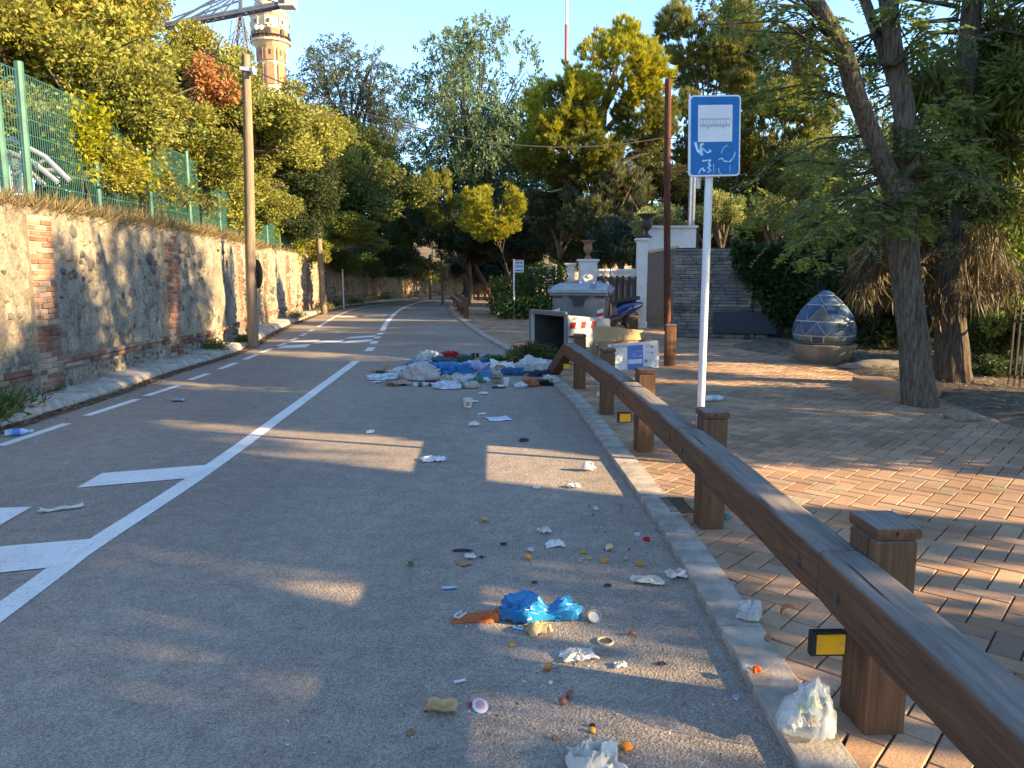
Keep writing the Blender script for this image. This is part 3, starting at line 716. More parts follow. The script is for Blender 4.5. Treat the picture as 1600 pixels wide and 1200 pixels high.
beam_mesh(d.length).build('end_beam', M_WOODY, rail, smooth=True, loc=(a + b) / 2, rot=(q.x, q.y, q.z))
M_YEL = pm('amber_reflector', (0.82, 0.40, 0.012), (0.74, 0.34, 0.01), 12, 0.3, coat=0.5); M_BLK = pm('black_rubber', (0.02, 0.02, 0.021), rough=0.6)
for i in (1, 3, 5):
    c = posts[i] + Vector((-0.18, -0.02, 0.31)); h_ = MB().box((0, 0, 0), (0.125, 0.03, 0.09)).build('reflector', M_BLK, rail, bevel=0.004, loc=c, rot=(0, 0, rd))
    MB().box((0.006, -0.0165, 0), (0.10, 0.006, 0.072)).build('amber_plate', M_YEL, h_, bevel=0.002)
    for sx in (-.035, .045): MB().lathe([(0.005, 0), (0.004, 0.003)], 10, (sx, -0.0195, 0), M=Matrix.Rotation(math.radians(90), 3, 'X')).build('rivet', M_GALV, h_)
# free-standing wooden bollards further along
def bollard(label, p, h, w=0.18, group=None):
    t = thing('wooden_bollard', label, 'bollard', p, 0, group)
    MB().box((0, 0, h / 2 - .05), (w, w, h + .1)).build('shaft', M_WOODZ, t, smooth=True, bevel=0.014, seg=2)
    MB().box((0, 0, h + .014), (w * 1.04, w * 1.04, 0.03)).build('cap', M_WOODY, t, bevel=0.008)
    return t
bollard('square wooden bollard standing alone before the reddish pole', G(1046, 572, 0.02), 0.68, 0.17)
bollard('short wooden bollard behind the cardboard box beside the scooter', G(990, 521, 0.02), 0.42, 0.2)
fr = thing('guard_rail', 'small far wooden rail of close posts at the road bend', 'guard rail', G(706, 492))
for k in range(4):
    p = G(719 - 5.0 * k, 498 - 5.5 * k, 0.0) + Vector((0.2, 0.1, 0)); MB().box(loc(fr, (p.x, p.y, 0.33)), (0.17, 0.17, 0.76)).build('post', M_WOODZ, fr, bevel=0.01)
pa, pb = G(719, 498) + Vector((0.07, 0, .5)), G(704, 481.5) + Vector((0.07, 0, .5)); o = beam_mesh((pb - pa).length).build('beam', M_WOODY, fr, smooth=True, loc=loc(fr, (pa + pb) / 2), rot=(pb - pa).to_track_quat('Y', 'Z').to_euler())
for i, px in enumerate((736, 747, 758)): bollard(['far dark bollard nearest the small far rail', 'middle one of three far dark bollards at the bend', 'far dark bollard closest to the hedge at the bend'][i], G(px, 470 - 0.6 * i, 0.02), 0.62, 0.16, 'far bollards on the bend')
# ------------------------------------------------------------------ signs
def rrect(w, h, r, n=5):
    out = []
    for cx, cy, a0 in ((w / 2 - r, h / 2 - r, 0), (-w / 2 + r, h / 2 - r, 90), (-w / 2 + r, -h / 2 + r, 180), (w / 2 - r, -h / 2 + r, 270)):
        for k in range(n + 1): a = math.radians(a0 + 90 * k / n); out.append((cx + r * math.cos(a), cy + r * math.sin(a)))
    return out
UP = Matrix(((1, 0, 0), (0, 0, -1), (0, 1, 0)))            # XY drawing -> standing, facing -Y
def text_mesh(body, size, mat, name, parent, loc_, rot=(math.pi / 2, 0, 0), sx=1.0):
    cu = bpy.data.curves.new(name, 'FONT'); cu.body = body; cu.size = size; cu.align_x = 'CENTER'; cu.align_y = 'CENTER'
    t = bpy.data.objects.new('tmp', cu); COL.objects.link(t); dg = bpy.context.evaluated_depsgraph_get(); dg.update()
    me = bpy.data.meshes.new_from_object(t.evaluated_get(dg)); bpy.data.objects.remove(t); bpy.data.curves.remove(cu)
    me.materials.clear(); me.materials.append(mat); o = link(name, me, parent, loc_, rot); o.scale = (sx, 1, 1); return o
M_SBLUE = pm('sign_blue', (0.002, 0.155, 0.40), (0.002, 0.13, 0.35), 6, 0.5, spec=0.15)
M_SWHITE = pm('sign_white', (0.66, 0.68, 0.71), (0.58, 0.60, 0.63), 4, 0.4)
M_SRIM = pm('sign_rim', (0.74, 0.77, 0.80), (0.64, 0.68, 0.71), 5, 0.4)
M_SGREY = pm('faded_print', (0.43, 0.45, 0.48), (0.38, 0.40, 0.43), 30, 0.5)
M_SCRATCH = clear_plastic('graffiti_white', (0.62, 0.84, 0.95), 0.62, 0.6)
sb = at(1093, 738, 6.15); sb.z = 0.03
bs = thing('bus_stop_sign', 'blue and white bus stop sign with faded bus and scribbles on white pole', 'sign', sb)
MB().tube([(0, 0.035, -0.05), (0.0, 0.035, 2.80)], 0.031, 14).build('pole', pm('pole_white', (0.62, 0.64, 0.66), (0.54, 0.56, 0.58), 6, 0.4, metal=0.2), bs, smooth=True)
MB().tube([(-0.075, 0.06, 2.22), (-0.075, 0.06, 2.8)], 0.018, 8).build('bracket', M_GALV, bs, smooth=True)
pz = 1.6 + (425 - 233) / FPX * 6.15 * 1.02
pn = MB().prism(rrect(0.40, 0.60, 0.03), 0, 0.03, M=UP).build('panel', M_SRIM, bs, loc=(0.012, -0.012, pz), rot=(0, math.radians(-1.5), math.radians(4)))
def on(name, poly, lift, mat, parent=pn): return MB().prism(poly, lift - 0.0012, lift, M=UP).build(name, mat, parent)
on('blue_field', rrect(0.378, 0.578, 0.024), 0.0325, M_SBLUE)
on('white_square', [(x, y + 0.092) for x, y in rrect(0.268, 0.272, 0.003)], 0.0345, M_SWHITE)
bus = MB()
def rect(mb, x0, y0, x1, y1, z=0.0352, y_off=0.095): mb.prism([(x0, y0 + y_off), (x1, y0 + y_off), (x1, y1 + y_off), (x0, y1 + y_off)], z - 0.0006, z, M=UP)
rect(bus, -0.118, -0.030, 0.116, -0.008); rect(bus, -0.118, 0.022, 0.118, 0.035)
for x in (-0.118, -0.094, -0.070, -0.046, -0.022, 0.012, 0.036, 0.060, 0.078, 0.112): rect(bus, x, -0.009, x + 0.006, 0.023)
for x0, x1 in ((-0.006, 0.0), (0.086, 0.090)): rect(bus, x0, -0.026, x1, 0.023)
for cx in (-0.055, 0.062): bus.prism([(cx + 0.011 * math.cos(k * .628), -0.033 + 0.095 + 0.011 * math.sin(k * .628)) for k in range(10)], 0.0352, 0.0358, M=UP)
bus.build('bus_pictogram', M_SGREY, pn)
def scribble(pts, w):
    P = [Vector((x, y, 0)) for x, y in pts]; mb = MB()
    for a, b in zip(P, P[1:]):
        d = (b - a).normalized(); n = Vector((-d.y, d.x, 0)) * w / 2; mb.prism([tuple((a - n)[:2]), tuple((b - n * .6)[:2]), tuple((b + n * .6)[:2]), tuple((a + n)[:2])], 0.0340 + R.uniform(0, .0003), 0.0346, M=UP)
    mb.build('scribble', M_SCRATCH, pn)
scribble([(-0.155, -0.045), (-0.14, -0.10), (-0.10, -0.145), (-0.115, -0.07), (-0.09, -0.055)], 0.022)
scribble([(-0.10, -0.09), (-0.06, -0.125), (-0.03, -0.115), (-0.045, -0.10)], 0.012)
scribble([(-0.10, -0.185), (-0.03, -0.178), (-0.05, -0.205), (-0.03, -0.22), (-0.055, -0.235), (-0.03, -0.255), (-0.06, -0.275)], 0.012)
scribble([(-0.125, -0.28), (-0.115, -0.255), (-0.095, -0.235), (-0.085, -0.265), (-0.075, -0.25)], 0.009)
scribble([(0.03, -0.18), (0.055, -0.165), (0.075, -0.19), (0.12, -0.195), (0.15, -0.16), (0.16, -0.12)], 0.009)
scribble([(0.05, -0.13), (0.07, -0.085), (0.10, -0.07)], 0.006); scribble([(0.03, -0.24), (0.035, -0.27), (0.05, -0.285)], 0.008); scribble([(-0.01, -0.21), (-0.005, -0.28)], 0.005); scribble([(0.12, -0.22), (0.12, -0.28)], 0.004)
fb = G(803, 499, 0.02); f2 = thing('bus_stop_flag', 'slim white bus stop post with small printed panel beside the hedge', 'sign', fb)
MB().tube([(0, 0, -.05), (0, 0, 2.0)], 0.03, 8).build('pole', MATS['pole_white'], f2, smooth=True)
fp = MB().box((0.17, 0, 1.78), (0.31, 0.03, 0.42)).build('panel', M_SWHITE, f2)
for z0, z1, m in ((1.955, 1.985, (0.6, 0.05, 0.05)), (1.72, 1.82, (0.25, 0.38, 0.6)), (1.60, 1.66, (0.2, 0.24, 0.3))): MB().box((0.17, -0.018, (z0 + z1) / 2), (0.26 if z1 < 1.9 else 0.30, 0.004, z1 - z0)).build('print', pm('flag_print%d' % int(z0 * 100), m), fp)
for k, (x, w) in enumerate(((0.08, .05), (0.15, .06), (0.25, .07))): MB().box((x, -0.018, 1.885), (w, 0.004, 0.05)).build('print', M_BLK, fp)

# ------------------------------------------------------------------ waste containers
M_BIN = pm('bin_grey_plastic', (0.17, 0.18, 0.185), (0.12, 0.128, 0.132), 4, 0.5, 0.15, 40); M_BIND = pm('bin_dark_plastic', (0.035, 0.037, 0.04), rough=0.5)
M_LID = pm('bin_lid_plastic', (0.34, 0.36, 0.37), (0.26, 0.275, 0.285), 5, 0.45); M_BINL = pm('bin_pale_side', (0.46, 0.455, 0.42), (0.36, 0.355, 0.33), 3, 0.6)
M_REDW = pm('hazard_red', (0.55, 0.03, 0.03)); M_HW = pm('hazard_white', (0.7, 0.7, 0.7))
def hopper(w0, d0, w1, d1, h, th_=0.025):
    """open-topped tapered tub (inside and outside)"""
    mb = MB(); q = lambda w, d, z: [(-w / 2, -d / 2, z), (w / 2, -d / 2, z), (w / 2, d / 2, z), (-w / 2, d / 2, z)]
    vs = q(w0, d0, 0) + q(w1, d1, h) + q(w1 - 2 * th_, d1 - 2 * th_, h) + q(w0 - 2 * th_, d0 - 2 * th_, th_)
    fs = [(0, 3, 2, 1)] + [(a, (a + 1) % 4, 4 + (a + 1) % 4, 4 + a) for a in range(4)] + [(4 + a, 4 + (a + 1) % 4, 8 + (a + 1) % 4, 8 + a) for a in range(4)] + [(8 + a, 8 + (a + 1) % 4, 12 + (a + 1) % 4, 12 + a) for a in range(4)] + [(12, 13, 14, 15)]
    return mb.add(vs, fs)
def hazard(parent, c, w, h, ny=-1, n=4):
    for k in range(n):
        z0 = -h / 2 + h * k / n; z1 = z0 + h / n
        MB().prism([(-w / 2, z0), (w / 2, z0 + h * 0.12), (w / 2, z1 + h * 0.12), (-w / 2, z1)], 0, 0.006, M=UP).build('hazard_stripe', M_REDW if k % 2 == 0 else M_HW, parent, loc=c)
c1 = at(908, 530, 17.0); c1.z = 0.02
bn = thing('waste_container', 'upright grey wheeled waste container with pale lid behind the cardboard box', 'container', c1, math.radians(-14))
body = hopper(1.0, 0.72, 1.16, 0.92, 0.98).build('body', M_BIN, bn, smooth=True, bevel=0.03, seg=2, loc=(0, 0, 0.14))
MB().box((0, 0, 0), (1.24, 1.0, 0.06)).build('rim', M_BIN, body, bevel=0.015, loc=(0, 0, 0.96))
lid = MB(); nn = 10; vs = []; fs = []
for j in range(nn + 1):
    t = j / nn; y = -0.5 + t; z = 0.07 + 0.13 * math.sin(min(1, t * 1.25) * math.pi * 0.62)
    for x, k in ((-0.62, 0.0), (-0.60, 0.8), (-0.5, 1), (0.5, 1), (0.60, 0.8), (0.62, 0.0)): vs.append((x, y, z * k if k < 1 else z))
for j in range(nn):
    for k in range(5): fs.append((j * 6 + k, j * 6 + k + 1, j * 6 + k + 7, j * 6 + k + 6))
fs += [(0, 1, 2, 3, 4, 5)[::-1], tuple(nn * 6 + k for k in range(6))]
lid.add(vs, fs).build('lid', M_LID, bn, smooth=True, loc=(0, 0, 1.14), angle=40)
MB().box((0.30, -0.36, 1.30), (0.14, 0.10, 0.02)).build('lid_plate', M_BIN, bn)
MB().prism([(-0.26, 0), (0.26, 0), (0.20, -0.07), (0.14, -0.09), (0.11, -0.24), (-0.11, -0.24), (-0.14, -0.09), (-0.20, -0.07)], 0, 0.05, M=UP).build('lifting_pocket', M_BIND, bn, bevel=0.008, loc=(0, -0.43, 1.10))
for sx in (-1, 1):
    MB().box((sx * 0.46, -0.475, 1.07), (0.22, 0.03, 0.07)).build('grip', M_BIND, bn, bevel=0.01)
    MB().tube([(sx * 0.62, -0.25, 1.16), (sx * 0.70, -0.25, 1.16)], 0.055, 12).build('trunnion', M_LID, bn, smooth=True)
    MB().tube([(sx * 0.62, 0.12, 1.19), (sx * 0.70, 0.12, 1.19)], 0.055, 12).build('trunnion', M_LID, bn, smooth=True)
    hazard(bn, (sx * 0.47, -0.43, 0.62), 0.13, 0.30)
    for sy in (-1, 1): MB().lathe([(0.09, -0.025), (0.10, 0), (0.09, 0.025)], 16, (sx * 0.40, sy * 0.26, 0.10), M=Matrix.Rotation(math.radians(90), 3, 'Y')).build('wheel', M_BLK, bn, smooth=True)
MB().tube([(-0.17, -0.40, 0.42), (-0.17, -0.42, 0.56), (-0.14, -0.425, 0.60), (0.14, -0.425, 0.60), (0.17, -0.42, 0.56), (0.17, -0.40, 0.42)], 0.010, 6).build('handle_rail', M_GALV, bn, smooth=True)
# the overturned container: lies on its back panel, mouth towards the road
c2 = at(868, 560, 13.6); c2.z = 0.02
ov = thing('waste_container', 'overturned grey waste container lying open mouthed towards the rubbish', 'container', c2, math.radians(0))
axis = math.radians(-58)                                   # direction of the container's height, seen from above
M_over = Matrix.Rotation(math.radians(0), 4, 'Z')
tipped = thing('tmp', 'x', 'x'); bpy.data.objects.remove(tipped)
def tip(mb):
    # local: height axis z -> lies along +x', depth y -> up
    Rm = Matrix.Rotation(math.radians(28), 3, 'Z')
    mb.v = [tuple(Rm @ Vector((v[2], -v[0], v[1] + 0.43))) for v in mb.v]; mb.f = list(mb.f); return mb
# mouth at x' = -0.15 pointing to -x'; flip so that height runs from the mouth (x'=0) to the base
def tipz(mb): mb.v = [(v[0], v[1], 1.02 - v[2] - 0.18) for v in mb.v]; mb.f = [tuple(reversed(f)) for f in mb.f]; return tip(mb)
ob_ = tipz(hopper(0.95, 0.66, 1.16, 0.86, 1.02)).build('body', [M_BINL], ov, smooth=True, bevel=0.025, seg=2)
inn = MB(); inn.add(*(lambda h: (h.v, h.f))(hopper(0.90, 0.61, 1.10, 0.80, 0.96, 0.012)));  tipz(inn); inn.build('liner', pm('shade_dark_liner', (0.05, 0.05, 0.048), (0.03, 0.03, 0.03), 6, 0.7), ov)  # inside coloured near black in place of the shade within the mouth
rim = MB()
for a, b in (((-.60, -.45), (.60, -.45)), ((.60, -.45), (.60, .45)), ((.60, .45), (-.60, .45)), ((-.60, .45), (-.60, -.45))): rim.bar((a[0], a[1], 1.0), (b[0], b[1], 1.0), 0.07, 0.06)
tipz(rim).build('rim', M_BIN, ov, bevel=0.012)
hd = MB(); hd.bar((0.585, -0.10, 0.92), (0.63, -0.10, 0.72), 0.03); hd.bar((0.585, 0.06, 0.92), (0.63, 0.06, 0.72), 0.03); tipz(hd).build('lid_hinge', M_BIND, ov)
for k in range(5):
    hz = MB(); zz = 0.92 - 0.11 * k; hz.prism([(-0.0, 0), (0.105, 0.03), (0.105, 0.14), (0, 0.11)], 0, 0.006); hz.v = [(0.585 - 0.10 * (1.0 - zz) + v[2] + 0.005, 0.20 + v[0], zz - v[1]) for v in hz.v]; tipz(hz).build('hazard_stripe', M_REDW if k % 2 == 0 else M_HW, ov)
for sy in (-.25, .25): tipz(MB().lathe([(0.09, -0.025), (0.10, 0), (0.09, 0.025)], 16, (0.35, sy, -0.10), M=Matrix.Rotation(math.radians(90), 3, 'Y'))).build('wheel', M_BLK, ov, smooth=True)

# ------------------------------------------------------------------ cardboard boxes
M_CARD = pm('brown_cardboard', (0.43, 0.285, 0.155), (0.35, 0.225, 0.12), 5, 0.85); M_CARDW = pm('white_printed_card', (0.70, 0.69, 0.67), (0.62, 0.61, 0.59), 4, 0.7); M_CARDB = pm('blue_print', (0.10, 0.20, 0.56), (0.08, 0.16, 0.48), 4, 0.6); M_PUR = pm('purple_print', (0.32, 0.25, 0.55)); M_INK = pm('ink_grey', (0.12, 0.13, 0.16)); M_INKL = pm('ink_pale', (0.42, 0.43, 0.48))
bl, br = G(957, 580, 0.02), G(1029, 575, 0.02); bw = (br - bl).length
cb = thing('cardboard_box', 'large open cardboard box with white front printed HTW and a blue panel', 'box', (bl + br) / 2, math.atan2(br.y - bl.y, br.x - bl.x))
bh, bd = 0.46, 0.42
fr_ = MB().prism([(-bw / 2, 0), (bw / 2, 0.0), (bw / 2 + 0.015, bh), (-bw / 2 - 0.08, bh * 0.94)], -0.005, 0.005, M=UP).build('front_panel', M_CARDW, cb, rot=(math.radians(-4), 0, 0))
def card_print(name, x0, z0, x1, z1, m, lift=0.0075, sk=0.0): return MB().prism([(x0, z0), (x1, z0 + sk * .3), (x1, z1 + sk), (x0, z1)], lift - .001, lift, M=UP).build(name, m, fr_)
card_print('blue_panel', -0.17, 0.01, 0.145, 0.40, M_CARDB); card_print('white_bar', -0.155, 0.10, 0.12, 0.17, M_CARDW, 0.0095); card_print('white_bar', -0.02, 0.30, 0.13, 0.305, M_CARDW, 0.0095); card_print('white_bar', 0.06, 0.21, 0.12, 0.225, M_CARDW, 0.0095)
for k in range(8): a = k * math.pi / 4; MB().box((-0.03 + 0.032 * math.cos(a), -0.0095, 0.235 + 0.032 * math.sin(a)), (0.012, 0.002, 0.012), Matrix.Rotation(-a, 3, 'Y')).build('snowflake_mark', M_CARDW, fr_)
text_mesh('HTW', 0.085, M_INK, 'lettering', fr_, (-0.30, -0.0085, 0.385), sx=1.25)
for cx, cz, r in ((0.20, 0.13, 0.035), (0.33, 0.36, 0.024), (0.33, 0.26, 0.02)): MB().prism([(cx + r * math.cos(k * .524), cz + r * math.sin(k * .524)) for k in range(12)], 0.0062, 0.0072, M=UP).build('round_mark', M_PUR, fr_)
for k, (x, z, w) in enumerate(((0.24, 0.39, .13), (0.24, 0.37, .10), (0.24, 0.35, .12), (0.24, 0.29, .11), (0.24, 0.265, .12), (0.28, 0.14, .10), (0.28, 0.12, .07), (0.21, 0.055, .10), (0.33, 0.07, .04))): card_print('text_line', x - w / 2, z, x + w / 2, z + 0.008, M_INKL)
MB().box((0, bd, bh / 2 + .06), (bw, 0.01, bh + .12)).build('back_panel', M_CARD, cb)
for sx in (-1, 1): MB().box((sx * (bw / 2 - .006), bd / 2, bh / 2), (0.01, bd - .02, bh)).build('side_panel', M_CARD, cb)
MB().box((0, bd / 2, 0.006), (bw - .02, bd - .02, 0.01)).build('bottom_panel', M_CARD, cb)
fl = MB().prism([(-bw / 2 - 0.10, 0), (bw / 2, 0), (bw / 2 - .01, 0.16), (0.10, 0.20), (-0.12, 0.235), (-bw / 2 - 0.12, 0.27)], -0.005, 0.005, M=UP).build('flap', M_CARD, cb, loc=(0, bd - .03, bh - 0.02), rot=(math.radians(-10), 0, 0))
c2b = thing('cardboard_box', 'crumpled brown carton wedged between overturned container and rail', 'box', G(938, 566, 0.02), math.radians(25))
for c_, s_, nm in (((0, -0.16, 0.17), (0.36, 0.01, 0.34), 'front_panel'), ((0, 0.16, 0.19), (0.36, 0.01, 0.38), 'back_panel'), ((-0.18, 0, 0.17), (0.01, 0.31, 0.34), 'side_panel'), ((0.18, 0, 0.16), (0.01, 0.31, 0.32), 'side_panel')): MB().box(c_, s_, Matrix.Rotation(R.uniform(-.06, .06), 3, 'X')).build(nm, M_CARD, c2b)
MB().box((0.0, -0.25, 0.36), (0.34, 0.2, 0.01), Matrix.Rotation(math.radians(-24), 3, 'X')).build('flap', M_CARD, c2b)
MB().box((-0.08, -0.168, 0.06), (0.14, 0.004, 0.09)).build('blue_label', M_CARDB, c2b)

# ------------------------------------------------------------------ scooter
sc_ = at(957, 512, 20.9); sc_.z = 0.02
sct = thing('scooter', 'dark blue scooter with windscreen and mirrors parked before the railings', 'scooter', sc_, math.radians(115))
M_SCB = pm('scooter_blue', (0.015, 0.035, 0.16), (0.012, 0.028, 0.12), 4, 0.25, coat=0.6); M_SCK = pm('scooter_black', (0.018, 0.018, 0.02), rough=0.45); M_CHR = pm('mirror_glass', (0.75, 0.8, 0.85), rough=0.08, metal=0.9); M_ORG = pm('indicator_amber', (0.75, 0.22, 0.05), rough=0.25)
RX = Matrix.Rotation(math.radians(90), 3, 'X')
for y, nm in ((0.66, 0), (-0.60, 1)):
    wh = MB().lathe([(0.17, -0.05), (0.24, -0.05), (0.27, -0.02), (0.27, 0.02), (0.24, 0.05), (0.17, 0.05)], 24, (0, y, 0.27), M=Matrix.Rotation(math.radians(90), 3, 'Y')).build('wheel', M_BLK, sct, smooth=True)
    MB().lathe([(0.05, -0.045), (0.165, -0.03), (0.165, 0.03), (0.05, 0.045)], 12, (0, y, 0.27), M=Matrix.Rotation(math.radians(90), 3, 'Y')).build('rim', M_GALV, wh)
def loft(secs, mat, name, parent):
    n = 12; mb = MB(); vs = []; fs = []
    for (y, zc, w, h) in secs:
        for k in range(n):
            a = 2 * math.pi * k / n; vs.append((w / 2 * math.copysign(abs(math.cos(a)) ** .7, math.cos(a)), y, zc + h / 2 * math.copysign(abs(math.sin(a)) ** .7, math.sin(a))))
    for j in range(len(secs) - 1):
        for k in range(n): fs.append((j * n + k, j * n + (k + 1) % n, (j + 1) * n + (k + 1) % n, (j + 1) * n + k))
    fs += [tuple(range(n)), tuple((len(secs) - 1) * n + k for k in range(n))[::-1]]
    return mb.add(vs, fs).build(name, mat, parent, smooth=True, angle=60)
loft([(0.80, 0.62, 0.10, 0.10), (0.72, 0.66, 0.36, 0.34), (0.60, 0.70, 0.44, 0.52), (0.46, 0.66, 0.42, 0.60), (0.40, 0.60, 0.36, 0.5)], M_SCB, 'front_fairing', sct)
loft([(0.45, 0.34, 0.34, 0.12), (0.1, 0.32, 0.36, 0.12), (-0.15, 0.36, 0.36, 0.2)], M_SCK, 'floorboard', sct)
loft([(-0.05, 0.46, 0.30, 0.35), (-0.25, 0.55, 0.40, 0.42), (-0.6, 0.62, 0.38, 0.32), (-0.92, 0.70, 0.16, 0.14)], M_SCB, 'tail_body', sct)
loft([(0.0, 0.74, 0.20, 0.08), (-0.2, 0.79, 0.32, 0.14), (-0.5, 0.84, 0.32, 0.14), (-0.82, 0.88, 0.18, 0.1)], M_SCK, 'seat', sct)
loft([(0.83, 0.48, 0.12, 0.08), (0.66, 0.56, 0.16, 0.06), (0.45, 0.46, 0.14, 0.06)], M_SCB, 'front_mudguard', sct)
MB().tube([(-0.34, 0.34, 1.0), (-0.1, 0.44, 1.04), (0.1, 0.44, 1.04), (0.34, 0.34, 1.0)], 0.018, 8).build('handlebar', M_SCK, sct, smooth=True)
MB().tube([(0, 0.66, 0.27), (0, 0.42, 1.02)], 0.035, 8).build('fork', M_SCK, sct, smooth=True)
loft([(0.62, 0.93, 0.30, 0.05), (0.56, 1.02, 0.42, 0.22), (0.47, 1.16, 0.44, 0.35), (0.44, 1.2, 0.40, 0.30)], clear_plastic('smoked_screen', (0.3, 0.3, 0.3), 0.55, 0.1), 'windscreen', sct)
loft([(0.84, 0.72, 0.16, 0.06), (0.79, 0.73, 0.26, 0.12)], M_CHR, 'headlamp', sct)
for sx in (-1, 1):
    loft([(0.78, 0.84, 0.02, 0.03), (0.72, 0.85, 0.10, 0.06)], M_ORG, 'indicator', sct).location.x = sx * 0.15
    mr = MB().tube([(sx * 0.25, 0.40, 1.03), (sx * 0.34, 0.42, 1.22)], 0.010, 6).build('mirror_stalk', M_SCK, sct)
    MB().lathe([(0.0, -0.02), (0.075, -0.012), (0.08, 0.01), (0.0, 0.015)], 14, (sx * 0.36, 0.42, 1.26), M=RX).build('mirror', M_CHR, mr, smooth=True)
MB().tube([(0.14, -0.25, 0.26), (0.16, -0.75, 0.36)], 0.05, 10).build('exhaust', M_GALV, sct, smooth=True)
MB().bar((-.12, 0.0, 0.25), (-0.22, 0.1, 0.0), 0.025).build('stand', M_SCK, sct)

# ------------------------------------------------------------------ white pillars, gate, railings
M_GATE = pm('gate_brown', (0.175, 0.135, 0.105), (0.145, 0.11, 0.088), 3, 0.6); M_BEIGE = pm('beige_trim', (0.52, 0.42, 0.27), (0.44, 0.35, 0.22), 4, 0.85); M_TERRA = pm('terracotta', (0.33, 0.17, 0.10), (0.22, 0.12, 0.08), 8, 0.9); M_IRON = pm('dark_cast_iron', (0.06, 0.045, 0.038), (0.035, 0.03, 0.028), 10, 0.6)
def pillar(label, px0, px1, ytop, D, z0=0.0, cap=0.06, mat=M_WHITEWALL):
    a, b = at(px0, 500, D), at(px1, 500, D); w = b.x - a.x; H = at(px0, ytop, D).z
    t = thing('gate_pillar', label, 'pillar', ((a.x + b.x) / 2, D + w / 2, z0))
    MB().box((0, 0, (H - .09 - z0) / 2 - .05), (w, w, H - .09 - z0 + .1)).build('shaft', mat, t, bevel=0.01)
    MB().box((0, 0, H - .085 - z0), (w + cap, w + cap, 0.05)).box((0, 0, H - .03 - z0), (w + cap * 2.2, w + cap * 2.2, 0.06)).build('capital', mat, t, bevel=0.008)
    MB().box((0, 0, 0.09), (w + .06, w + .06, 0.24)).build('plinth', mat, t, bevel=0.01)
    return t, Vector((t.location.x, t.location.y, H))
def urn(label, p, h, mat):
    t = thing('garden_urn', label, 'urn', p); k = h / 0.62
    MB().box((0, 0, 0.025 * k), (0.24 * k, 0.24 * k, 0.05 * k)).build('foot', mat, t, bevel=0.005)
    MB().lathe([(r * k, z * k) for r, z in ((0.10, .05), (0.10, .08), (0.05, .12), (0.045, .18), (0.09, .22), (0.14, .30), (0.155, .38), (0.12, .45), (0.115, .50), (0.17, .55), (0.235, .60), (0.24, .62), (0.20, .61), (0.12, .55))], 20).build('bowl', mat, t, smooth=True, angle=60)
gp_, top_ = pillar('tall white gate pillar left of the brown door', 994, 1009, 372, 21.6, 0, 0.05)
urn('dark cast iron urn on the gate pillar by the brown door', top_ + Vector((.12, 0, 0)), 0.66, M_IRON)
pB, tB = pillar('white pillar with terracotta urn behind the grey container', 905, 932, 405, 25.5)
urn('terracotta urn with flared rim on the white pillar', tB, 0.62, M_TERRA)
pC, tC = pillar('plain white pillar between the hedge and the urn pillar', 884, 897, 411, 27.5)
pD, tD = pillar('far white pillar rising above the hedge behind the bus post', 828, 839, 417, 31); pE, tE = pillar('far shaded white pillar above the hedge under the pines', 853, 866, 415, 30)
ln = thing('boundary_wall', 'low beige wall between two white pillars behind the container', 'wall', at(899, 500, 26.6)); ln.location.z = 0
MB().box((0, 0, 0.62), (0.42, 0.25, 1.34)).build('wall', M_BEIGE, ln); MB().box((0, -.01, 1.31), (0.46, 0.33, 0.07)).build('coping', M_WHITEWALL, ln)
ga, gb_ = at(1009, 500, 21.8), at(1060, 500, 21.4); gw = gb_.x - ga.x
gt_ = thing('door_gate', 'brown sheet metal gate door with sloping beige top between pillar and slate wall', 'gate', ((ga.x + gb_.x) / 2, 21.7, 0.02))
zl, zr = at(1009, 397, 21.7).z, at(1060, 388, 21.7).z
MB().prism([(-gw / 2, 0.05), (gw / 2, 0.05), (gw / 2, zr), (-gw / 2, zl)], 0, 0.05, M=UP).build('leaf', M_GATE, gt_, bevel=0.005)
MB().bar((-gw / 2, -0.03, zl + .03), (gw / 2, -0.03, zr + .03), 0.12, 0.07).build('lintel', M_BEIGE, gt_)
for x in (0.18, 0.23): MB().box((x, -0.065, 1.32), (0.022, 0.03, 0.17)).build('handle', M_BLK, gt_, bevel=0.004)
for z in (0.30, ): MB().box((0, -0.053, z), (gw - .04, 0.006, 0.012)).build('seam', M_IRON, gt_)
wl_ = thing('boundary_wall', 'white rendered wall rising behind the brown gate door', 'wall', (ga.x + .6, 22.6, 0))
x1_ = at(1086, 400, 22.5).x - wl_.location.x; zt_ = at(1060, 356, 22.5).z
MB().box(((x1_ - .9) / 2 + 0.18, 0, zt_ / 2), (x1_ + 0.55, 0.25, zt_)).build('wall', M_WHITEWALL, wl_); MB().box(((x1_ - .9) / 2 + 0.18, -.02, zt_ + .03), (x1_ + 0.63, 0.36, 0.06)).build('coping', M_WHITEWALL, wl_)
gpole = thing('lamp_post', 'grey square metal post standing behind the white wall', 'pole', at(1075, 500, 23.5)); gpole.location.z = 0
MB().box((0, 0, 2.6), (0.17, 0.17, 5.3)).build('shaft', M_GALV, gpole, bevel=0.01)
MB().box((0.05, -.06, 3.1), (0.06, 0.08, 3.6)).build('conduit', pm('grey_conduit', (0.3, 0.32, 0.35)), gpole)
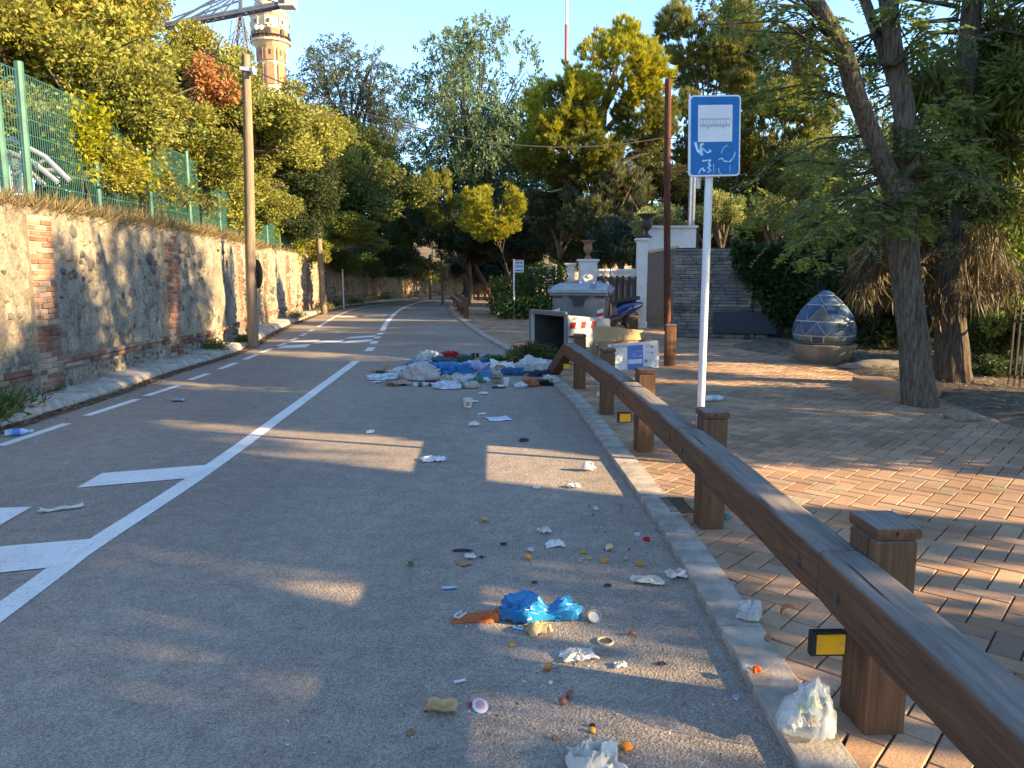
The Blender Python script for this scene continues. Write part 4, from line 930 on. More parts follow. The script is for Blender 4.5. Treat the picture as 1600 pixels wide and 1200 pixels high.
# railings between the urn pillar and the gate pillar
ra, rb_ = tB.copy(), top_.copy(); ra.z = rb_.z = 0.02; ra += Vector((0.3, 0, 0)); rb_ += Vector((-0.15, 0, 0))
rl = thing('iron_railing', 'dark panelled iron railing with white leafy crest between the white pillars', 'railing', (ra + rb_) / 2, math.atan2(rb_.y - ra.y, rb_.x - ra.x)); RL = (rb_ - ra).length
nb = 7
for k in range(nb):
    x = -RL / 2 + RL * (k + .5) / nb; MB().box((x, 0, 0.72), (RL / nb * 0.62, 0.03, 1.3)).build('panel', M_IRON, rl); MB().box((x, -0.02, 0.95), (RL / nb * 0.36, 0.02, 0.5)).build('inset', M_GATE, rl)
for k in range(nb + 1): MB().box((-RL / 2 + RL * k / nb, 0, 0.74), (0.07, 0.07, 1.46)).build('upright', M_IRON, rl)
for z in (0.12, 1.40): MB().box((0, 0.0, z), (RL, 0.05, 0.05)).build('crossbar', M_IRON, rl)
for k in range(nb * 4):
    x = -RL / 2 + RL * (k + .5) / (nb * 4); MB().tube([(x - .06, 0, 1.43), (x - .03, 0, 1.58), (x + .04, 0, 1.66), (x + .07, 0, 1.58), (x + .03, 0, 1.50)], [.02, .022, .022, .018, .012], 5).build('crest_scroll', M_WHITEWALL, rl, smooth=True)

# ------------------------------------------------------------------ slate wall on the right, partly under creeper
wa, wb = at(1052, 520, 18.6), at(1385, 520, 17.2); wa.z = wb.z = 0; wd_ = (wb - wa); WL = wd_.length; wrz = math.atan2(wd_.y, wd_.x)
sw = thing('slate_wall', 'grey brown dry laid slate wall carrying a dark plaque beside the gate', 'wall', wa, wrz)
MB().box((WL / 2, 0.22, 1.08), (WL, 0.36, 2.18)).build('core', pm('dark_joint', (0.05, 0.045, 0.04)), sw)
SLC = [(0.23, 0.205, 0.18), (0.28, 0.245, 0.205), (0.18, 0.17, 0.16), (0.33, 0.28, 0.22), (0.25, 0.20, 0.15), (0.21, 0.205, 0.205)]
SLM = []
for c in SLC:
    me = bpy.data.meshes.new('stone'); bm = bmesh.new(); bmesh.ops.create_cube(bm, size=1.0); bmesh.ops.bevel(bm, geom=bm.edges[:], offset=0.05, segments=1, affect='EDGES'); bm.to_mesh(me); bm.free(); me.materials.append(M_STONE)
    a = me.attributes.new('Col', 'FLOAT_COLOR', 'POINT'); a.data.foreach_set('color', list((*c, 1)) * len(me.vertices)); SLM.append(me)
rw = random.Random(14); z = 0.0; cnt = 0
while z < 2.12:
    h = rw.uniform(0.045, 0.10); x = rw.uniform(-0.1, 0)
    while x < 2.05:
        w = rw.uniform(0.16, 0.46)
        link('stone', SLM[rw.randrange(6)], sw, (x + w / 2, 0.03 + rw.uniform(-.02, .02), z + h / 2), (0, rw.uniform(-.012, .012), rw.uniform(-.03, .03)), (w - 0.008, 0.12, h - 0.008)); x += w
    z += h
pq = thing('wall_plaque', 'long dark blue metal plaque fixed low on the slate wall', 'plaque', wa + wd_.normalized() * 1.62 + Vector((0, -0.10, 0.42)), wrz)
MB().box((0, 0, 0), (1.45, 0.04, 0.50)).build('plate', pm('plaque_navy', (0.035, 0.045, 0.065), rough=0.45), pq, bevel=0.005)
MB().box((0.18, -0.022, 0), (0.008, 0.006, 0.48)).build('seam', M_BLK, pq)

# ------------------------------------------------------------------ mosaic egg on its bowl
eg = G(1303, 574, 0.0)
bowl = thing('stone_bowl', 'wide grey concrete bowl on the dirt carrying the mosaic egg', 'bowl', (eg.x, eg.y + 0.5, 0.0))
MB().lathe([(0.34, -0.1), (0.36, 0.0), (0.44, 0.12), (0.535, 0.30), (0.55, 0.36), (0.53, 0.37), (0.48, 0.36), (0.40, 0.33)], 40).build('basin', pm('bowl_concrete', (0.25, 0.21, 0.17), (0.17, 0.145, 0.12), 4, 0.95, 0.4, 50), bowl, smooth=True)
bowl.scale = (1.0, 1.0, 1.0)
egg = thing('mosaic_egg', 'pointed egg of blue mosaic tiles with white joints resting in a bowl', 'sculpture', (eg.x, eg.y + 0.5, 0.345))
prof = [(0.30, 0.0), (0.44, 0.05), (0.50, 0.13), (0.515, 0.22), (0.50, 0.34), (0.455, 0.47), (0.38, 0.60), (0.285, 0.72), (0.19, 0.815), (0.10, 0.89), (0.03, 0.935)]
def eprof(t):
    t = max(0, min(0.9999, t)) * (len(prof) - 1); i = int(t); f = t - i; return prof[i][0] * (1 - f) + prof[i + 1][0] * f, prof[i][1] * (1 - f) + prof[i + 1][1] * f
MB().lathe(prof, 40).build('grout_body', pm('pale_grout', (0.52, 0.54, 0.50), (0.42, 0.44, 0.41), 6, 0.85), egg, smooth=True)
TB = [pm('tile_blue_%d' % i, c, tuple(x * .55 for x in c), 16, 0.5, 0.2, 30) for i, c in enumerate([(0.06, 0.13, 0.22), (0.085, 0.17, 0.28), (0.04, 0.09, 0.17), (0.12, 0.20, 0.25), (0.15, 0.145, 0.13), (0.06, 0.17, 0.34), (0.17, 0.20, 0.20)])]
def tile(poly, mi):
    c = (sum(p[0] for p in poly) / len(poly), sum(p[1] for p in poly) / len(poly)); 
    rr = max(0.06, eprof(c[1])[0]); out = []
    for p in poly:
        dx, dy = (p[0] - c[0]) * rr, (p[1] - c[1]) * 1.25; L = math.hypot(dx, dy); k = max(0.3, 1 - 0.017 / max(L, .03)); out.append((c[0] + (p[0] - c[0]) * k, c[1] + (p[1] - c[1]) * k))
    if len(out) == 3: out = [out[0], out[1], out[2], ((out[2][0] + out[0][0]) / 2, (out[2][1] + out[0][1]) / 2)]
    n = 5; vs = []; fs = []
    for lay in (0.012, -0.012):
        for i in range(n):
            for j in range(n):
                u, v = i / (n - 1), j / (n - 1); th_ = (out[0][0] * (1 - u) + out[1][0] * u) * (1 - v) + (out[3][0] * (1 - u) + out[2][0] * u) * v; t = (out[0][1] * (1 - u) + out[1][1] * u) * (1 - v) + (out[3][1] * (1 - u) + out[2][1] * u) * v
                r, z = eprof(t); vs.append(((r + lay) * math.cos(th_), (r + lay) * math.sin(th_), z + lay * 0.6 * t))
    for i in range(n - 1):
        for j in range(n - 1): a = i * n + j; fs.append((a, a + n, a + n + 1, a + 1))
    brd = [i * n for i in range(n)] + [(n - 1) * n + j for j in range(1, n)] + [i * n + n - 1 for i in range(n - 2, -1, -1)] + [j for j in range(n - 2, 0, -1)]
    for a, b in zip(brd, brd[1:] + brd[:1]): fs.append((a, a + n * n, b + n * n, b))
    MB().add(vs, fs).build('tile', TB[mi], egg, smooth=True, angle=50)
rt = random.Random(4); NT = 8; o0 = math.radians(-90) - math.pi / NT
for k in range(NT * 2):
    a0 = o0 + k * math.pi / NT; a1 = a0 + math.pi / NT; tile([(a0, 0.10), (a1, 0.10), (a1, 0.25), (a0, 0.25)], rt.choice((3, 6, 3, 1, 2, 0)))
def zig(n, t0, t1, ph, cols):
    for k in range(n):
        a0 = o0 + ph + k * 2 * math.pi / n; a1 = a0 + 2 * math.pi / n; am = (a0 + a1) / 2; a2 = am + 2 * math.pi / n
        tile([(a0, t0), (a1, t0), (am, t1)], rt.choice(cols)); tile([(a1, t0), (a2, t1), (am, t1)], rt.choice(cols))
zig(9, 0.255, 0.46, 0.1, (0, 1, 2, 0)); zig(7, 0.465, 0.68, 0.3, (0, 1, 4, 2)); zig(5, 0.685, 0.85, 0.0, (4, 1, 0)); zig(4, 0.855, 0.995, 0.4, (5, 1))

# ------------------------------------------------------------------ low planter block round the robinia
pl0, pl1, pl2 = G(1322, 607), G(1418, 628), G(1472, 626)
plt_ = thing('planter_edge', 'low block wall with painted-in orange sunlight at the foot of the leaning tree', 'planter', G(1400, 630)); plt_.location.z = 0
b_a, b_b = G(1330, 606), G(1416, 634)
MB().prism([tuple(loc(plt_, p)[:2]) for p in (b_a, b_b, b_b + Vector((.35, .62, 0)), b_a + Vector((.55, .35, 0)))], -0.05, 0.16).build('front_block', pm('block_sun_tint', (0.36, 0.22, 0.125), (0.29, 0.175, 0.10), 4, 0.9, 0.2, 40), plt_, bevel=0.012)  # orange of the low sun is put into the block colour
b_c, b_d = G(1452, 627), G(1470, 624)
MB().prism([tuple(loc(plt_, p)[:2]) for p in (b_c, b_d, b_d + Vector((.25, 1.0, 0)), b_c + Vector((.25, 1.0, 0)))], -0.05, 0.22).build('side_block', MATS['block_sun_tint'], plt_, bevel=0.012)
def rock(name, label, p, s, seed, col=(0.27, 0.22, 0.16)):
    bm = bmesh.new(); bmesh.ops.create_icosphere(bm, subdivisions=3, radius=1)
    for v in bm.verts: v.co *= 1 + 0.30 * mnoise.noise(v.co * 1.2 + Vector((seed, 0, 0))) + 0.07 * mnoise.noise(v.co * 5); v.co = Vector((v.co.x * s[0], v.co.y * s[1], v.co.z * s[2]))
    me = bpy.data.meshes.new(name); bm.to_mesh(me); bm.free(); me.materials.append(pm('rock_%s' % name, col, tuple(x * .6 for x in col), 12, 0.95, 0.6, 25, 0.01)); me.shade_smooth()
    return tag(link(name, me, None, p), label, 'rock')
rock('flat_stone', 'flat pale stone at the paving edge beside the leaning trunk', G(1508, 652, 0.05), (0.20, 0.16, 0.06), 3)
rock('flat_stone', 'long grey rock slab on the dirt behind the planter block', G(1382, 572, 0.09), (0.62, 0.35, 0.10), 8, (0.2, 0.18, 0.16))

# ------------------------------------------------------------------ far landmarks
TD = 140.0
tb0 = at(433, 300, TD)
tw = thing('water_tower', 'ornate cream and brick water tower rising above the hillside trees', 'tower', (tb0.x, TD, 8))
M_CREAM = pm('tower_stone', (0.55, 0.44, 0.30), (0.44, 0.35, 0.24), 0.8, 0.9); M_TBRICK = pm('tower_brick', (0.42, 0.19, 0.10), (0.33, 0.15, 0.085), 1.2, 0.9); M_DARKWIN = pm('dark_window', (0.05, 0.05, 0.06), rough=0.3)
def tz(y): return at(433, y, TD).z - 8
pxt = TD / FPX
def ring(name, r0, y0, r1, y1, mat, n=16): return MB().lathe([(r0 * pxt, tz(y0)), (r1 * pxt, tz(y1))], n).build(name, mat, tw)
ring('shaft', 19, 300, 19.5, 78, M_CREAM); ring('corbel', 20, 79, 28, 69, M_CREAM); ring('balcony_floor', 29.5, 69.5, 29.5, 66, M_CREAM); ring('drum', 25, 66, 25.5, 28, M_CREAM); ring('brick_band', 25.4, 66, 25.4, 50, M_TBRICK); ring('cornice', 26, 31, 29, 27, M_CREAM); ring('cornice_lip', 29.5, 27, 29.5, 25, M_CREAM)
MB().lathe([(r * pxt, tz(y)) for r, y in ((24, 25), (23.5, 18), (21, 8), (16, -4), (9, -12), (2, -17))], 20).build('dome', pm('dome_tile', (0.50, 0.40, 0.29), (0.4, 0.32, 0.23), 2, 0.8), tw, smooth=True)
for k in range(8):
    a = math.radians(-90 + 45 * k + 12); ca, sa = math.cos(a), math.sin(a); Rz = Matrix.Rotation(a + math.pi / 2, 3, 'Z')
    def tbx(name, r, y0, y1, w, mat, parent=tw, d=0.3): return MB().box((ca * r * pxt, sa * r * pxt, (tz(y0) + tz(y1)) / 2), (w * pxt, d, tz(y0) - tz(y1) if tz(y0) > tz(y1) else tz(y1) - tz(y0)), Rz).build(name, mat, parent)
    def arch(name, r, yb, yt, w, mat, d):
        h = tz(yt) - tz(yb); ww = w * pxt / 2; P = [(-ww, 0), (ww, 0), (ww, h - ww)] + [(ww * math.cos(math.radians(q)), h - ww + ww * math.sin(math.radians(q))) for q in (30, 60, 90, 120, 150)] + [(-ww, h - ww)]
        return MB().prism(P, 0, d, M=Rz @ UP).build(name, mat, tw, loc=(ca * r * pxt, sa * r * pxt, tz(yb)))
    arch('niche', 18.6, 98, 76, 12, M_TBRICK, 0.25); arch('window', 19.2, 90, 82, 2.6, M_DARKWIN, 0.25); arch('niche', 18.6, 135, 101, 11, M_TBRICK, 0.25); arch('window', 25.2, 64, 50, 5.5, M_DARKWIN, 0.3)
    tbx('pilaster', 25.3, 66, 29, 3, M_CREAM); tbx('frieze_panel', 25.0, 46, 32, 10, pm('frieze', (0.58, 0.48, 0.34)), d=0.4); arch('oculus', 25.6, 43, 37, 3.0, M_DARKWIN, 0.3)
for k in range(32):
    a = 2 * math.pi * k / 32; MB().bar((math.cos(a) * 29 * pxt, math.sin(a) * 29 * pxt, tz(66)), (math.cos(a) * 29 * pxt, math.sin(a) * 29 * pxt, tz(60)), 0.10).build('baluster', M_IRON, tw)
MB().lathe([(28.7 * pxt, tz(60.6)), (29.3 * pxt, tz(60.6)), (29.3 * pxt, tz(60)), (28.7 * pxt, tz(60))], 32).build('balcony_rail', M_IRON, tw)
for dx in (-12, -5): MB().lathe([(0.1, -0.2), (0.42, 0), (0.1, 0.1)], 14, (dx * pxt, -25.8 * pxt, tz(51)), M=Matrix.Rotation(math.radians(90), 3, 'X')).build('dish_antenna', M_HW, tw, smooth=True)
AD = 120.0; pa_ = AD / FPX
mb0 = at(376, 260, AD)
al = thing('lattice_lever_tower', 'dark steel lattice mast with long tilted truss arm and grey cabin', 'tower', (mb0.x, AD, 8))
M_STEEL = pm('dark_steel', (0.10, 0.12, 0.16), (0.07, 0.08, 0.11), 2, 0.5)
def aw(px, py, dy=0.0): p = at(px, py, AD); return Vector((p.x - mb0.x, dy, p.z - 8))
lat = MB(); prev = None
for j, y in enumerate((255, 190, 140, 105, 75, 48, 28)):
    w = 3.2 + (y - 28) * 0.12; pts = [aw(376 - w * 1.0, y, -w * pa_), aw(376 + w, y, -w * pa_), aw(376 + w, y, w * pa_), aw(376 - w, y, w * pa_)]
    if prev:
        for k in range(4): lat.bar(prev[k], pts[k], 0.22); lat.bar(prev[k], pts[(k + 1) % 4], 0.10); lat.bar(pts[k], pts[(k + 1) % 4], 0.10); lat.bar(prev[(k + 1) % 4], pts[k], 0.10)
    prev = pts
for sx in (-1, 1):
    lat.bar(aw(376 + sx * 4, 30), aw(376 + sx * 22, 100), 0.10); lat.bar(aw(376 + sx * 14, 32), aw(376 + sx * 22, 100), 0.08); lat.bar(aw(376 + sx * 9, 48), aw(376 + sx * 17, 60), 0.08); lat.bar(aw(376 + sx * 5, 62), aw(376 + sx * 19, 62), 0.08)
lat.bar(aw(376, 30), aw(376, -12), 0.5)
lat.build('mast', M_STEEL, al)
arm = MB(); N = 18; pr = None
for i in range(N + 1):
    t = i / N; x = 232 + (446 - 232) * t; yb = 49 - 41 * t; hh = 8 - 2 * t; q = [aw(x, yb, -.7), aw(x, yb, .7), aw(x, yb - hh * .55, .7), aw(x, yb - hh * .55, -.7)]
    if pr:
        for k in range(4): arm.bar(pr[k], q[k], 0.28); arm.bar(pr[k], q[(k + 1) % 4], 0.12)
    pr = q
for xx, yy in ((250, 36), (290, 32), (330, 22), (350, 18), (415, 10), (440, 6)): arm.bar(aw(376, -12), aw(xx, yy), 0.16)
arm.bar(aw(262, 40), aw(340, -4), 0.25); arm.bar(aw(262, 40), aw(372, 2), 0.2); arm.bar(aw(318, 28), aw(335, 0), 0.12); arm.bar(aw(350, 22), aw(335, 0), 0.12)
arm.build('arm', M_STEEL, al)
cbn = MB().box(aw(449, 1), (2.3, 2.0, 2.0)).build('cabin', pm('cabin_grey', (0.42, 0.44, 0.46)), al, bevel=0.05)
MB().box(aw(443, 0, -1.02), (0.8, 0.06, 1.5)).build('cabin_window', M_DARKWIN, al)
mst = at(884, 130, 260); ms = thing('radio_mast', 'distant thin red and white radio mast above the pine', 'mast', (mst.x, 260, 0))
for k in range(9):
    z0 = 20 + 12.0 * k; MB().tube([(0, 0, z0), (0, 0, z0 + 12.0)], 0.55, 6).build('section', pm('mast_red', (0.5, 0.12, 0.10)) if k % 2 == 0 else M_HW, ms)
MB().tube([(0, 0, -10), (0, 0, 20)], 0.6, 6).build('base_section', M_GALV, ms)
OFF = [(9.5, -5.0, 4.0, 2.6, 3.4, 'oak'), (10.5, -1.9, 4.4, 1.5, 3.6, 'oak'), (10.0, 1.35, 4.2, 1.0, 3.4, 'oak'), (10.0, 5.2, 4.2, 1.9, 3.6, 'oak'), (10.5, 8.0, 4.3, 1.6, 3.5, 'oak'), (11.0, 12.0, 4.6, 1.6, 3.8, 'oak'), (12.5, 14.6, 5.0, 2.0, 4.0, 'robinia'), (16.0, 17.6, 5.5, 2.4, 4.2, 'oak'), (19, 23, 5.5, 3.0, 4.0, 'robinia'), (14.5, 0.5, 8.0, 2.4, 2.2, 'robinia'), (14.5, 7.0, 8.2, 2.4, 2.2, 'wisp'), (11.2, -0.3, 5.8, 1.5, 2.0, 'oak'), (11.2, 2.2, 5.9, 1.4, 1.9, 'oak'), (8.6, 5.6, 1.5, 1.5, 1.5, 'shrub'), (8.8, 8.0, 1.5, 1.3, 1.6, 'shrub'), (8.8, 0.9, 1.5, 1.1, 1.5, 'shrub'), (8.6, -2.2, 1.6, 1.6, 1.6, 'shrub'), (9.6, -0.1, 4.7, 1.0, 0.9, 'oak'), (9.6, 2.5, 4.75, 0.95, 0.85, 'oak')]  # unseen crowns, spaced so that their gaps shape the sun streaks
# ------------------------------------------------------------------ vegetation
def unit(n, rng):
    v = rng.normal(size=(n, 3)); return v / np.linalg.norm(v, axis=1, keepdims=True)
def leaf_quads(pos, ax, L, Wd, rng, col):
    n = len(pos); r = unit(n, rng); side = np.cross(ax, r); side /= np.linalg.norm(side, axis=1, keepdims=True) + 1e-9
    L = (np.asarray(L) * rng.uniform(0.6, 1.3, n))[:, None]; Wd = (np.asarray(Wd) * rng.uniform(0.7, 1.2, n))[:, None]
    V = np.empty((n, 4, 3)); V[:, 0] = pos; V[:, 1] = pos + ax * L * 0.45 + side * Wd * 0.5; V[:, 2] = pos + ax * L; V[:, 3] = pos + ax * L * 0.45 - side * Wd * 0.5
    F = np.arange(4 * n).reshape(n, 4); C = np.repeat(col, 4, axis=0); return V.reshape(-1, 3), F, C
def cloud(centers, radii, per, L, Wd, rng, squash=(1, 1, 1), out=1.0, up=0.0, jit=0.8, inner=0.45, cvar=0.22, lvar=0.25, warm=0.12):
    P, A, C = [], [], []
    for c, r in zip(centers, radii):
        u = unit(per, rng); rad = r * (inner + (1 - inner) * rng.random(per) ** 0.6)
        P.append(np.asarray(c) + u * rad[:, None] * np.asarray(squash)); a = u * out + unit(per, rng) * jit + np.array([0, 0, up]); A.append(a / (np.linalg.norm(a, axis=1, keepdims=True) + 1e-9))
        k = rng.uniform(1 - cvar, 1 + cvar); b = k * rng.uniform(1 - lvar, 1 + lvar, per); w = rng.uniform(-warm, warm, per) + rng.uniform(-warm, warm) * .7
        C.append(np.stack([b * (1 + w), b, b * (1 - w)], 1))
    return leaf_quads(np.concatenate(P), np.concatenate(A), L, Wd, rng, np.concatenate(C))
def lobes(n, rng, rmin=0.5, rmax=0.95, zmin=-0.75, power=1.0):
    out = []
    while len(out) < n:
        u = unit(1, rng)[0]
        if u[2] < zmin: continue
        out.append(u * rng.uniform(rmin, rmax) ** power)
    return np.array(out)
def fill(rng, n, freq, cut, inner):
    out = []; off_ = rng.uniform(0, 60, 3)
    while len(out) < n:
        u = unit(1, rng)[0] * (inner + (1 - inner) * rng.random()) ** .6
        k = mnoise.noise(Vector(u * freq + off_)) + .35 * mnoise.noise(Vector(u * freq * 2.6 + off_)); r = np.linalg.norm(u)
        if k > cut + max(0, r - .72) * .9 and u[2] > -.85: out.append(u)
    return np.array(out)
def tufts(P, k, L, Wd, rng, up, spread):
    n = len(P); d = P * .7 + unit(n, rng) * .35 + np.array([0, 0, up]); d /= np.linalg.norm(d, axis=1, keepdims=True); D = np.repeat(d, k, 0); pos = np.repeat(P, k, 0) + D * (rng.random((n * k, 1)) - .5) * .07
    a = D + unit(n * k, rng) * spread; a /= np.linalg.norm(a, axis=1, keepdims=True); b = np.repeat(rng.uniform(.75, 1.25, n), k) * rng.uniform(.8, 1.2, n * k); w = np.repeat(rng.uniform(-.14, .14, n), k)
    return leaf_quads(pos, a, L, Wd, rng, np.stack([b * (1 + w), b, b * (1 - w)], 1))
def sprays(P, k, S_, L, Wd, rng):
    n = len(P); d = P * .8 + unit(n, rng) * .7 + np.array([0, 0, -.25]); d /= np.linalg.norm(d, axis=1, keepdims=True); t = np.tile(np.linspace(0, 1, k), n)[:, None]; D = np.repeat(d, k, 0)
    pos = np.repeat(P, k, 0) + D * t * S_ - np.array([0, 0, 1]) * t ** 2 * S_ * .4 + rng.normal(size=(n * k, 3)) * .008; a = unit(n * k, rng) * .9 + D * .5 - np.array([0, 0, .35]); a /= np.linalg.norm(a, axis=1, keepdims=True)
    b = np.repeat(rng.uniform(.75, 1.25, n), k) * rng.uniform(.85, 1.15, n * k); w = np.repeat(rng.uniform(-.14, .14, n), k); return leaf_quads(pos, a, L, Wd, rng, np.stack([b * (1 + w), b, b * (1 - w)], 1))
GEN = leafmat('foliage', (0.1, 0.1, 0.03))
PROTO = {}
def proto(kind, var):
    if (kind, var) in PROTO: return PROTO[(kind, var)]
    rng = np.random.default_rng(hash_seed(kind, var))
    if kind == 'oak':
        big = lobes(11, rng, 0.5, 0.72, -0.6); ctr = [b + unit(1, rng)[0] * rng.uniform(0.1, 0.34) for b in big for _ in range(7)] + list(lobes(14, rng, 0.1, 0.45)); ctr = np.array(ctr)
        V, F, C = cloud(ctr, rng.uniform(0.15, 0.27, len(ctr)), 430, 0.050, 0.030, rng, (1, 1, .8), 1, 0.25, 0.9, 0.4, 0.2)
    elif kind == 'pine':                                    # upright needle tufts, thinned by noise so that boughs and gaps show
        P = fill(rng, 1500, 1.5, -.05, .35); V, F, C = tufts(P, 26, .13, .015, rng, 0.75, 0.6)
    elif kind == 'robinia':                                 # drooping feathered sprays
        P = fill(rng, 1500, 1.9, -.12, .2); V, F, C = sprays(P, 18, .15, .050, .022, rng)
    elif kind == 'wisp':
        P = fill(rng, 1150, 2.1, -.06, .1); V, F, C = sprays(P, 18, .15, .048, .022, rng)
    else:                                                   # shrub
        ctr = np.concatenate([lobes(34, rng, 0.45, 0.85, -0.5), lobes(8, rng, 0.1, 0.4)])
        V, F, C = cloud(ctr, rng.uniform(0.18, 0.3, len(ctr)), 230, 0.085, 0.045, rng, (1, 1, .9), 0.9, 0.35, 0.9, 0.3, 0.2)
    PROTO[(kind, var)] = np_mesh('crown', V, F, GEN, C); return PROTO[(kind, var)]
def hash_seed(kind, var): return sum(ord(c) * (i + 3) for i, c in enumerate(kind)) * 17 + var * 101
def ground_z(x, y):
    h = hill_z(x, y) if (x < 0 or y > 40) else -1
    if h > 0: return h
    if x > 4.5 and y < 40: return right_z(x, y) if right_z(x, y) > -0.14 else -0.06
    return -0.06
def set_mat(o, m): o.material_slots[0].link = 'OBJECT'; o.material_slots[0].material = m
def limbs(mb, base, ctr, r, rx, rz, rng, n=7, sub=2):
    base, ctr = Vector(base), Vector(ctr); fork = base.lerp(ctr, 0.55) + Vector((rng.uniform(-.1, .1) * rx, 0, 0))
    mb.tube([base - Vector((0, 0, .25)), base + Vector((0, 0, .05)), base.lerp(fork, .5) + Vector((rng.uniform(-.08, .08) * rx, rng.uniform(-.05, .05) * rx, 0)), fork], [r * 1.35, r * 1.1, r * .9, r * .75], 9)
    for i in range(n):
        a = 2 * math.pi * i / n + rng.uniform(-.4, .4); e = ctr + Vector((math.cos(a) * rx * rng.uniform(.4, .8), math.sin(a) * rx * rng.uniform(.4, .8), rz * rng.uniform(-.35, .75)))
        s = fork.lerp(ctr, rng.uniform(0, .5)); m = s.lerp(e, .5) + Vector((0, 0, rz * .1)); mb.tube([s, m, e], [r * .5, r * .32, r * .1], 6, caps=False)
        for _ in range(sub):
            e2 = e + Vector((rng.uniform(-.35, .35) * rx, rng.uniform(-.35, .35) * rx, rng.uniform(-.2, .4) * rz)); mb.tube([m, m.lerp(e2, .6) + Vector((0, 0, .05 * rz)), e2], [r * .22, r * .14, r * .05], 5, caps=False)
rtree = random.Random(77)
def tree(name, label, cx, cy, d, rx, rz, kind, var, hue, cat='tree', group=None, transl=0.35, r=None, bark=None, n=7, pos=None, bdx=0.0):
    """crown centre as seen at (cx, cy) at distance d, radii in metres"""
    c = Vector(pos) if pos is not None else at(cx, cy, d); gz = ground_z(c.x, c.y); base = Vector((c.x + bdx + rtree.uniform(-.2, .2) * rx, c.y + rtree.uniform(-.1, .1) * rx, gz))
    if name in ('evergreen_tree', 'hillside_shrub', 'feathery_tree'):
        while wall_dist(base.x, base.y) < 1.0: base.x -= 0.3; base.y += 0.12
        base.z = hill_z(base.x, base.y)
    elif bdx: base.z = ground_z(base.x, base.y)
    t = thing(name, label, cat, base, 0, group); lc = c - base
    mb = MB(); limbs(mb, Vector((0, 0, 0)), lc, r or 0.055 * rx + 0.05, rx, rz, rtree, n); mb.build('trunk', bark or M_BARK, t, smooth=True)
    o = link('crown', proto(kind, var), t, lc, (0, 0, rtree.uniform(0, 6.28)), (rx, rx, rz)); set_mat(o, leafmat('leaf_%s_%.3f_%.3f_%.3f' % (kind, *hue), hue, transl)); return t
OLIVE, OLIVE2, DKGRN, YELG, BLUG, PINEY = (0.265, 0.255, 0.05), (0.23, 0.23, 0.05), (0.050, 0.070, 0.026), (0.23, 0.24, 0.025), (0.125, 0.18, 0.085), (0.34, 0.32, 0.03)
HG = 'evergreen trees on the slope above the plaster wall'
for lab, cx, cy, d, rx, rz, kind, v, hue in [
    ('broad olive evergreen right behind the two thick fence posts', 40, 95, 13.5, 2.3, 1.9, 'oak', 0, OLIVE),
    ('tall evergreen with the highest crown over the green fence', 80, -40, 16, 2.1, 2.4, 'oak', 1, OLIVE),
    ('round evergreen whose edge meets the sky beside the steel arm', 170, 62, 17.5, 1.55, 1.6, 'oak', 2, OLIVE),
    ('low bushy evergreen pressed against the wire panels', 160, 215, 13.6, 1.7, 1.4, 'oak', 2, OLIVE2),
    ('pointed evergreen beneath the steel truss arm', 298, 125, 21.5, 1.8, 1.6, 'oak', 0, OLIVE),
    ('evergreen with a dead brown branch by the utility pole', 345, 215, 22, 2.5, 2.2, 'oak', 1, OLIVE2),
    ('evergreen filling the slope behind the middle fence posts', 265, 255, 17.5, 1.9, 1.4, 'oak', 1, OLIVE2),
    ('evergreen just below the water tower', 425, 225, 27, 2.6, 2.2, 'oak', 2, OLIVE),
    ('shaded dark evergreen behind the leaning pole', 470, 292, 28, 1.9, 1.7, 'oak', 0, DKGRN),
    ('evergreen right of the tower with a small brown patch', 492, 245, 34, 2.2, 2.2, 'oak', 2, OLIVE2),
    ('small evergreen beside the utility pole foot of the slope', 395, 318, 23, 1.5, 1.3, 'oak', 0, OLIVE2),
    ('wide soft green tree hanging over the far wall', 565, 318, 36, 3.2, 2.6, 'oak', 1, (0.12, 0.14, 0.035)),
    ('tree on the slope under the feathery crown', 548, 255, 42, 2.8, 2.3, 'oak', 2, OLIVE2),
    ('bright tree low above the wall near the bend', 548, 372, 33, 1.9, 1.2, 'oak', 2, (0.16, 0.18, 0.03)),
    ('evergreen at the end of the slope beside the bend', 618, 345, 43, 2.3, 2.9, 'oak', 0, (0.10, 0.125, 0.035)),
    ('dark leafy tree shading the far wall', 600, 405, 40, 2.1, 1.3, 'oak', 1, (0.06, 0.09, 0.035))]:
    tree('evergreen_tree', lab, cx, cy, d, rx, rz, kind, v, hue, group=HG)
for i, (cx, cy, d, rx, rz, hue) in enumerate([(-30, 215, 12.2, 1.4, 1.0, OLIVE2), (75, 225, 12.8, 1.3, 0.95, OLIVE2), (200, 300, 15.0, 1.4, 0.9, OLIVE2), (245, 318, 17.5, 1.4, 1.0, OLIVE), (310, 322, 20, 1.5, 1.1, OLIVE2), (350, 345, 23, 1.5, 1.0, OLIVE2), (440, 355, 28, 1.7, 1.2, DKGRN), (455, 385, 31, 1.6, 0.9, OLIVE2), (120, 262, 12.6, 1.0, 0.7, OLIVE)]):
    tree('hillside_shrub', ['dense shrub at the left end behind the bent tubes', 'dense shrub between the bent tubes and the fence creeper', 'dense shrub behind the creeper covered fence bay', 'sunlit shrub behind the third slim fence post', 'shrub behind the fence left of the utility pole', 'shrub behind the fence at the utility pole', 'dark shrub behind the fence right of the utility pole', 'shrub behind the fence by the leaning pole', 'shrub behind the thick fence post'][i], cx, cy, d, rx, rz, 'shrub', i % 3, hue, cat='shrub', group='shrubs behind the wire fence', r=.05)
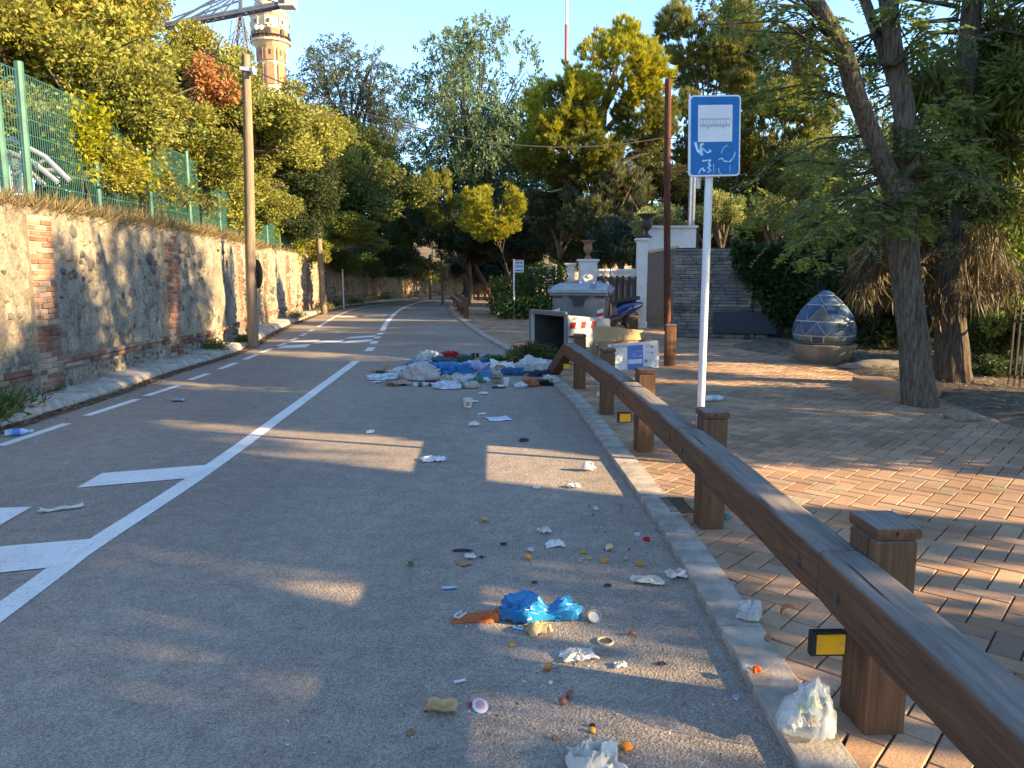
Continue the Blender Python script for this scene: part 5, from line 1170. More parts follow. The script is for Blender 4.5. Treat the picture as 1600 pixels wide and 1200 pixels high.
def dead_patch(parent_label, cx, cy, d, r, seed):
    for o in list(COL.objects):
        if o.get('label') == parent_label:
            rng = np.random.default_rng(seed); c = at(cx, cy, d) - o.location; ctr = np.array([[c.x, c.y, c.z]]) + unit(14, rng) * r * np.array([.75, .3, .8])
            V, F, C = cloud(ctr, np.full(14, r * .42), 150, 0.12, 0.06, rng, (1, 1, .9), 1, .2); q = link('dead_branch', np_mesh('dead_branch', V, F, leafmat('dead_leaves', (0.40, 0.185, 0.075), .3), C), o); q['label'] = 'dead brown leaves on one branch'
dead_patch('evergreen with a dead brown branch by the utility pole', 335, 122, 19.6, 0.62, 5); dead_patch('evergreen right of the tower with a small brown patch', 470, 187, 31.5, 0.5, 6)
for lab, cx, cy, d, rx, rz, kind, v, hue in [
    ('feathery tree with open crown on the slope right of the tower', 540, 140, 45, 3.3, 2.9, 'wisp', 0, (0.10, 0.125, 0.075)),
    ('small feathery tree thinning against the sky above the bend', 605, 200, 48, 1.9, 1.8, 'wisp', 1, (0.10, 0.125, 0.07))]:
    tree('feathery_tree', lab, cx, cy, d, rx, rz, kind, v, hue, transl=.45, bark=M_BARKD)
tree('robinia_tree', 'tall blue green robinia standing over the bend of the road', 742, 165, 41, 3.6, 4.6, 'robinia', 0, BLUG, transl=.4, r=.2, bark=M_BARKD, n=10)
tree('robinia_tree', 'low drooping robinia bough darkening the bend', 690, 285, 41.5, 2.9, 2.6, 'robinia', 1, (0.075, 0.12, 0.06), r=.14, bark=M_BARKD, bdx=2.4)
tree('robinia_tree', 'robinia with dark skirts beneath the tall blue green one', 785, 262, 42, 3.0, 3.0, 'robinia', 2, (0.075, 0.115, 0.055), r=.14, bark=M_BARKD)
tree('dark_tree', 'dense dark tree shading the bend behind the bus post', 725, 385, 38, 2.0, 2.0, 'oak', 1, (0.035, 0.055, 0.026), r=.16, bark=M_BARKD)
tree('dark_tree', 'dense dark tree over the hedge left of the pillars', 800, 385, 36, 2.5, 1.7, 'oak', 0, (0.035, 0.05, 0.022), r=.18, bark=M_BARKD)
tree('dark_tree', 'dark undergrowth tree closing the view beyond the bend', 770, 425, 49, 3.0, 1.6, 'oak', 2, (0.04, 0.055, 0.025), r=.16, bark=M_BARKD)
tree('pine_tree', 'bright yellow green pine bush lit up before the dark trees', 768, 335, 27.6, 1.25, 1.15, 'pine', 0, (0.30, 0.29, 0.03), r=.035, bdx=1.1, bark=M_BARKD)  # dark bark stands in for the shade on this trunk
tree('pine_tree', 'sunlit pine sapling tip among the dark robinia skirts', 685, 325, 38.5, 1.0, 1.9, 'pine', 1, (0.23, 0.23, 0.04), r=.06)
# the big pine: three boughs share one trunk
bp = at(935, 380, 31); gz = 0
big = thing('pine_tree', 'big sunlit pine with yellow green boughs left of the reddish pole', 'tree', (bp.x, bp.y, -0.06))
tr_ = MB(); tr_.tube([Vector((0.2, 0, -.2)), loc(big, at(945, 330, 31)), loc(big, at(936, 235, 31)), loc(big, at(945, 160, 31)), loc(big, at(965, 100, 31))], [.26, .22, .2, .14, .07], 10)
for a, b in (((938, 240), (860, 190)), ((938, 215), (990, 170)), ((945, 170), (1010, 70)), ((940, 190), (880, 130)), ((942, 300), (860, 300)), ((940, 280), (1010, 240))): tr_.tube([loc(big, at(*a, 31)), loc(big, at((a[0] + b[0]) / 2, (a[1] + b[1]) / 2 - 10, 30.6)), loc(big, at(*b, 30.4))], [.12, .09, .03], 7)
tr_.build('trunk', pm('pine_bark', (0.36, 0.23, 0.13), (0.22, 0.14, 0.09), 6, .95, .6, 10, stretch=(4, 4, 1)), big, smooth=True)
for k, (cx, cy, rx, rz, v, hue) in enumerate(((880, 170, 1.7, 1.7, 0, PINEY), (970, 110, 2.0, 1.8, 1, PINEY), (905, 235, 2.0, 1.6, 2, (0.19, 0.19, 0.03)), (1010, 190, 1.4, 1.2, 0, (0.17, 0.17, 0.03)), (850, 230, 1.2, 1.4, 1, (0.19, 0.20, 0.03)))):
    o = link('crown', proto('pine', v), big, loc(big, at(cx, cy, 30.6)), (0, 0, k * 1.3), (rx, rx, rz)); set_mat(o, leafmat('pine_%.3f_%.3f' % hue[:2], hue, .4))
for lab, cx, cy, d, rx, rz, kind, v, hue, bk in [
    ('dark olive pine bough crowd under the big sunlit pine', 925, 300, 32, 2.6, 1.6, 'pine', 1, (0.11, 0.10, 0.03), None),
    ('grey green conifer behind the urn pillar', 955, 340, 30, 2.0, 2.1, 'pine', 2, (0.12, 0.125, 0.055), None),
    ('dark conifer filling the gap above the container', 880, 345, 31, 1.7, 1.4, 'oak', 2, (0.06, 0.065, 0.024), None),
    ('blue green cedar bough between urn pillar and gate pillar', 970, 380, 28, 1.2, 1.1, 'pine', 0, (0.06, 0.10, 0.07), None),
    ('olive evergreen mass above the brown gate', 1015, 290, 33, 2.1, 1.6, 'oak', 1, (0.085, 0.09, 0.03), None),
    ('tall pine with thin crown right of the reddish pole', 1110, 70, 40, 2.9, 2.5, 'pine', 0, (0.17, 0.17, 0.04), None),
    ('thin pine reaching over the bus stop sign', 1190, 120, 39, 2.9, 2.3, 'pine', 1, (0.15, 0.15, 0.035), None),
    ('sunlit pine behind the bus stop sign and slate wall', 1215, 215, 36, 2.7, 2.4, 'pine', 2, (0.19, 0.19, 0.03), None),
    ('sparse dry pine boughs right of the sign', 1150, 250, 38, 2.2, 2.0, 'wisp', 0, (0.16, 0.15, 0.05), None),
    ('pale lime shrub behind the white wall', 1125, 335, 24, 0.95, 0.75, 'shrub', 0, (0.27, 0.29, 0.09), None),
    ('pale lime shrub between gate pillar and white wall', 1030, 350, 25, 1.0, 0.7, 'shrub', 1, (0.24, 0.27, 0.10), None),
    ('silvery round shrub above the creeper wall', 1275, 350, 22, 0.95, 0.75, 'shrub', 2, (0.19, 0.20, 0.10), None),
    ('yellow green shrub beside the silvery one above the creeper', 1205, 345, 25, 1.0, 0.8, 'shrub', 0, (0.22, 0.24, 0.06), None),
    ('bright backlit tree far right behind the creeper wall', 1300, 275, 27, 1.6, 1.7, 'wisp', 2, (0.16, 0.18, 0.04), None),
    ('leafy tree closing the gap between robinia and big pine', 835, 300, 44, 3.0, 2.6, 'robinia', 0, (0.07, 0.11, 0.05), None),
    ('olive pine behind the reddish pole', 1060, 215, 36, 2.2, 2.0, 'pine', 1, (0.16, 0.16, 0.035), None),
    ('broad olive tree behind the slate wall', 1110, 325, 34, 2.6, 1.6, 'oak', 2, (0.12, 0.13, 0.035), None),
    ('dense tree rising behind the creeper wall', 1235, 290, 33, 2.2, 1.9, 'oak', 0, (0.13, 0.145, 0.035), None),
    ('thin crowned tree between robinia fork and conifer', 1400, 240, 30, 2.6, 2.6, 'wisp', 0, (0.15, 0.16, 0.05), None)]:
    tree('pine_tree' if kind == 'pine' else ('shrub' if kind == 'shrub' else 'background_tree'), lab, cx, cy, d, rx, rz, kind, v, hue, cat='shrub' if kind == 'shrub' else 'tree', r=0.12)

BG_ = ['leafy tree far behind the urn pillar', 'leafy tree far behind the brown gate', 'leafy tree far behind the white wall coping', 'leafy tree far behind the grey square post', 'leafy tree far behind the slate wall plaque', 'leafy tree far behind the middle of the creeper', 'leafy tree far behind the mosaic egg', 'leafy tree far behind the forked robinia', 'leafy tree far behind the conifer']
for i, (cx, cy, d, rx, rz) in enumerate([(890, 385, 46, 3.0, 2.0), (985, 375, 44, 3.0, 2.2), (1065, 370, 44, 3.0, 2.4), (1140, 372, 42, 2.8, 2.2), (1215, 378, 40, 2.8, 2.2), (1290, 380, 38, 2.6, 2.2), (1360, 385, 36, 2.6, 2.4), (1440, 395, 34, 2.6, 2.4), (1540, 400, 32, 2.8, 2.4)]):
    tree('background_tree', BG_[i], cx, cy, d, rx, rz, 'oak', i % 3, (0.11, 0.13, 0.04) if i % 2 else (0.085, 0.11, 0.04), group='leafy background trees', r=.14)
for i, (cx, cy, d, rx, rz, hue) in enumerate([(475, 400, 31, 1.2, .8, OLIVE2), (520, 412, 35, 1.5, .8, (0.12, 0.15, 0.04)), (560, 418, 38, 1.6, .9, (0.09, 0.125, 0.04)), (605, 425, 42, 1.7, .9, (0.10, 0.13, 0.04)), (650, 425, 46, 1.8, 1.2, (0.12, 0.145, 0.04)), (700, 425, 51, 2.2, 1.5, (0.07, 0.10, 0.035)), (750, 430, 54, 2.6, 1.6, (0.06, 0.085, 0.03)), (810, 430, 56, 3.0, 1.8, (0.05, 0.075, 0.03))]):
    tree('hillside_shrub', ['shrub on the wall top left of the leaning pole', 'shrub hanging over the wall right of the leaning pole', 'shrub over the wall behind the marker pole', 'shrub over the shaded far wall', 'shrub over the far pale wall end', 'shrub above the wall where the road vanishes', 'dark shrub above the wall behind the far bollards', 'dark shrub beyond the bend behind the hedge'][i], cx, cy, d, rx, rz, 'shrub', i % 3, hue, cat='shrub', group='shrubs above the far wall', r=.05)

# hedge left of the pillars
rng = np.random.default_rng(50)
def hedge(name, label, boxes, n, L, Wd, hue, cat='hedge', kind=None, out=(0, -1, 0.3)):
    P, A, C = [], [], []
    for (x0, x1, y0, y1, z0, z1) in boxes:
        m = n; p = np.stack([rng.uniform(x0, x1, m), rng.uniform(y0, y1, m), z0 + (z1 - z0) * rng.random(m) ** .8], 1); p += rng.normal(size=(m, 3)) * 0.07
        a = unit(m, rng) + np.array(out); P.append(p); A.append(a / np.linalg.norm(a, axis=1, keepdims=True)); b = rng.uniform(.7, 1.25, m); w = rng.uniform(-.12, .12, m); C.append(np.stack([b * (1 + w), b, b * (1 - w)], 1))
    V, F, C = leaf_quads(np.concatenate(P), np.concatenate(A), L, Wd, rng, np.concatenate(C)); b0 = Vector((boxes[0][0], boxes[0][2], 0)); V = V - np.array(b0)
    t = thing(name, label, cat, b0); link('foliage', np_mesh('foliage', V, F, leafmat(name + '_leaf_%.2f' % hue[1], hue, .3), C), t); return t
hx0, hx1 = at(768, 470, 31).x, at(886, 470, 27.5).x
t = hedge('hedge', 'dark green hedge spilling over the paving before the white pillars', [(at(880, 470, 26.3).x - 1.6, at(884, 470, 26.3).x, 26.2, 27.4, 0, 1.75), (hx0, at(835, 470, 28).x, 27.8, 29.5, 0, 1.35), (at(770, 480, 27).x + .2, at(860, 480, 25.6).x, 25.4, 28.2, 0, 0.75)], 3600, .13, .07, (0.06, 0.11, 0.028))
mbt = MB()
for k in range(9): x = R.uniform(0.0, 1.5); MB().tube([(x, .4, 0), (x + R.uniform(-.2, .2), .4, 1.3)], [.03, .01], 5).build('stem', M_BARKD, t)
# creeper hanging over the slate wall
rng = np.random.default_rng(51); m = 9500
xx = rng.uniform(1.35, WL + .6, m); top = 2.32 + 0.10 * np.sin(xx * 2.3) + 0.06 * np.sin(xx * 6.1); low = np.clip(1.55 - (xx - 1.4) * 1.1, 0.02, 2) + 0.12 * np.sin(xx * 5)
zz = low + (top - low) * rng.random(m) ** .75; bulge = 0.16 + 0.13 * np.sin(xx * 3.1 + zz * 2.2) + 0.1 * np.sin(zz * 5 + xx); pos = np.stack([xx, -bulge * rng.random(m) ** .5 - 0.02, zz], 1)
zt2 = zz > top - 0.16; pos[zt2, 1] += rng.uniform(-.1, .5, zt2.sum())
a = unit(m, rng) * .9 + np.array([0, -.8, -.25]); a /= np.linalg.norm(a, axis=1, keepdims=True); b = rng.uniform(.65, 1.3, m)
V, F, C = leaf_quads(pos, a, .15, .11, rng, np.stack([b * rng.uniform(.85, 1.15, m), b, b * .9], 1))
cw = thing('wall_creeper', 'dark green creeper draped over the slate wall behind the mosaic egg', 'creeper', wa, wrz); link('foliage', np_mesh('foliage', V, F, leafmat('creeper_leaf', (0.045, 0.085, 0.026), .3), C), cw)
st_ = MB()
for k in range(16): x = rng.uniform(1.6, WL); MB().tube([(x, -.08, 0), (x + rng.uniform(-.3, .3), -.1, 1.1), (x + rng.uniform(-.5, .5), -.04, 2.2)], [.02, .014, .008], 5).build('stem', M_BARKD, cw)

# near robinia leaning over the terrace, with pinnate leaves
rb0 = G(1438, 640, 0.0); RD = rb0.y + 0.15
rob = thing('robinia_tree', 'forked robinia with furrowed grey trunk leaning over the paving edge', 'tree', rb0)
tm = MB()
def rp_(px, py, d): return loc(rob, at(px, py, d))
def bark_tube(pts, rad, n=14, amp=0.06):
    mb = MB(); P = smoothline([Vector(p) for p in pts], 0.12); Lr = len(P); vs = []; fs = []
    for i, p in enumerate(P):
        t = i / (Lr - 1); k = t * (len(rad) - 1); j = min(int(k), len(rad) - 2); r = rad[j] * (1 - (k - j)) + rad[j + 1] * (k - j)
        for q in range(n * 2):
            a = math.pi * q / n; rr = r * (1 + amp * (1 if q % 2 == 0 else -1) * (0.5 + mnoise.noise(Vector((q * 1.3, p.z * 3, 0)))) + .06 * mnoise.noise(Vector((math.cos(a), math.sin(a), p.z * 2))))
            vs.append((p.x + rr * math.cos(a), p.y + rr * math.sin(a), p.z))
    m2 = n * 2
    for i in range(Lr - 1):
        for q in range(m2): fs.append((i * m2 + q, i * m2 + (q + 1) % m2, (i + 1) * m2 + (q + 1) % m2, (i + 1) * m2 + q))
    fs += [tuple(range(m2))[::-1], tuple((Lr - 1) * m2 + q for q in range(m2))]
    tm.add(vs, fs)
bark_tube([rp_(1440, 652, RD), rp_(1434, 600, RD), rp_(1424, 500, RD), rp_(1412, 400, RD), rp_(1407, 330, RD), rp_(1409, 285, RD)], [.22, .18, .165, .16, .17, .15])
bark_tube([rp_(1404, 345, RD), rp_(1392, 285, RD), rp_(1368, 225, RD - .1), rp_(1338, 150, RD - .2), rp_(1318, 80, RD - .3), rp_(1285, 20, RD - .4), rp_(1240, -60, RD - .5), rp_(1200, -150, RD - .6)], [.12, .115, .11, .105, .10, .09, .07, .05], 10)
bark_tube([rp_(1409, 320, RD), rp_(1416, 250, RD + .1), rp_(1412, 170, RD + .1), rp_(1396, 80, RD + .2), rp_(1388, 0, RD + .2), rp_(1380, -120, RD + .3)], [.14, .125, .115, .10, .10, .06], 10)
bark_tube([rp_(1408, 160, RD + .1), rp_(1380, 80, RD + .3), rp_(1355, 10, RD + .5), rp_(1320, -90, RD + .6)], [.075, .07, .06, .03], 8)
tm.build('trunk', M_BARK, rob, smooth=True)
rr_ = random.Random(33); tw_ = MB(); LP, LA, LC_, NRM = [], [], [], []
def pinnate(p, d, L, n, col):
    d = d.normalized(); side = d.cross(Vector((0, 0, 1)))
    if side.length < .1: side = Vector((1, 0, 0))
    side.normalize(); 
    for k in range(n):
        t = (k + 1) / n; q = p + d * (L * t) + Vector((0, 0, -L * .35 * t * t))
        for s in (-1, 1):
            LP.append(q); LA.append((side * s + d * .35 + Vector((0, 0, rr_.uniform(-.35, .1)))).normalized()); f = rr_.uniform(.8, 1.2); LC_.append((col[0] * f, col[1] * f, col[2] * f))
def twig(a, b, rad, leaves_n, col, Ll=0.24):
    a, b = Vector(a), Vector(b); m = a.lerp(b, .5) + Vector((rr_.uniform(-.1, .1), rr_.uniform(-.1, .1), (b - a).length * .12)); tw_.tube([a, m, b], [rad, rad * .6, rad * .25], 5, caps=False)
    for k in range(leaves_n):
        t = 0.25 + .75 * (k + rr_.random()) / leaves_n; p = (a.lerp(m, t * 2) if t < .5 else m.lerp(b, t * 2 - 1)); d = (b - a).normalized() * .5 + Vector((rr_.uniform(-1, 1), rr_.uniform(-1, 1), rr_.uniform(-.5, .35))); pinnate(p, d, Ll * rr_.uniform(.7, 1.2), 8, col)
for (x0, y0, x1, y1, cnt, dd) in [(1380, 265, 1180, 330, 3, 0), (1385, 280, 1210, 395, 3, -.3), (1372, 230, 1290, 300, 3, -.3), (1345, 160, 1160, 130, 3, -.3), (1330, 110, 1120, 60, 3, -.5), (1310, 70, 1170, 20, 3, -.5), (1290, 30, 1110, -20, 3, -.6), (1360, 210, 1240, 230, 2, .6), (1405, 330, 1330, 400, 3, -.4), (1410, 330, 1300, 350, 3, -.6), (1405, 310, 1440, 310, 3, -.5), (1412, 330, 1470, 360, 3, -.3), (1415, 260, 1500, 230, 3, -.2), (1414, 230, 1480, 160, 3, .3), (1400, 100, 1470, 60, 3, 0), (1400, 100, 1330, 110, 3, .3), (1392, 40, 1450, -10, 3, 0), (1370, 50, 1290, 110, 3, .8), (1385, 0, 1250, -30, 3, .5), (1412, 280, 1540, 300, 3, -.5), (1360, 30, 1420, 120, 2, .7), (1412, 170, 1360, 240, 2, .5), (1300, 40, 1230, 110, 3, -.8)]:
    for c in range(cnt):
        s = rp_(x0, y0, RD); e = rp_(x1 + rr_.uniform(-45, 45), y1 + rr_.uniform(-40, 40), RD + dd + rr_.uniform(-.7, .7)); col = rr_.choice([(1, 1, 1), (.8, .85, .85), (1.25, 1.2, .8)]); twig(s, e, .018, 7, col)
        for _ in range(2): k = rr_.uniform(.4, .9); q = s.lerp(e, k) + Vector((0, 0, .05)); twig(q, q + Vector((rr_.uniform(-.5, .5), rr_.uniform(-.5, .5), rr_.uniform(-.4, .25))), .007, 5, col, .2)
tw_.build('twigs', M_BARKD, rob)
LPn = np.array([tuple(p) for p in LP]); LAn = np.array([tuple(p) for p in LA])
V, F, C = leaf_quads(LPn, LAn, .066, .030, np.random.default_rng(9), np.array(LC_))
link('leaflets', np_mesh('leaflets', V, F, leafmat('robinia_leaf', (0.16, 0.205, 0.06), .5), C), rob)

# creeper-laden conifer on the right
cb_ = G(1490, 607, 0.03); CD = cb_.y + .2
cyp = thing('conifer_tree', 'shaggy conifer hung with brown dead fronds right of the leaning robinia', 'tree', cb_)
tm = MB()
def cp_(px, py, d): return loc(cyp, at(px, py, d))
bark_tube([cp_(1492, 615, CD), cp_(1487, 560, CD), cp_(1485, 480, CD), cp_(1490, 350, CD), cp_(1500, 200, CD), cp_(1515, 50, CD), cp_(1530, -150, CD)], [.26, .19, .165, .15, .13, .11, .06], 12)
for k in range(26):
    y = 430 - k * 20; s = cp_(1495, y, CD); a = rr_.uniform(0, 6.28); e = s + Vector((math.cos(a) * 1.2, math.sin(a) * .8, rr_.uniform(-.5, .2))); tm.tube([s, s.lerp(e, .5) + Vector((0, 0, .15)), e], [.035, .025, .008], 5, caps=False)
tm.build('trunk', M_BARKD, cyp, smooth=True)
rng = np.random.default_rng(61)
def frond_part(name, areas, per, L, Wd, hue, up, sq=(1, 1, .8), tl=.3, label=None):
    ctr = []; rad = []
    for (px, py, dd, r) in areas: c = cp_(px, py, CD + dd); ctr.append((c.x, c.y, c.z)); rad.append(r)
    V, F, C = cloud(np.array(ctr), rad, per, L, Wd, rng, sq, .7, up, .7, .15, .25); o = link(name, np_mesh(name, V, F, leafmat('frond_%.3f_%.3f' % hue[:2], hue, tl), C), cyp)
    if label: o['label'] = label
ar = [(rr_.uniform(1440, 1600), rr_.uniform(60, 330), rr_.uniform(-.6, .8), rr_.uniform(.25, .45)) for _ in range(34)] + [(rr_.uniform(1520, 1640), rr_.uniform(-40, 120), rr_.uniform(-.5, .8), .4) for _ in range(8)]
frond_part('crown', ar, 420, .17, .035, (0.12, 0.15, 0.03), -.5)
ar = [(rr_.uniform(1350, 1580), rr_.uniform(290, 470), rr_.uniform(-.3, .9), rr_.uniform(.18, .32)) for _ in range(26)]
frond_part('hanging_fronds', ar, 260, .26, .018, (0.10, 0.075, 0.035), -1.6, (1, 1, 1.1), .25, 'brown dead hanging fronds')
ar = [(rr_.uniform(1345, 1370), rr_.uniform(340, 420), .6, .16) for _ in range(3)] + [(rr_.uniform(1390, 1470), rr_.uniform(330, 390), .4, .16) for _ in range(4)]
frond_part('dry_sprays', ar, 160, .2, .022, (0.24, 0.12, 0.05), -1.4, (1, 1, 1.2), .3, 'rusty dry sprays')
SHG = 'shrubs filling the bank behind the conifer'
for k, (px, py, d, rx, rz, hue) in enumerate([(1420, 500, 15.5, 1.5, 1.3, (0.045, 0.07, 0.022)), (1560, 430, 14, 1.3, 1.1, (0.20, 0.24, 0.04)), (1545, 530, 13, 0.9, 0.95, (0.065, 0.09, 0.025)), (1600, 500, 12.5, .9, 1.0, (0.17, 0.21, 0.04)), (1360, 470, 16, 1.2, 1.4, (0.04, 0.06, 0.022)), (1570, 590, 11.2, .55, .4, (0.05, 0.08, 0.025)), (1510, 360, 16.5, 1.6, 1.4, (0.06, 0.08, 0.022)), (1650, 380, 15, 1.3, 1.6, (0.10, 0.12, 0.03)), (1600, 180, 15, 1.4, 1.8, (0.07, 0.09, 0.022))]):
    lab = ['dark shrub behind the leaning robinia trunk', 'sunlit leafy shrub right of the conifer', 'ivy covered shrub on the bank by the railings', 'yellow green shrub at the bank end by the railings', 'dark shrub at the end of the creeper wall', 'low ground shrub beside the white litter on the bank', 'shrub crown behind the conifer trunk', 'tall loose shrub beyond the bank railings', 'leafy crown over the bank above the conifer'][k]
    tree('shrub', lab, px, py, d, rx, rz, 'shrub', k % 3, hue, cat='shrub', group=SHG, r=.06, bark=M_BARKD)
# dark iron fence at the far right edge
rf = thing('iron_railing', 'thin black railing on the bank at the end of the shrubs', 'railing', G(1590, 612)); 
for k in range(9): p = G(1575 + 9 * k, 608 + k * 1.5, 0.05); MB().bar(loc(rf, (p.x, p.y, 0.0)), loc(rf, (p.x, p.y, 1.15)), .022).build('bar', M_IRON, rf)
pa, pb = G(1575, 608), G(1647, 620)
for z in (.35, 1.08): MB().bar(loc(rf, (pa.x, pa.y, z)), loc(rf, (pb.x, pb.y, z)), .03).build('crossbar', M_IRON, rf)

# trees out of view on the right, added to shade road and terrace
OG = 'unseen trees added for shade'
for k, (x, y, z, rx, rz, kind) in enumerate(OFF):
    tree('unseen_shade_tree', 'leafy unseen tree added to shade road and terrace', 0, 0, 0, rx, rz, kind, k % 3, (0.07, 0.10, 0.03), group=OG, pos=(x, y, z), r=.16)

# fence creeper, grasses, weeds
rng = np.random.default_rng(71)
def on_fence(name, label, areas, hue, n=900, L=.09, W=.06, off=-.3):
    P = []; 
    for (px, py, rpx, rpy) in areas:
        s = s_fence(px); p, d = fence_pt(s); c = at(px, py, p.y); rm = pxm(rpx, p.y) / 0.55; rz = pxm(rpy, p.y)
        q = rng.normal(size=(n, 3)) * np.array([.5, .5, .5]); al_ = q[:, :1] * rm; P.append(np.array([p.x, p.y, c.z]) + al_ * np.array([[d.x, d.y, 0]]) + np.stack([rng.normal(size=n) * .13 + off * .3, np.zeros(n), q[:, 2] * rz], 1))
    P = np.concatenate(P); m = len(P); a = unit(m, rng) + np.array([.6, -.3, .1]); a /= np.linalg.norm(a, axis=1, keepdims=True); b = rng.uniform(.7, 1.25, m); V, F, C = leaf_quads(P, a, L, W, rng, np.stack([b * rng.uniform(.9, 1.1, m), b, b * .9], 1)); o0 = P[0].copy(); o0[2] = 2.3
    t = thing(name, label, 'creeper', o0); link('foliage', np_mesh('foliage', V - o0, F, leafmat('fc_%.2f_%.2f' % hue[:2], hue, .4), C), t)
    mb = MB()
    for k in range(5): q = P[rng.integers(m)] - o0; MB().tube([(q[0], q[1], -.1), (q[0] + .1, q[1], q[2] * .5), tuple(q)], [.012, .01, .006], 5).build('stem', M_BARKD, t)
on_fence('fence_creeper', 'bright yellow green creeper climbing the wire fence', [(128, 215, 22, 45), (180, 255, 30, 35), (215, 265, 22, 35), (150, 190, 14, 30)], (0.27, 0.27, 0.02), 1300)
on_fence('fence_creeper', 'bright green creeper column on the far fence post', [(428, 355, 6, 30)], (0.25, 0.30, 0.03), 500)
on_fence('wall_top_bush', 'scrubby olive bush growing through the fence foot', [(265, 300, 30, 22), (320, 320, 26, 20), (372, 335, 20, 18)], (0.15, 0.145, 0.045), 900, .09, .035)
on_fence('wall_top_bush', 'ivy clump spilling over the wall top by the utility pole', [(450, 400, 14, 26), (460, 425, 7, 12)], (0.22, 0.25, 0.03), 700, .1, .07, .9)
on_fence('wall_top_bush', 'dry bush overhanging the wall top near the leaning pole', [(485, 410, 18, 18)], (0.26, 0.19, 0.10), 700, .13, .02, .9)
def grass(name, label, fn, n, L, W, cols, droop=.2):
    P = np.array([tuple(fn()) for _ in range(n)]); a = unit(n, rng) * .75 + np.array([.25, -.1, .8]); a /= np.linalg.norm(a, axis=1, keepdims=True); c = np.array(cols)[rng.integers(len(cols), size=n)] * rng.uniform(.7, 1.2, (n, 1)); V, F, C = leaf_quads(P, a, L, W, rng, c)
    o0 = P[0].copy(); return tag(link(name, np_mesh(name, V - o0, F, leafmat('grass_blades', (1, 1, 1), .3), C), None, tuple(o0)), label, 'grass', None, 'stuff')
def wt():
    s = rr_.uniform(S0 + 2, S0 + 24) if rr_.random() < .75 else rr_.uniform(S0, S1); p, d, n_ = wall_pt(s, rr_.uniform(-.5, .06)); return Vector((p.x, p.y, wall_top(s) - .06 - (0.12 * rr_.random() if rr_.random() < .3 else 0)))
grass('dry_grass', 'dry brown grass fringing the top of the plaster wall', wt, 15000, .30, .013, [(.30, .19, .10), (.36, .25, .13), (.22, .15, .09), (.26, .22, .08), (.18, .17, .06)])
WP = [(25, 655, .35), (82, 628, .22), (140, 600, .25), (165, 597, .2), (345, 555, .3), (5, 672, .25), (388, 541, .2), (470, 502, .4), (512, 488, .45), (560, 478, .6), (600, 471, .8), (640, 467.5, .8), (528, 482, .5), (240, 572, .15)]
for i, (px, py, r_) in enumerate(WP):
    b = G(px, py); b.x -= .12
    lab = ['leafy green weeds on the kerb at the nearest wall panel', 'green weed clump at the foot of the nearest brick pier', 'dry weed sprouting just past the nearest brick pier', 'low weed against the rubble base of the second panel', 'green weeds at the wall foot before the utility pole', 'weeds by the blue bottle in the gutter', 'weed tuft at the foot of the kerb utility pole', 'yellow weeds between utility pole and leaning pole', 'tall weeds round the foot of the leaning pole', 'grassy weeds past the thin white marker pole', 'grassy weeds in the shade of the far wall', 'grassy weeds near the far pale wall end', 'weeds round the thin white marker pole', 'tiny weed at the second brick pier'][i]
    m = int(260 + 500 * r_); P = np.stack([rng.normal(size=m) * r_ * .35, rng.normal(size=m) * r_ * .6, np.abs(rng.normal(size=m)) * r_ * .22 + .1], 1); a = unit(m, rng) * .8 + np.array([.2, 0, .6]); a /= np.linalg.norm(a, axis=1, keepdims=True); f = rng.uniform(.7, 1.3, (m, 1)); base_c = np.array([[.10, .13, .03]]) if i not in (2, 7, 8) else np.array([[.22, .19, .06]])
    V, F, C = leaf_quads(P, a, .10 + .06 * r_, .022, rng, base_c * f); t = thing('weed', lab, 'weed', b); link('leaves', np_mesh('leaves', V, F, leafmat('grass_blades', (1, 1, 1), .3), C), t)
# leaf litter and twigs on the bank
def bk(r): 
    while True:
        x, y = r.uniform(5.2, 9.5), r.uniform(5.5, 17)
        if x < y * .72 and not inside(x, y, tp2): return Vector((x, y, right_z(x, y) if right_z(x, y) > -.1 else 0.02))
V, F, C = flakes(5200, bk, .07, [(.22, .15, .09), (.30, .22, .13), (.14, .10, .07), (.36, .28, .18)], random.Random(18), .02)
tag(link('leaf_litter', np_mesh('leaf_litter', V, F, M_FLAKE, np.array(C))), 'dry leaves and needles strewn over the earth bank', 'leaves', None, 'stuff')
# dirt lip covering the ragged paver edge on the right
edge = [Vector((6.0, -2, 0)), Vector((5.7, 4, 0)), Vector((5.35, 6.5, 0))] + TERR_R + [Vector((5.6, 17.6, 0))]
ed = smoothline(edge, .25); Vv = []; 
for i, p in enumerate(ed):
    t = ed[min(i + 1, len(ed) - 1)] - ed[max(i - 1, 0)]; t.normalize(); n_ = Vector((t.y, -t.x, 0))
    for o_, z_ in ((-.10, .020), (0.0, .045), (.25, .075), (.8, .07), (1.2, -.02)): q = p + n_ * (o_ + .07 * mnoise.noise(Vector((p.y * 2, o_, 0)))); Vv.append((q.x, q.y, z_ + .012 * mnoise.noise(q * 4)))
Fq = [(i * 5 + k, i * 5 + k + 1, i * 5 + k + 6, i * 5 + k + 5) for i in range(len(ed) - 1) for k in range(4)]
tag(link('bank_edge', np_mesh('bank_edge', Vv, Fq, M_DIRT, smooth=True)), 'strip of earth spilling onto the terrace edge', None, None, 'structure')
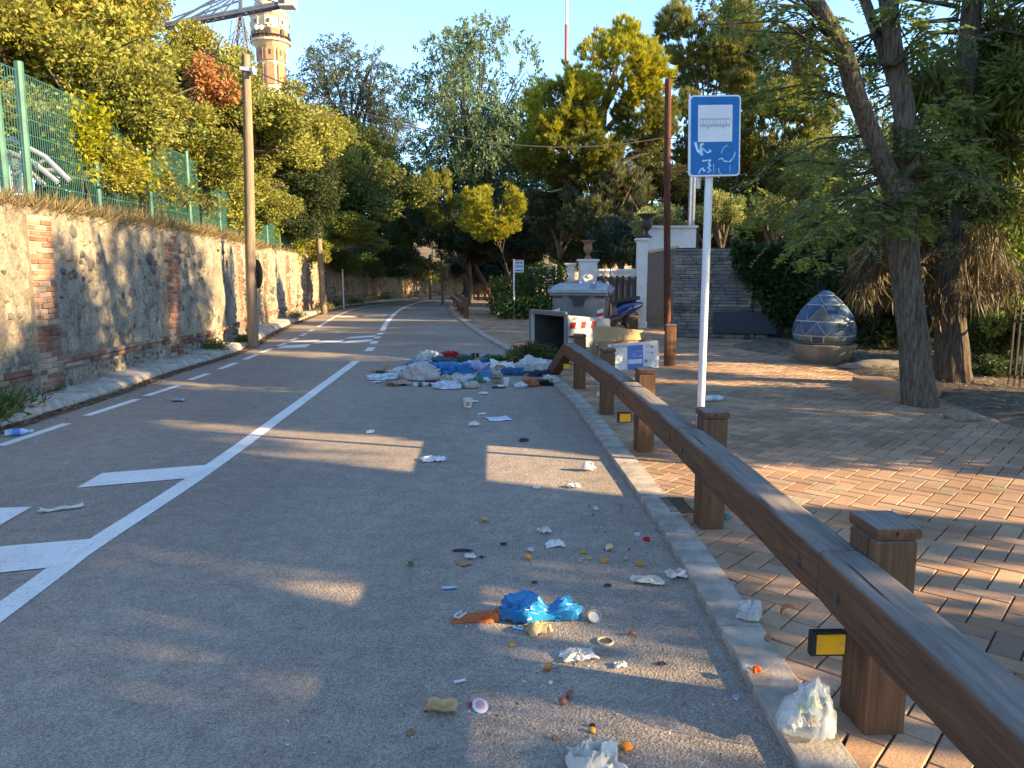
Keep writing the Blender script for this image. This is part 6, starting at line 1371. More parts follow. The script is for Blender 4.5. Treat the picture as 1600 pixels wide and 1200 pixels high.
# ------------------------------------------------------------------ litter
def ridg(p, s): return 1 - abs(mnoise.noise(p * s)) * 2
def crumple_mesh(name, sx, sy, sz, mat, seed, amp=.42, freq=1.6, nu=44, nv=24, flat=False, tail=None):
    """bag: pleats run from a knot, broken by sharp creases; flat=True: a scrunched thin sheet"""
    if flat: return scrunch_mesh(name, sx, sy, sz, mat, seed)
    off_ = Vector((seed * 3.17, seed * 1.31, seed * .7)); vs = []; fs = []; rr = random.Random(int(seed * 97)); kx, ky = rr.uniform(-.35, .35), rr.uniform(-.3, .3)
    for j in range(nv + 1):
        th_ = math.pi * (j / nv)
        for i in range(nu):
            ph = 2 * math.pi * i / nu; u = Vector((math.sin(th_) * math.cos(ph), math.sin(th_) * math.sin(ph), math.cos(th_)))
            pl = Vector((math.cos(ph) * 2.6, math.sin(ph) * 2.6, th_ * .5)) + off_; sh = math.sin(th_) ** .5
            f = 1 + amp * ((ridg(u + off_, freq) * .5 + ridg(u + off_ * 2, freq * 2.4) * .38 + ridg(u * 1.0 + off_ * 3, freq * 5.2) * .22 - .5) + sh * .55 * (ridg(pl, 1.3) - .5))
            f *= 1 + .3 * mnoise.noise(u * 1.1 + off_); zz = (u.z * .5 + .5)
            v = Vector((u.x * sx / 2 * f + kx * sx * .3 * zz, u.y * sy / 2 * f + ky * sy * .3 * zz, zz * sz * (f if u.z > 0 else 1)))
            if u.z < -.1: v.z = max(0.001, v.z * .35)
            vs.append(v)
    for j in range(nv):
        for i in range(nu): fs.append((j * nu + i, (j + 1) * nu + i, (j + 1) * nu + (i + 1) % nu, j * nu + (i + 1) % nu))
    me = bpy.data.meshes.new(name); me.from_pydata([tuple(v) for v in vs], [], fs); bm = bmesh.new(); bm.from_mesh(me); bmesh.ops.remove_doubles(bm, verts=bm.verts, dist=1e-5); bm.to_mesh(me); bm.free()
    me.materials.append(mat); me.shade_smooth()
    if 'film' not in mat.name: me.set_sharp_from_angle(angle=math.radians(38))
    return me
def scrunch_mesh(name, sx, sy, sz, mat, seed, n=22):
    off_ = Vector((seed * 2.17, seed * 1.71, seed * .37)); vs = []; fs = []
    for j in range(n + 1):
        for i in range(n + 1):
            u, v = i / n - .5, j / n - .5; e = .86 + .22 * mnoise.noise(Vector((math.atan2(v, u) * 1.5, seed, 0)))
            q = Vector((u * 2.6, v * 2.6, 0)) + off_; wx = mnoise.noise(q * 1.3 + Vector((9, 0, 0))); wy = mnoise.noise(q * 1.3 + Vector((0, 9, 0)))
            fold = (ridg(q, 1.1) * .55 + ridg(q + Vector((4, 4, 4)), 2.3) * .33 + ridg(q + Vector((8, 1, 4)), 4.8) * .18)
            edge = max(abs(u), abs(v)) * 2; z = sz * max(0, .15 + .85 * fold) * (1 - .55 * edge ** 3)
            vs.append((u * sx * e + wx * sx * .17, v * sy * e + wy * sy * .17, z))
    zmin = min(v[2] for v in vs); vs = [(a, b, c - zmin + .002) for a, b, c in vs]
    for j in range(n):
        for i in range(n): a = j * (n + 1) + i; fs.append((a, a + 1, a + n + 2, a + n + 1))
    me = bpy.data.meshes.new(name); me.from_pydata(vs, [], fs); me.materials.append(mat); me.shade_smooth()
    try: me.set_sharp_from_angle(angle=math.radians(30))
    except Exception: pass
    return me
def gz_at(px, py):
    g = G(px, py)
    rx = min(((p - g).length, p) for p in RIGHT)[1]
    if g.x > rx.x + .2: return 0.031
    if g.x > rx.x: return 0.040
    return 0.001
def where(px, py): z = gz_at(px, py); p = G(px, py, z); return p
def m_of(px, py, n): return n * where(px, py).y / FPX
LIT = 0
def crumple(name, label, cat, px, py, w, h, mat, dep=None, amp=.42, freq=1.6, rz=None, flat=False, group=None, back=.5):
    """w, h: photograph pixels; foot of the thing at (px, py)"""
    global LIT; LIT += 1
    p = where(px, py); W_ = m_of(px, py, w); H_ = m_of(px, py, h); D_ = dep if dep else W_ * .7
    z = max(.012, H_ - D_ * .30 * 1.6 / max(1.6, p.y) * 1.2) if dep is None else H_
    me = crumple_mesh(name, W_, D_, max(.012, z * .9), mat, LIT * 1.7, amp, freq, flat=flat); o = link(name, me, None, (p.x, p.y + D_ * back * .6, p.z), (0, 0, rz if rz is not None else R.uniform(-.5, .5))); return tag(o, label, cat, group)
def paper_mesh(name, sx, sy, mat, seed, amp=.25, n=12, curl=.4):
    vs = []; fs = []; off_ = Vector((seed * 2.3, seed, 0)); s_ = max(sx, sy)
    for j in range(n + 1):
        for i in range(n + 1):
            u, v = i / n - .5, j / n - .5; e = 1 + .18 * mnoise.noise(Vector((math.atan2(v, u) * 1.4, seed, 0)))
            z = s_ * amp * (abs(mnoise.noise(Vector((u * 3, v * 3, 0)) + off_)) + .5 * abs(mnoise.noise(Vector((u * 7, v * 7, 3)) + off_))) + s_ * curl * .3 * (u * u * 3 if seed % 2 else v * v * 3)
            vs.append((u * sx * e, v * sy * e, .003 + z))
    for j in range(n):
        for i in range(n): a = j * (n + 1) + i; fs.append((a, a + 1, a + n + 2, a + n + 1))
    me = bpy.data.meshes.new(name); me.from_pydata(vs, [], fs); me.materials.append(mat)
    zmin = min(v[2] for v in vs); me.transform(Matrix.Translation((0, 0, .002 - zmin)))
    return me
def paper(name, label, cat, px, py, w, d, mat, amp=.25, curl=.3, rz=None, smooth=False):
    global LIT; LIT += 1
    p = where(px, py); me = paper_mesh(name, m_of(px, py, w), d, mat, LIT, amp, curl=curl)
    if smooth: me.shade_smooth()
    return tag(link(name, me, None, (p.x, p.y, p.z), (0, 0, R.uniform(-.6, .6) if rz is None else rz)), label, cat)
def peel_mesh(name, r, mat_out, mat_in, seed, ang=1.3, wob=.25):
    """piece of curved rind: outer skin and pale inside"""
    n = 9; vs = []; fs = []; mi = []
    for lay, rr in ((0, r), (1, r * .9)):
        for j in range(n):
            for i in range(n):
                a = (i / (n - 1) - .5) * 2 * ang * (1 + wob * mnoise.noise(Vector((j * .4, seed, 0)))); b = (j / (n - 1) - .5) * 2 * ang * .75 * (1 + wob * mnoise.noise(Vector((i * .4, seed, 5))))
                vs.append((rr * math.sin(a), rr * math.sin(b) * math.cos(a), rr * math.cos(a) * math.cos(b) * (1 + .1 * mnoise.noise(Vector((a * 2, b * 2, seed))))))
    for lay in (0, 1):
        for j in range(n - 1):
            for i in range(n - 1):
                a = lay * n * n + j * n + i; q = (a, a + 1, a + n + 1, a + n); fs.append(q if lay == 0 else q[::-1]); mi.append(lay)
    brd = [i for i in range(n)] + [j * n + n - 1 for j in range(1, n)] + [(n - 1) * n + i for i in range(n - 2, -1, -1)] + [j * n for j in range(n - 2, 0, -1)]
    for a, b in zip(brd, brd[1:] + brd[:1]): fs.append((a, a + n * n, b + n * n, b)); mi.append(1)
    me = bpy.data.meshes.new(name); me.from_pydata(vs, [], fs); me.materials.append(mat_out); me.materials.append(mat_in); me.polygons.foreach_set('material_index', mi); me.shade_smooth(); return me
def peel(name, label, cat, px, py, w, mo, mi_, ang=1.3, roll=None):
    global LIT; LIT += 1
    p = where(px, py); r = m_of(px, py, w) / 2 / math.sin(min(1.5, ang)); me = peel_mesh(name, r, mo, mi_, LIT, ang); rot = (R.uniform(-.5, .5) if roll is None else roll, R.uniform(-.5, .5), R.uniform(0, 6))
    e = Matrix.Rotation(rot[2], 4, 'Z') @ Matrix.Rotation(rot[1], 4, 'Y') @ Matrix.Rotation(rot[0], 4, 'X'); zmin = min((e @ v.co).z for v in me.vertices)
    return tag(link(name, me, None, (p.x, p.y, p.z - zmin), rot), label, cat)
def lathe_thing(name, label, cat, px, py, prof, parts, rot=(0, 0, 0), lift=0.0, n=20):
    """parts: list of (part name, profile, material)"""
    p = where(px, py); t = thing(name, label, cat, (p.x, p.y, p.z + lift)); t.rotation_euler = rot
    for pn_, pr, m in parts: MB().lathe(pr, n).build(pn_, m, t, smooth=True, angle=40)
    return t
M_BLUEBAG = pm('blue_bag_plastic', (0.012, 0.25, 0.52), (0.008, 0.18, 0.42), 5, 0.32, .5, 26, .012, transl=.2); M_WHITEBAG = pm('white_bag_plastic', (0.72, 0.72, 0.70), (0.60, 0.60, 0.59), 6, .4, .5, 30, .008, transl=.25)
M_TISSUE = pm('tissue_paper', (0.68, 0.66, 0.60), (0.50, 0.46, 0.38), 9, .9, .4, 60, .004, lo=.3, hi=.55, transl=.2); M_PAPER = pm('white_paper', (0.72, 0.72, 0.71), (0.64, 0.63, 0.61), 7, .8, transl=.15)
M_CLEAR = clear_plastic('clear_film', (0.82, 0.86, 0.84), .30, .22); M_CLEARB = clear_plastic('bluish_film', (0.66, 0.76, 0.84), .6, .25)
M_ORANGE = pm('orange_rind', (0.75, 0.24, 0.015), (0.62, 0.17, 0.01), 12, .5, .3, 120, .003); M_PITH = pm('orange_pith', (0.72, 0.58, 0.36), (0.6, 0.45, 0.26), 14, .8)
M_YELP = pm('yellow_rind', (0.62, 0.36, 0.05), (0.48, 0.25, 0.04), 14, .6); M_ONION = pm('onion_skin', (0.50, 0.17, 0.06), (0.33, 0.10, 0.04), 14, .4); M_ONIONR = pm('red_onion_skin', (0.36, 0.10, 0.06), (0.22, 0.06, 0.04), 14, .45)
M_CREAM2 = pm('cream_scrap', (0.62, 0.46, 0.26), (0.42, 0.26, 0.12), 9, .8); M_NET = pm('orange_net', (0.62, 0.13, 0.025), (0.38, 0.07, 0.015), 60, .6, .8, 130, .006)
M_DARKS = pm('dark_scrap', (0.03, 0.028, 0.026), rough=.6); M_LILAC = pm('lilac_film', (0.55, 0.50, 0.72), (0.44, 0.40, 0.62), 6, .35, .4, 30, transl=.2); M_REDP = pm('red_plastic', (0.52, 0.02, 0.025), (0.38, 0.015, 0.02), 6, .35, .4, 30); M_GREENP = pm('green_plastic', (0.03, 0.20, 0.09), (0.02, 0.13, 0.06), 6, .4); M_KRAFT = pm('kraft_paper', (0.40, 0.27, 0.17), (0.30, 0.19, 0.12), 7, .85); M_JEAN = pm('blue_cloth', (0.03, 0.12, 0.26), (0.02, 0.08, 0.19), 7, .9, .5, 60); M_TEAL = pm('teal_cloth', (0.06, 0.13, 0.13), (0.04, 0.08, 0.085), 7, .9, .5, 60); M_NAVY = pm('navy_film', (0.02, 0.025, 0.06), rough=.35); M_BLACKBAG = pm('black_film', (0.015, 0.016, 0.02), rough=.3, bmp=.4, bscale=20); M_BEIGE2 = pm('beige_film', (0.52, 0.46, 0.37), (0.42, 0.36, 0.28), 6, .4, .4, 26, transl=.2); M_PINKW = pm('pinkish_white_film', (0.66, 0.60, 0.57), (0.52, 0.45, 0.42), 7, .4, .5, 26, transl=.25); M_ORP = pm('orange_packet', (0.60, 0.22, 0.10), (0.5, 0.16, 0.07), 6, .4); M_LEAFG = pm('fresh_leaf_scrap', (0.07, 0.15, 0.035), (0.04, 0.09, 0.02), 8, .6, transl=.2); M_TAN = pm('tan_scrap', (0.36, 0.21, 0.12), (0.26, 0.15, 0.08), 7, .8); M_LBLUE = pm('light_blue_plastic', (0.35, 0.50, 0.62), (0.28, 0.42, 0.55), 6, .4)

# --- near litter on the asphalt
bb = crumple('plastic_bag', 'blue plastic bag twisted in the middle lying on the asphalt', 'bag', 848, 972, 128, 42, M_BLUEBAG, .16, .34, 1.5, 0.05)
for v in bb.data.vertices:
    t = v.co.x / .2; k = 1 - .45 * math.exp(-((t - .12) / .28) ** 2); v.co.y *= k; v.co.z *= k * (1.1 if t < 0 else .85)
wp = MB().box((0, 0, 0), (.022, .004, .05), Matrix.Rotation(-.5, 3, 'X')); wpo = wp.build('paper_patch', M_PAPER, bb, loc=(-.07, -.075, .05), rot=(-.35, 0, .1)); wpo['label'] = 'white label stuck to the bag'
nt_ = where(748, 972); no = thing('net_sack', 'orange net produce sack trailing from the blue bag', 'net', nt_)
vs = []; fs = []; NN = 22
for i in range(NN + 1):
    t = i / NN; w = .012 + .036 * math.sin(math.pi * min(1, t * .62 + .1)) * (1 if t < .9 else .6); z = .006 + .03 * t * (1 + .3 * math.sin(t * 9)); y = .02 * math.sin(t * 4) + .045 * t
    for k, (a, b) in enumerate(((-1, 0.0), (-.6, .7), (0, 1), (.6, .7), (1, 0.0))): vs.append((-.125 + .22 * t, y + a * w + .004 * mnoise.noise(Vector((t * 9, a * 3, 0))), .002 + z * b * (1 + .3 * mnoise.noise(Vector((t * 12, a * 4, 2))))))
for i in range(NN):
    for k in range(4): a = i * 5 + k; fs.append((a, a + 5, a + 6, a + 1))
MB().add(vs, fs).build('mesh_sleeve', M_NET, no, smooth=True, angle=80); rn = random.Random(2); th_ = MB()
for k in range(70): t = rn.random(); x = -.125 + .22 * t; y = .045 * t + rn.uniform(-.045, .045); th_.tube([(x, y, .01 + .02 * t), (x + rn.uniform(.01, .04), y + rn.uniform(-.02, .02), .014 + .035 * t * rn.random())], .0011, 3)
th_.build('threads', M_NET, no)
crumple('food_wrapper', 'cream food wrapper with a purple print in front of the blue bag', 'wrapper', 842, 992, 46, 30, M_CREAM2, None, .5, 2.0, .4, True)
paper('paper_scrap', 'white purple smeared paper scrap leaning on the cream wrapper', 'paper', 846, 984, 26, .05, M_PAPER, .5, .4)
crumple('bread_roll', 'pale bread end between blue bag and wrapper', 'bread', 841, 968, 14, 14, M_CREAM2, None, .15)
MB_DISC = lambda r, h: [(r * .2, .001), (r, .001), (r, h), (r * .86, h), (r * .84, h * .35), (r * .1, h * .3)]
lathe_thing('jar_lid', 'tin lid standing on edge at the right end of the blue bag', 'lid', 928, 969, None, [('rim', MB_DISC(.034, .012), pm('tin_gold', (0.45, 0.38, 0.26), (0.3, 0.25, 0.17), 30, .35, metal=.7)), ('liner', [(.002, .0045), (.028, .0045), (.028, .0055), (.002, .0055)], M_TISSUE)], (math.radians(38), 0, .3), .012)
lathe_thing('jar_lid', 'cream rimmed jar lid with brown residue lying face up', 'lid', 946, 1004, None, [('rim', MB_DISC(.036, .011), pm('cream_lid', (0.62, 0.55, 0.36))), ('residue', [(.002, .004), (.029, .004), (.029, .0055), (.002, .0055)], pm('sauce', (0.12, 0.05, 0.025), rough=.35))])
crumple('paper_tissue', 'long grey white tissue beside the jar lid shadow edge', 'tissue', 905, 1032, 66, 20, M_TISSUE, .10, .5, 2.2, .2, True)
crumple('paper_tissue', 'small dirty tissue right of the long grey one', 'tissue', 970, 1044, 27, 13, M_TISSUE, None, .5, 2.2, .2, True)
peel('orange_peel', 'orange peel with white pith pointing up near the middle of the lane', 'peel', 853, 1046, 20, M_ORANGE, M_PITH, 1.2, 2.2)
o = paper('bread_crust', 'curved tan crust with a brown stain on the asphalt', 'food', 688, 1112, 54, .05, M_CREAM2, .16, 1.0, -.1, True)
tgo = lathe_thing('paper_tag', 'pink and white oval tag beside the tan crust', 'tag', 750, 1106, None, [('card', [(.002, .003), (.028, .003), (.030, .006), (.027, .009), (.002, .011)], M_PAPER), ('pink_print', [(.002, .0112), (.017, .0106), (.017, .0116), (.002, .0122)], pm('pink_print', (0.75, 0.32, 0.30)))], (.25, 0, .3), .004); tgo.scale = (1, 1.25, 1)
MB().box((-.034, .012, .006), (.016, .014, .006)).build('red_tab', M_REDP, tgo)
for k, (px, py, w, lab) in enumerate([(879, 1098, 16, 'dark red onion skin, lower half of the shredded pair'), (893, 1090, 18, 'red onion skin curled over its darker twin'), (988, 994, 16, 'small reddish onion skin near the cream lid')]): peel('onion_skin', lab, 'peel', px, py, w, M_ONIONR, M_ONION, 1.2)
crumple('paper_tissue', 'big crumpled white tissue nearest to the bottom of the lane', 'tissue', 935, 1212, 108, 52, M_TISSUE, .17, .5, 1.9, .1, True)
peel('orange_peel', 'flat orange peel tucked behind the big white tissue', 'peel', 976, 1170, 24, M_ORANGE, M_PITH, .9)
peel('orange_peel', 'shrivelled brown orange scrap in front of the lit strip', 'peel', 925, 1143, 14, M_YELP, M_ONIONR, 1.3); crumple('leaf_scrap', 'tiny browned leaf on the shrivelled orange scrap', 'leaf', 926, 1136, 8, 7, M_DARKS, None)
crumple('food_scrap', 'little brown bean hull near the shrivelled scrap', 'food', 867, 1156, 9, 7, M_TAN, None); crumple('food_scrap', 'thin dark twig like scrap at the left of the crust', 'food', 641, 1148, 14, 8, M_TAN, .02, .5, 2, .8)
lathe_thing('bottle_cap', 'steel bottle cap in the shadow near the kerb strip', 'cap', 1150, 1090, None, [('cap', [(.002, .001), (.0165, .001), (.015, .006), (.002, .007)], pm('cap_steel', (0.42, 0.5, 0.56), rough=.35, metal=.6))])
crumple('food_wrapper', 'orange and white wrapper on the kerb strip', 'wrapper', 1183, 1054, 20, 20, pm('orange_wrap', (0.75, 0.14, 0.02), (0.6, 0.1, 0.02), 9, .4), None, .5, 2, .3, True); crumple('paper_scrap', 'white foil torn from the orange wrapper on the kerb strip', 'paper', 1168, 1049, 16, 14, M_PAPER, None, .5, 2, 0, True)
cbg = crumple('plastic_bag', 'clear plastic bag of scraps slumped against the nearest post', 'bag', 1262, 1152, 88, 84, M_CLEAR, .17, .24, 1.2, .1, False, None, .3)
for v in cbg.data.vertices:
    t = v.co.z / .2; v.co.x += .035 * max(0, t - .35) * 2; k = 1 - .55 * max(0, min(1, (t - .3) / .8)); v.co.x = v.co.x * k + .03 * (1 - k); v.co.y *= k
    if t > .6: v.co.z += .03 * (t - .6)
for k, (dx, dy, dz, r_, m) in enumerate(((-.03, .0, .02, .07, M_TISSUE), (.03, .01, .015, .06, M_CREAM2), (0, .02, .06, .06, pm('lettuce', (0.42, 0.5, 0.22), (0.3, 0.4, 0.14), 10, .6)), (.035, 0, .09, .04, MATS['lettuce']))): link('scraps', crumple_mesh('scraps', r_, r_, r_ * .8, m, 90 + k, .4, flat=True, nu=14, nv=8), cbg, (dx, dy, dz))
lathe_thing('plastic_cup', 'small white pot lying behind the clear bag', 'cup', 1250, 1086, None, [('pot', [(.002, 0), (.022, 0), (.028, .05), (.025, .05), (.02, .004), (.002, .004)], M_PAPER), ('grime', [(.0285, .02), (.0275, .03)], M_TAN)], (math.radians(80), 0, .9), .024)
crumple('plastic_bag', 'knotted small white bag on the kerb strip edge', 'bag', 1172, 970, 38, 34, M_WHITEBAG, None, .45, 1.7, .2)
peel('onion_skin', 'shiny orange onion skin on the pavers under the beam', 'peel', 1232, 960, 26, M_ONION, M_ONIONR, 1.35, .2); peel('onion_skin', 'small broken onion skin at the kerb strip joint', 'peel', 1201, 1000, 15, M_ONION, M_TAN, 1.3)
crumple('paper_tissue', 'twisted pale tissue pointing at the kerb strip', 'tissue', 1012, 914, 56, 18, M_TISSUE, .08, .5, 2, -.15, True); crumple('paper_tissue', 'rumpled tissue touching the kerb strip', 'tissue', 1060, 904, 40, 20, M_TISSUE, None, .5, 2, .2, True)
lathe_thing('bottle_cap', 'red plastic bottle cap lying open side up', 'cap', 1010, 844, None, [('cap', MB_DISC(.022, .014), M_REDP)]); lathe_thing('bottle_cap', 'pale blue plastic cap beside the red one', 'cap', 996, 836, None, [('cap', [(.002, .001), (.021, .001), (.020, .012), (.002, .013)], M_LBLUE)])
peel('orange_peel', 'cupped yellow orange peel right of the yellow crumbs', 'peel', 950, 860, 16, M_YELP, M_PITH, 1.35, 2.6)
for k, (px, py, w, lab) in enumerate([(912, 864, 10, 'yellow fruit crumb left of the cupped peel'), (921, 874, 9, 'cluster of pale fruit crumbs below the cupped peel'), (945, 879, 13, 'flat yellow fruit crumb under the cupped peel'), (976, 876, 9, 'pale yellow crumb right of the cupped peel'), (1001, 885, 13, 'curled pale rind scrap before the twisted tissue'), (905, 878, 6, 'tiny beige crumb at the edge of the fruit crumbs'), (800, 1010, 11, 'small yellow rind below the cream wrapper')]): crumple('fruit_scrap', lab, 'food', px, py, w, w * .6, M_CREAM2 if k % 2 else M_YELP, None, .4)
crumple('paper_tissue', 'white tissue with a yellow corner above the fruit crumbs', 'tissue', 868, 855, 33, 17, M_PAPER, None, .5, 2, .2, True); crumple('paper_tissue', 'beige torn tissue behind the white one', 'tissue', 851, 834, 23, 14, M_TISSUE, None, .55, 2, 0, True)
peel('orange_peel', 'half orange rind with a paper strip at the lane middle', 'peel', 823, 875, 15, M_ORANGE, M_PITH, 1.35, .1); paper('paper_scrap', 'grey paper strip sticking up from the half orange', 'paper', 828, 862, 9, .05, M_PAPER, .5, .6)
paper('cardboard_scrap', 'tan leaf shaped cardboard scrap on the lane', 'cardboard', 723, 880, 20, .10, M_TAN, .05, .2, .6); crumple('paper_tissue', 'white tissue lying on the tan cardboard scrap', 'tissue', 735, 874, 19, 12, M_PAPER, None, .5, 2, 0, True); crumple('twig_scrap', 'black twig above the tan cardboard scrap', 'twig', 722, 862, 28, 4, M_DARKS, .015, .4, 2, .05)
peel('green_peel', 'lone green avocado skin left on the lane', 'peel', 641, 884, 14, pm('avocado', (0.09, 0.14, 0.03), (0.05, 0.08, 0.02), 12, .5), M_LEAFG, 1.2); peel('yellow_peel', 'curled yellow rind alone in the lane centre', 'peel', 757, 815, 13, M_YELP, M_PITH, 1.3)
for px, py, w, lab in [(787, 852, 12, 'crumpled black scrap left of the beige tissue'), (752, 872, 9, 'black crumb right of the tan cardboard scrap'), (818, 690, 17, 'black rag scrap in the shaded lane'), (950, 917, 14, 'black grease clot above the blue bag'), (835, 912, 10, 'dark twig end over the blue bag'), (1035, 1040, 15, 'dark broken seed stalk on the lit strip')]: crumple('dark_scrap', lab, 'scrap', px, py, w, w * .45, M_DARKS, None, .55, 2.2, .3, True)
for px, py, w, h, lab in [(920, 737, 23, 23, 'upright crumpled white napkin near the kerb'), (897, 763, 24, 11, 'folded white napkin in the sun strip'), (677, 722, 42, 13, 'long white napkin roll at the left of the lane'), (741, 667, 18, 12, 'balled white napkin below the paper sheet'), (578, 677, 14, 8, 'small napkin near the centre line'), (740, 629, 14, 5, 'thin napkin right of the white tub'), (755, 616, 18, 5, 'flat napkin under the rubbish heap'), (931, 797, 9, 5, 'scrap of tissue right of the sun strip'), (753, 648, 14, 4, 'sliver of napkin above the paper sheet'), (838, 764, 14, 4, 'pale disc of paper left of the folded napkin')]: crumple('paper_napkin', lab, 'napkin', px, py, w, h, M_PAPER if w != 9 else M_TISSUE, None if h > 6 else .08, .5, 2, .2, True)
paper('paper_sheet', 'flat bluish paper sheet on the shaded lane', 'paper', 779, 655, 36, .24, M_LBLUE if False else pm('pale_sheet', (0.60, 0.64, 0.70)), .04, .1, .3)
lathe_thing('yogurt_tub', 'white tub with an orange label standing on the lane', 'tub', 731, 636, None, [('tub', [(.002, 0), (.045, 0), (.055, .10), (.058, .10), (.058, .105), (.048, .10), (.040, .01), (.002, .01)], M_PAPER)])
tbx_ = [o for o in COL.objects if o.get('label') == 'white tub with an orange label standing on the lane'][0]; MB().box((.008, -.0535, .05), (.045, .004, .05)).build('label', M_ORP, tbx_)
paper('plastic_strip', 'pale blue plastic strip on the dark lane', 'plastic', 702, 920, 24, .03, M_LBLUE, .1, .2, .1); tr2 = thing('plastic_tray', 'small white tray scrap left of the blue bag', 'tray', where(719, 966), .9)
MB().box((0, 0, .012), (.055, .03, .004)).box((0, .015, .018), (.055, .003, .014)).box((0, -.015, .018), (.055, .003, .014)).build('tray', M_PAPER, tr2); MB().box((0, 0, .0155), (.03, .015, .002)).build('print', M_NAVY, tr2)
paper('oval_lid', 'pale blue oval lid in front of the blue bag', 'lid', 810, 982, 20, .03, M_LBLUE, .06, .2, -.4); paper('paper_scrap', 'narrow white feather of paper left of the orange peel', 'paper', 719, 1066, 20, .018, M_PAPER, .1, .3, .4); peel('egg_shell', 'white eggshell sliver below the orange peel', 'shell', 861, 1068, 10, M_PAPER, M_PAPER, 1.2, .3)
paper('crushed_can', 'crushed silver blue carton in the left lane', 'can', 279, 627, 19, .12, pm('crushed_tin', (0.42, 0.48, 0.50), (0.3, 0.35, 0.37), 9, .4, metal=.4), .3, .3, .1); paper('rag_strip', 'frayed beige strip lying between the hatch bars', 'rag', 96, 797, 62, .05, M_TISSUE, .12, .2, .55)
# drink bottles
def bottle(label, px, py, L, mat, capm, rz, band=None):
    p = where(px, py); t = thing('plastic_bottle', label, 'bottle', (p.x, p.y, p.z + .032 * L / .22)); k = L / .22; t.rotation_euler = (0, math.pi / 2, rz)
    MB().lathe([(r * k, z * k) for r, z in ((.004, 0), (.028, 0), (.032, .01), (.030, .05), (.032, .09), (.032, .13), (.024, .165), (.013, .185), (.013, .20))], 18).build('body', mat, t, smooth=True, angle=60); MB().lathe([(.015 * k, .198 * k), (.015 * k, .22 * k)], 14).build('cap', capm, t, smooth=True)
    MB().lathe([(.0325 * k, .06 * k), (.0328 * k, .12 * k)], 18).build('label', band or mat, t, smooth=True); return t
bottle('white plastic bottle with blue cap lying beside the sign pole', 1102, 627, .26, M_PAPER, M_CARDB, .1, M_LBLUE); bottle('blue tinted water bottle lying in the left gutter', 8, 682, .24, clear_plastic('blue_pet', (0.35, 0.55, 0.75), .65, .15), M_LBLUE, .5, M_CARDB); bottle('clear crushed bottle at the front of the rubbish heap', 646, 604, .24, M_CLEAR, M_GREENP, .1, M_GREENP)
crumple('plastic_scrap', 'teal plastic scrap behind the second rail post', 'plastic', 1134, 811, 14, 10, pm('teal_plastic', (0.05, 0.25, 0.27)), None, .4); crumple('paper_tissue', 'white tissue ball below the beam near the fourth post', 'tissue', 936, 619, 6, 8, M_PAPER, None); crumple('plastic_bag', 'white blue rag of plastic on the earth bank', 'bag', 1513, 612, 22, 10, M_WHITEBAG, None, .5, 2)

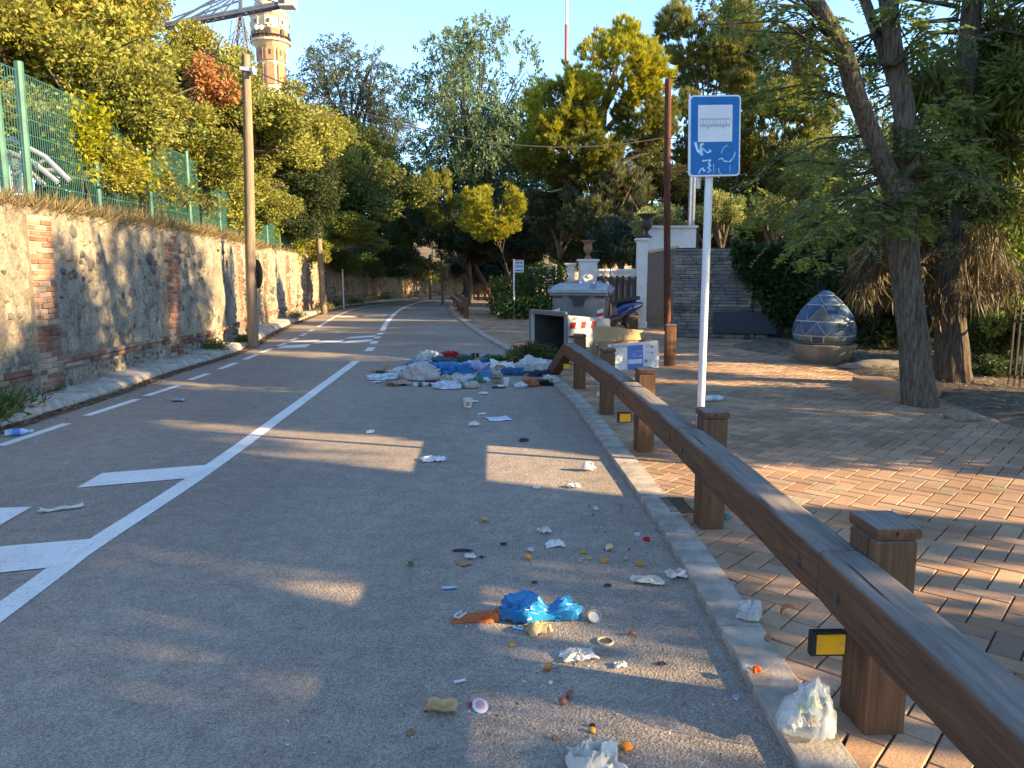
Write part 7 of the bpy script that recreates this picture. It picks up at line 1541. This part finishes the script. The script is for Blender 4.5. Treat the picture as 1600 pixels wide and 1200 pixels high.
# --- the rubbish heap in front of the overturned container
for row in [('white bag bulging at the back of the rubbish heap', 667, 566, 30, 16, M_WHITEBAG, 'plastic_bag'), ('bright red bag on the back of the rubbish heap', 703, 562, 20, 13, M_REDP, 'plastic_bag'), ('half buried blue bag at the left of the rubbish heap', 650, 578, 30, 12, M_BLUEBAG, 'plastic_bag'), ('grey translucent bag at the left tip of the rubbish heap', 594, 594, 34, 10, M_CLEARB, 'plastic_bag'), ('clear film next to the kraft paper cone', 628, 587, 34, 12, M_CLEAR, 'plastic_film'), ('large pinkish white bag in the middle of the rubbish heap', 660, 595, 46, 24, M_PINKW, 'plastic_bag'), ('dark teal cloth behind the large blue bag', 697, 570, 26, 11, M_TEAL, 'cloth'),
            ('large blue bag in the middle of the rubbish heap', 697, 585, 44, 16, M_BLUEBAG, 'plastic_bag'), ('wrinkled blue bag touching the large blue one', 724, 586, 24, 16, M_BLUEBAG, 'plastic_bag'), ('orange food packet at the front of the rubbish heap', 678, 603, 20, 6, M_ORP, 'food_packet'), ('beige bag at the front of the rubbish heap', 708, 597, 28, 11, M_BEIGE2, 'plastic_bag'), ('blue grey bag at the very front of the rubbish heap', 697, 608, 34, 11, M_CLEARB, 'plastic_bag'), ('pinkish wrapper at the very front of the rubbish heap', 735, 607, 18, 10, M_PINKW, 'food_wrapper'), ('clear film over the pinkish wrapper', 727, 598, 26, 12, M_CLEAR, 'plastic_film'),
            ('green bag beside the blue carton', 742, 598, 19, 8, M_GREENP, 'plastic_bag'), ('lilac bag behind the blue carton', 746, 579, 30, 13, M_LILAC, 'plastic_bag'), ('yellow scrap near the two dark cans', 748, 565, 9, 6, M_YELP, 'food_scrap'), ('small blue bag near the two dark cans', 756, 569, 12, 8, M_BLUEBAG, 'plastic_bag'), ('green vegetable scrap behind the big folded paper', 764, 571, 14, 8, M_LEAFG, 'vegetable_scrap'), ('dark green stalks between heap and container', 772, 563, 34, 7, M_LEAFG, 'vegetable_scrap'), ('blue cloth at the right of the heap', 801, 586, 30, 11, M_JEAN, 'cloth'), ('fluffy white bag before the container mouth', 832, 582, 34, 20, M_WHITEBAG, 'plastic_bag'), ('lilac film by the rail end', 856, 574, 15, 9, M_LILAC, 'plastic_film'),
            ('navy wrapper beside the rail end', 855, 585, 14, 7, M_NAVY, 'food_wrapper'), ('brown bread before the blue cloth', 777, 599, 11, 7, M_TAN, 'bread'), ('orange brown peel heap near the black bag', 827, 604, 19, 11, M_ONION, 'peel_heap'), ('black bag at the right front of the heap', 848, 602, 26, 9, M_BLACKBAG, 'plastic_bag'), ('dark navy bag behind the brown scraps', 838, 588, 22, 8, M_NAVY, 'plastic_bag'), ('brown kitchen scraps between the dark bags', 834, 594, 16, 6, M_TAN, 'food_scrap'), ('clear bag right of the black bag', 861, 598, 20, 11, M_CLEAR, 'plastic_bag'), ('blue grey wrapper front of the orange brown peels', 815, 606, 14, 8, M_CLEARB, 'food_wrapper'),
            ('red wrapper under the large blue bag', 684, 584, 12, 7, M_REDP, 'food_wrapper'), ('green leaves beside the kraft paper cone', 596, 584, 14, 5, M_LEAFG, 'vegetable_scrap'), ('orange carton at the left end of the heap', 583, 582, 10, 5, M_ORP, 'food_packet'), ('beige bag behind the white cup', 772, 592, 18, 12, M_BEIGE2, 'plastic_bag'), ('white film between lilac bag and blue cloth', 806, 577, 18, 9, M_WHITEBAG, 'plastic_film'), ('grey green cabbage leaf behind the blue carton', 725, 566, 22, 10, M_TEAL, 'vegetable_scrap'), ('pale film behind the green bag', 712, 575, 20, 8, M_CLEAR, 'plastic_film')]:
    lab, px, py, w, h, m, nm = row; crumple(nm, lab, {'plastic_bag': 'bag', 'plastic_film': 'film', 'cloth': 'cloth', 'food_packet': 'packet', 'food_wrapper': 'wrapper', 'food_scrap': 'food', 'bread': 'bread', 'vegetable_scrap': 'vegetable', 'peel_heap': 'peel'}[nm], px, py, w * 1.22, h * 1.15, m, None, .5, 1.7, None, m in (M_ORP, M_TAN), None, .4)
for lab, px, py, w, d, m, amp in [('brown torn cardboard at the front left of the heap', 622, 601, 34, .34, M_KRAFT, .22), ('white paper scrap at the left front of the heap', 590, 598, 13, .12, M_PAPER, .15), ('white dish of paper behind the left blue bag', 645, 566, 11, .14, M_PAPER, .08), ('pointed white paper behind the lilac bag', 735, 571, 18, .22, M_PAPER, .6), ('white packet lying before the blue cloth', 808, 602, 16, .14, M_PAPER, .12)]: paper('paper_scrap' if 'card' not in lab else 'cardboard_scrap', lab, 'paper' if 'card' not in lab else 'cardboard', px, py, w, d, m, amp, .4)
pp = where(785, 583); fpp = thing('folded_paper', 'big folded white paper with brown stain upright in the heap', 'paper', pp, .3)
me = paper_mesh('sheet', .40, .34, M_PAPER, 5, .28, 12, .6); link('sheet', me, fpp, (0, .1, .02), (math.radians(48), .2, .1)); link('stain', crumple_mesh('stain', .2, .14, .08, M_TAN, 71, .5, flat=True, nu=14, nv=8), fpp, (-.04, 0, .07))
kc = thing('paper_cone', 'kraft paper cone standing at the left of the heap', 'paper', where(607, 582), .2); MB().lathe([(.085, .001), (.075, .06), (.04, .13), (.008, .19)], 9).build('cone', M_KRAFT, kc); MB().prism([(.03, 0), (.11, 0), (.07, .12)], 0, .006, M=UP).build('flap', M_KRAFT, kc)
bc = thing('drink_carton', 'blue carton pot at the front of the heap', 'carton', where(757, 596), .2); MB().box((0, 0, .08), (.20, .14, .16)).build('body', M_BLUEBAG, bc, bevel=.01); MB().box((0, -.072, .05), (.10, .004, .05)).build('label', M_PAPER, bc)
lathe_thing('plastic_cup', 'white cup at the front of the heap', 'cup', 791, 603, None, [('cup', [(.002, 0), (.035, 0), (.05, .11), (.047, .11), (.032, .006), (.002, .006)], M_PAPER), ('rim', [(.05, .105), (.054, .108), (.05, .112)], M_SWHITE)]); lathe_thing('plastic_cup', 'small beige pot before the blue carton', 'cup', 763, 600, None, [('cup', [(.002, 0), (.03, 0), (.04, .06), (.037, .06), (.028, .005), (.002, .005)], M_BEIGE2), ('rim', [(.04, .057), (.043, .06), (.04, .063)], M_PAPER)])
for dx, lab in ((739, 'left of two dark cans behind the lilac bag'), (746, 'right of two dark cans behind the lilac bag')): lathe_thing('drink_can', lab, 'can', dx, 561, None, [('can', [(.028, 0), (.033, .01), (.033, .10), (.027, .115)], M_NAVY), ('top', [(.002, .1155), (.026, .1155), (.026, .118), (.002, .118)], M_GALV)])
bt = thing('food_tray', 'black tray with white paper at the front of the heap', 'tray', where(779, 606), .1); MB().box((0, 0, .012), (.18, .12, .02)).build('tray', M_DARKS, bt, bevel=.004); MB().box((.03, 0, .03), (.09, .08, .014)).build('paper', M_PAPER, bt)
# cut greenery spilling from the container
rng = np.random.default_rng(81); gp0 = at(836, 568, 13.35); gp0.z = .02; ctr = np.array([[rng.uniform(-.32, .28), rng.uniform(-.28, .35), rng.uniform(.05, .26)] for _ in range(18)]); ctr[:, 2] *= np.clip(1.1 - np.abs(ctr[:, 0]) * 1.6, .3, 1)
V, F, C = cloud(ctr, np.full(18, .13), 110, .16, .02, rng, (1.2, 1, .6), .8, -.1, .7, .1, .3); gr = thing('cut_branches', 'heap of cut green and brown branches spilling from the overturned container', 'branches', gp0); link('leaves', np_mesh('leaves', V, F, leafmat('cut_leaf', (0.085, 0.105, 0.03), .25), C), gr)
st2 = MB()
for k in range(40): c = ctr[rng.integers(18)]; a = rng.uniform(0, 6.28); e = c + np.array([math.cos(a) * .25, math.sin(a) * .25, rng.uniform(-.05, .08)]); st2.tube([tuple(c), tuple(e)], [.008, .004], 4)
st2.build('stalks', M_TAN, gr); V, F, C = cloud(ctr[:7] + np.array([.1, .3, .0]), np.full(7, .14), 90, .15, .018, rng, (1.2, 1, .5), .8, -.1, .7, .1, .3); link('dry_leaves', np_mesh('dry_leaves', V, F, leafmat('cut_dry', (0.16, 0.09, 0.04), .25), C), gr)
# crumbs and flecks
def crumb(r):
    px = r.gauss(860, 190); py = r.uniform(640, 1190) if r.random() < .7 else r.uniform(600, 680)
    return where(min(1130, max(450, px)), py)
V, F, C = flakes(620, crumb, .014, [(.62, .58, .5), (.05, .045, .04), (.35, .25, .14), (.04, .04, .04), (.6, .6, .58), (.25, .16, .09)], random.Random(44), .004)
tag(link('crumbs', np_mesh('crumbs', V, F, M_FLAKE, np.array(C))), 'scattered crumbs and flecks of rubbish on the lane', 'crumbs', None, 'stuff')
def crumb2(r): px = r.uniform(430, 640); py = r.uniform(600, 720); return where(r.gauss(600, 60), r.uniform(598, 640)) if r.random() < .6 else where(r.uniform(870, 1100), r.uniform(620, 860))
V, F, C = flakes(420, crumb2, .022, [(.05, .04, .035), (.10, .07, .05), (.2, .13, .08)], random.Random(45), .004)
tag(link('twig_bits', np_mesh('twig_bits', V, F, M_FLAKE, np.array(C))), 'dark twig bits and leaf crumbs on the asphalt round the heap', 'crumbs', None, 'stuff')
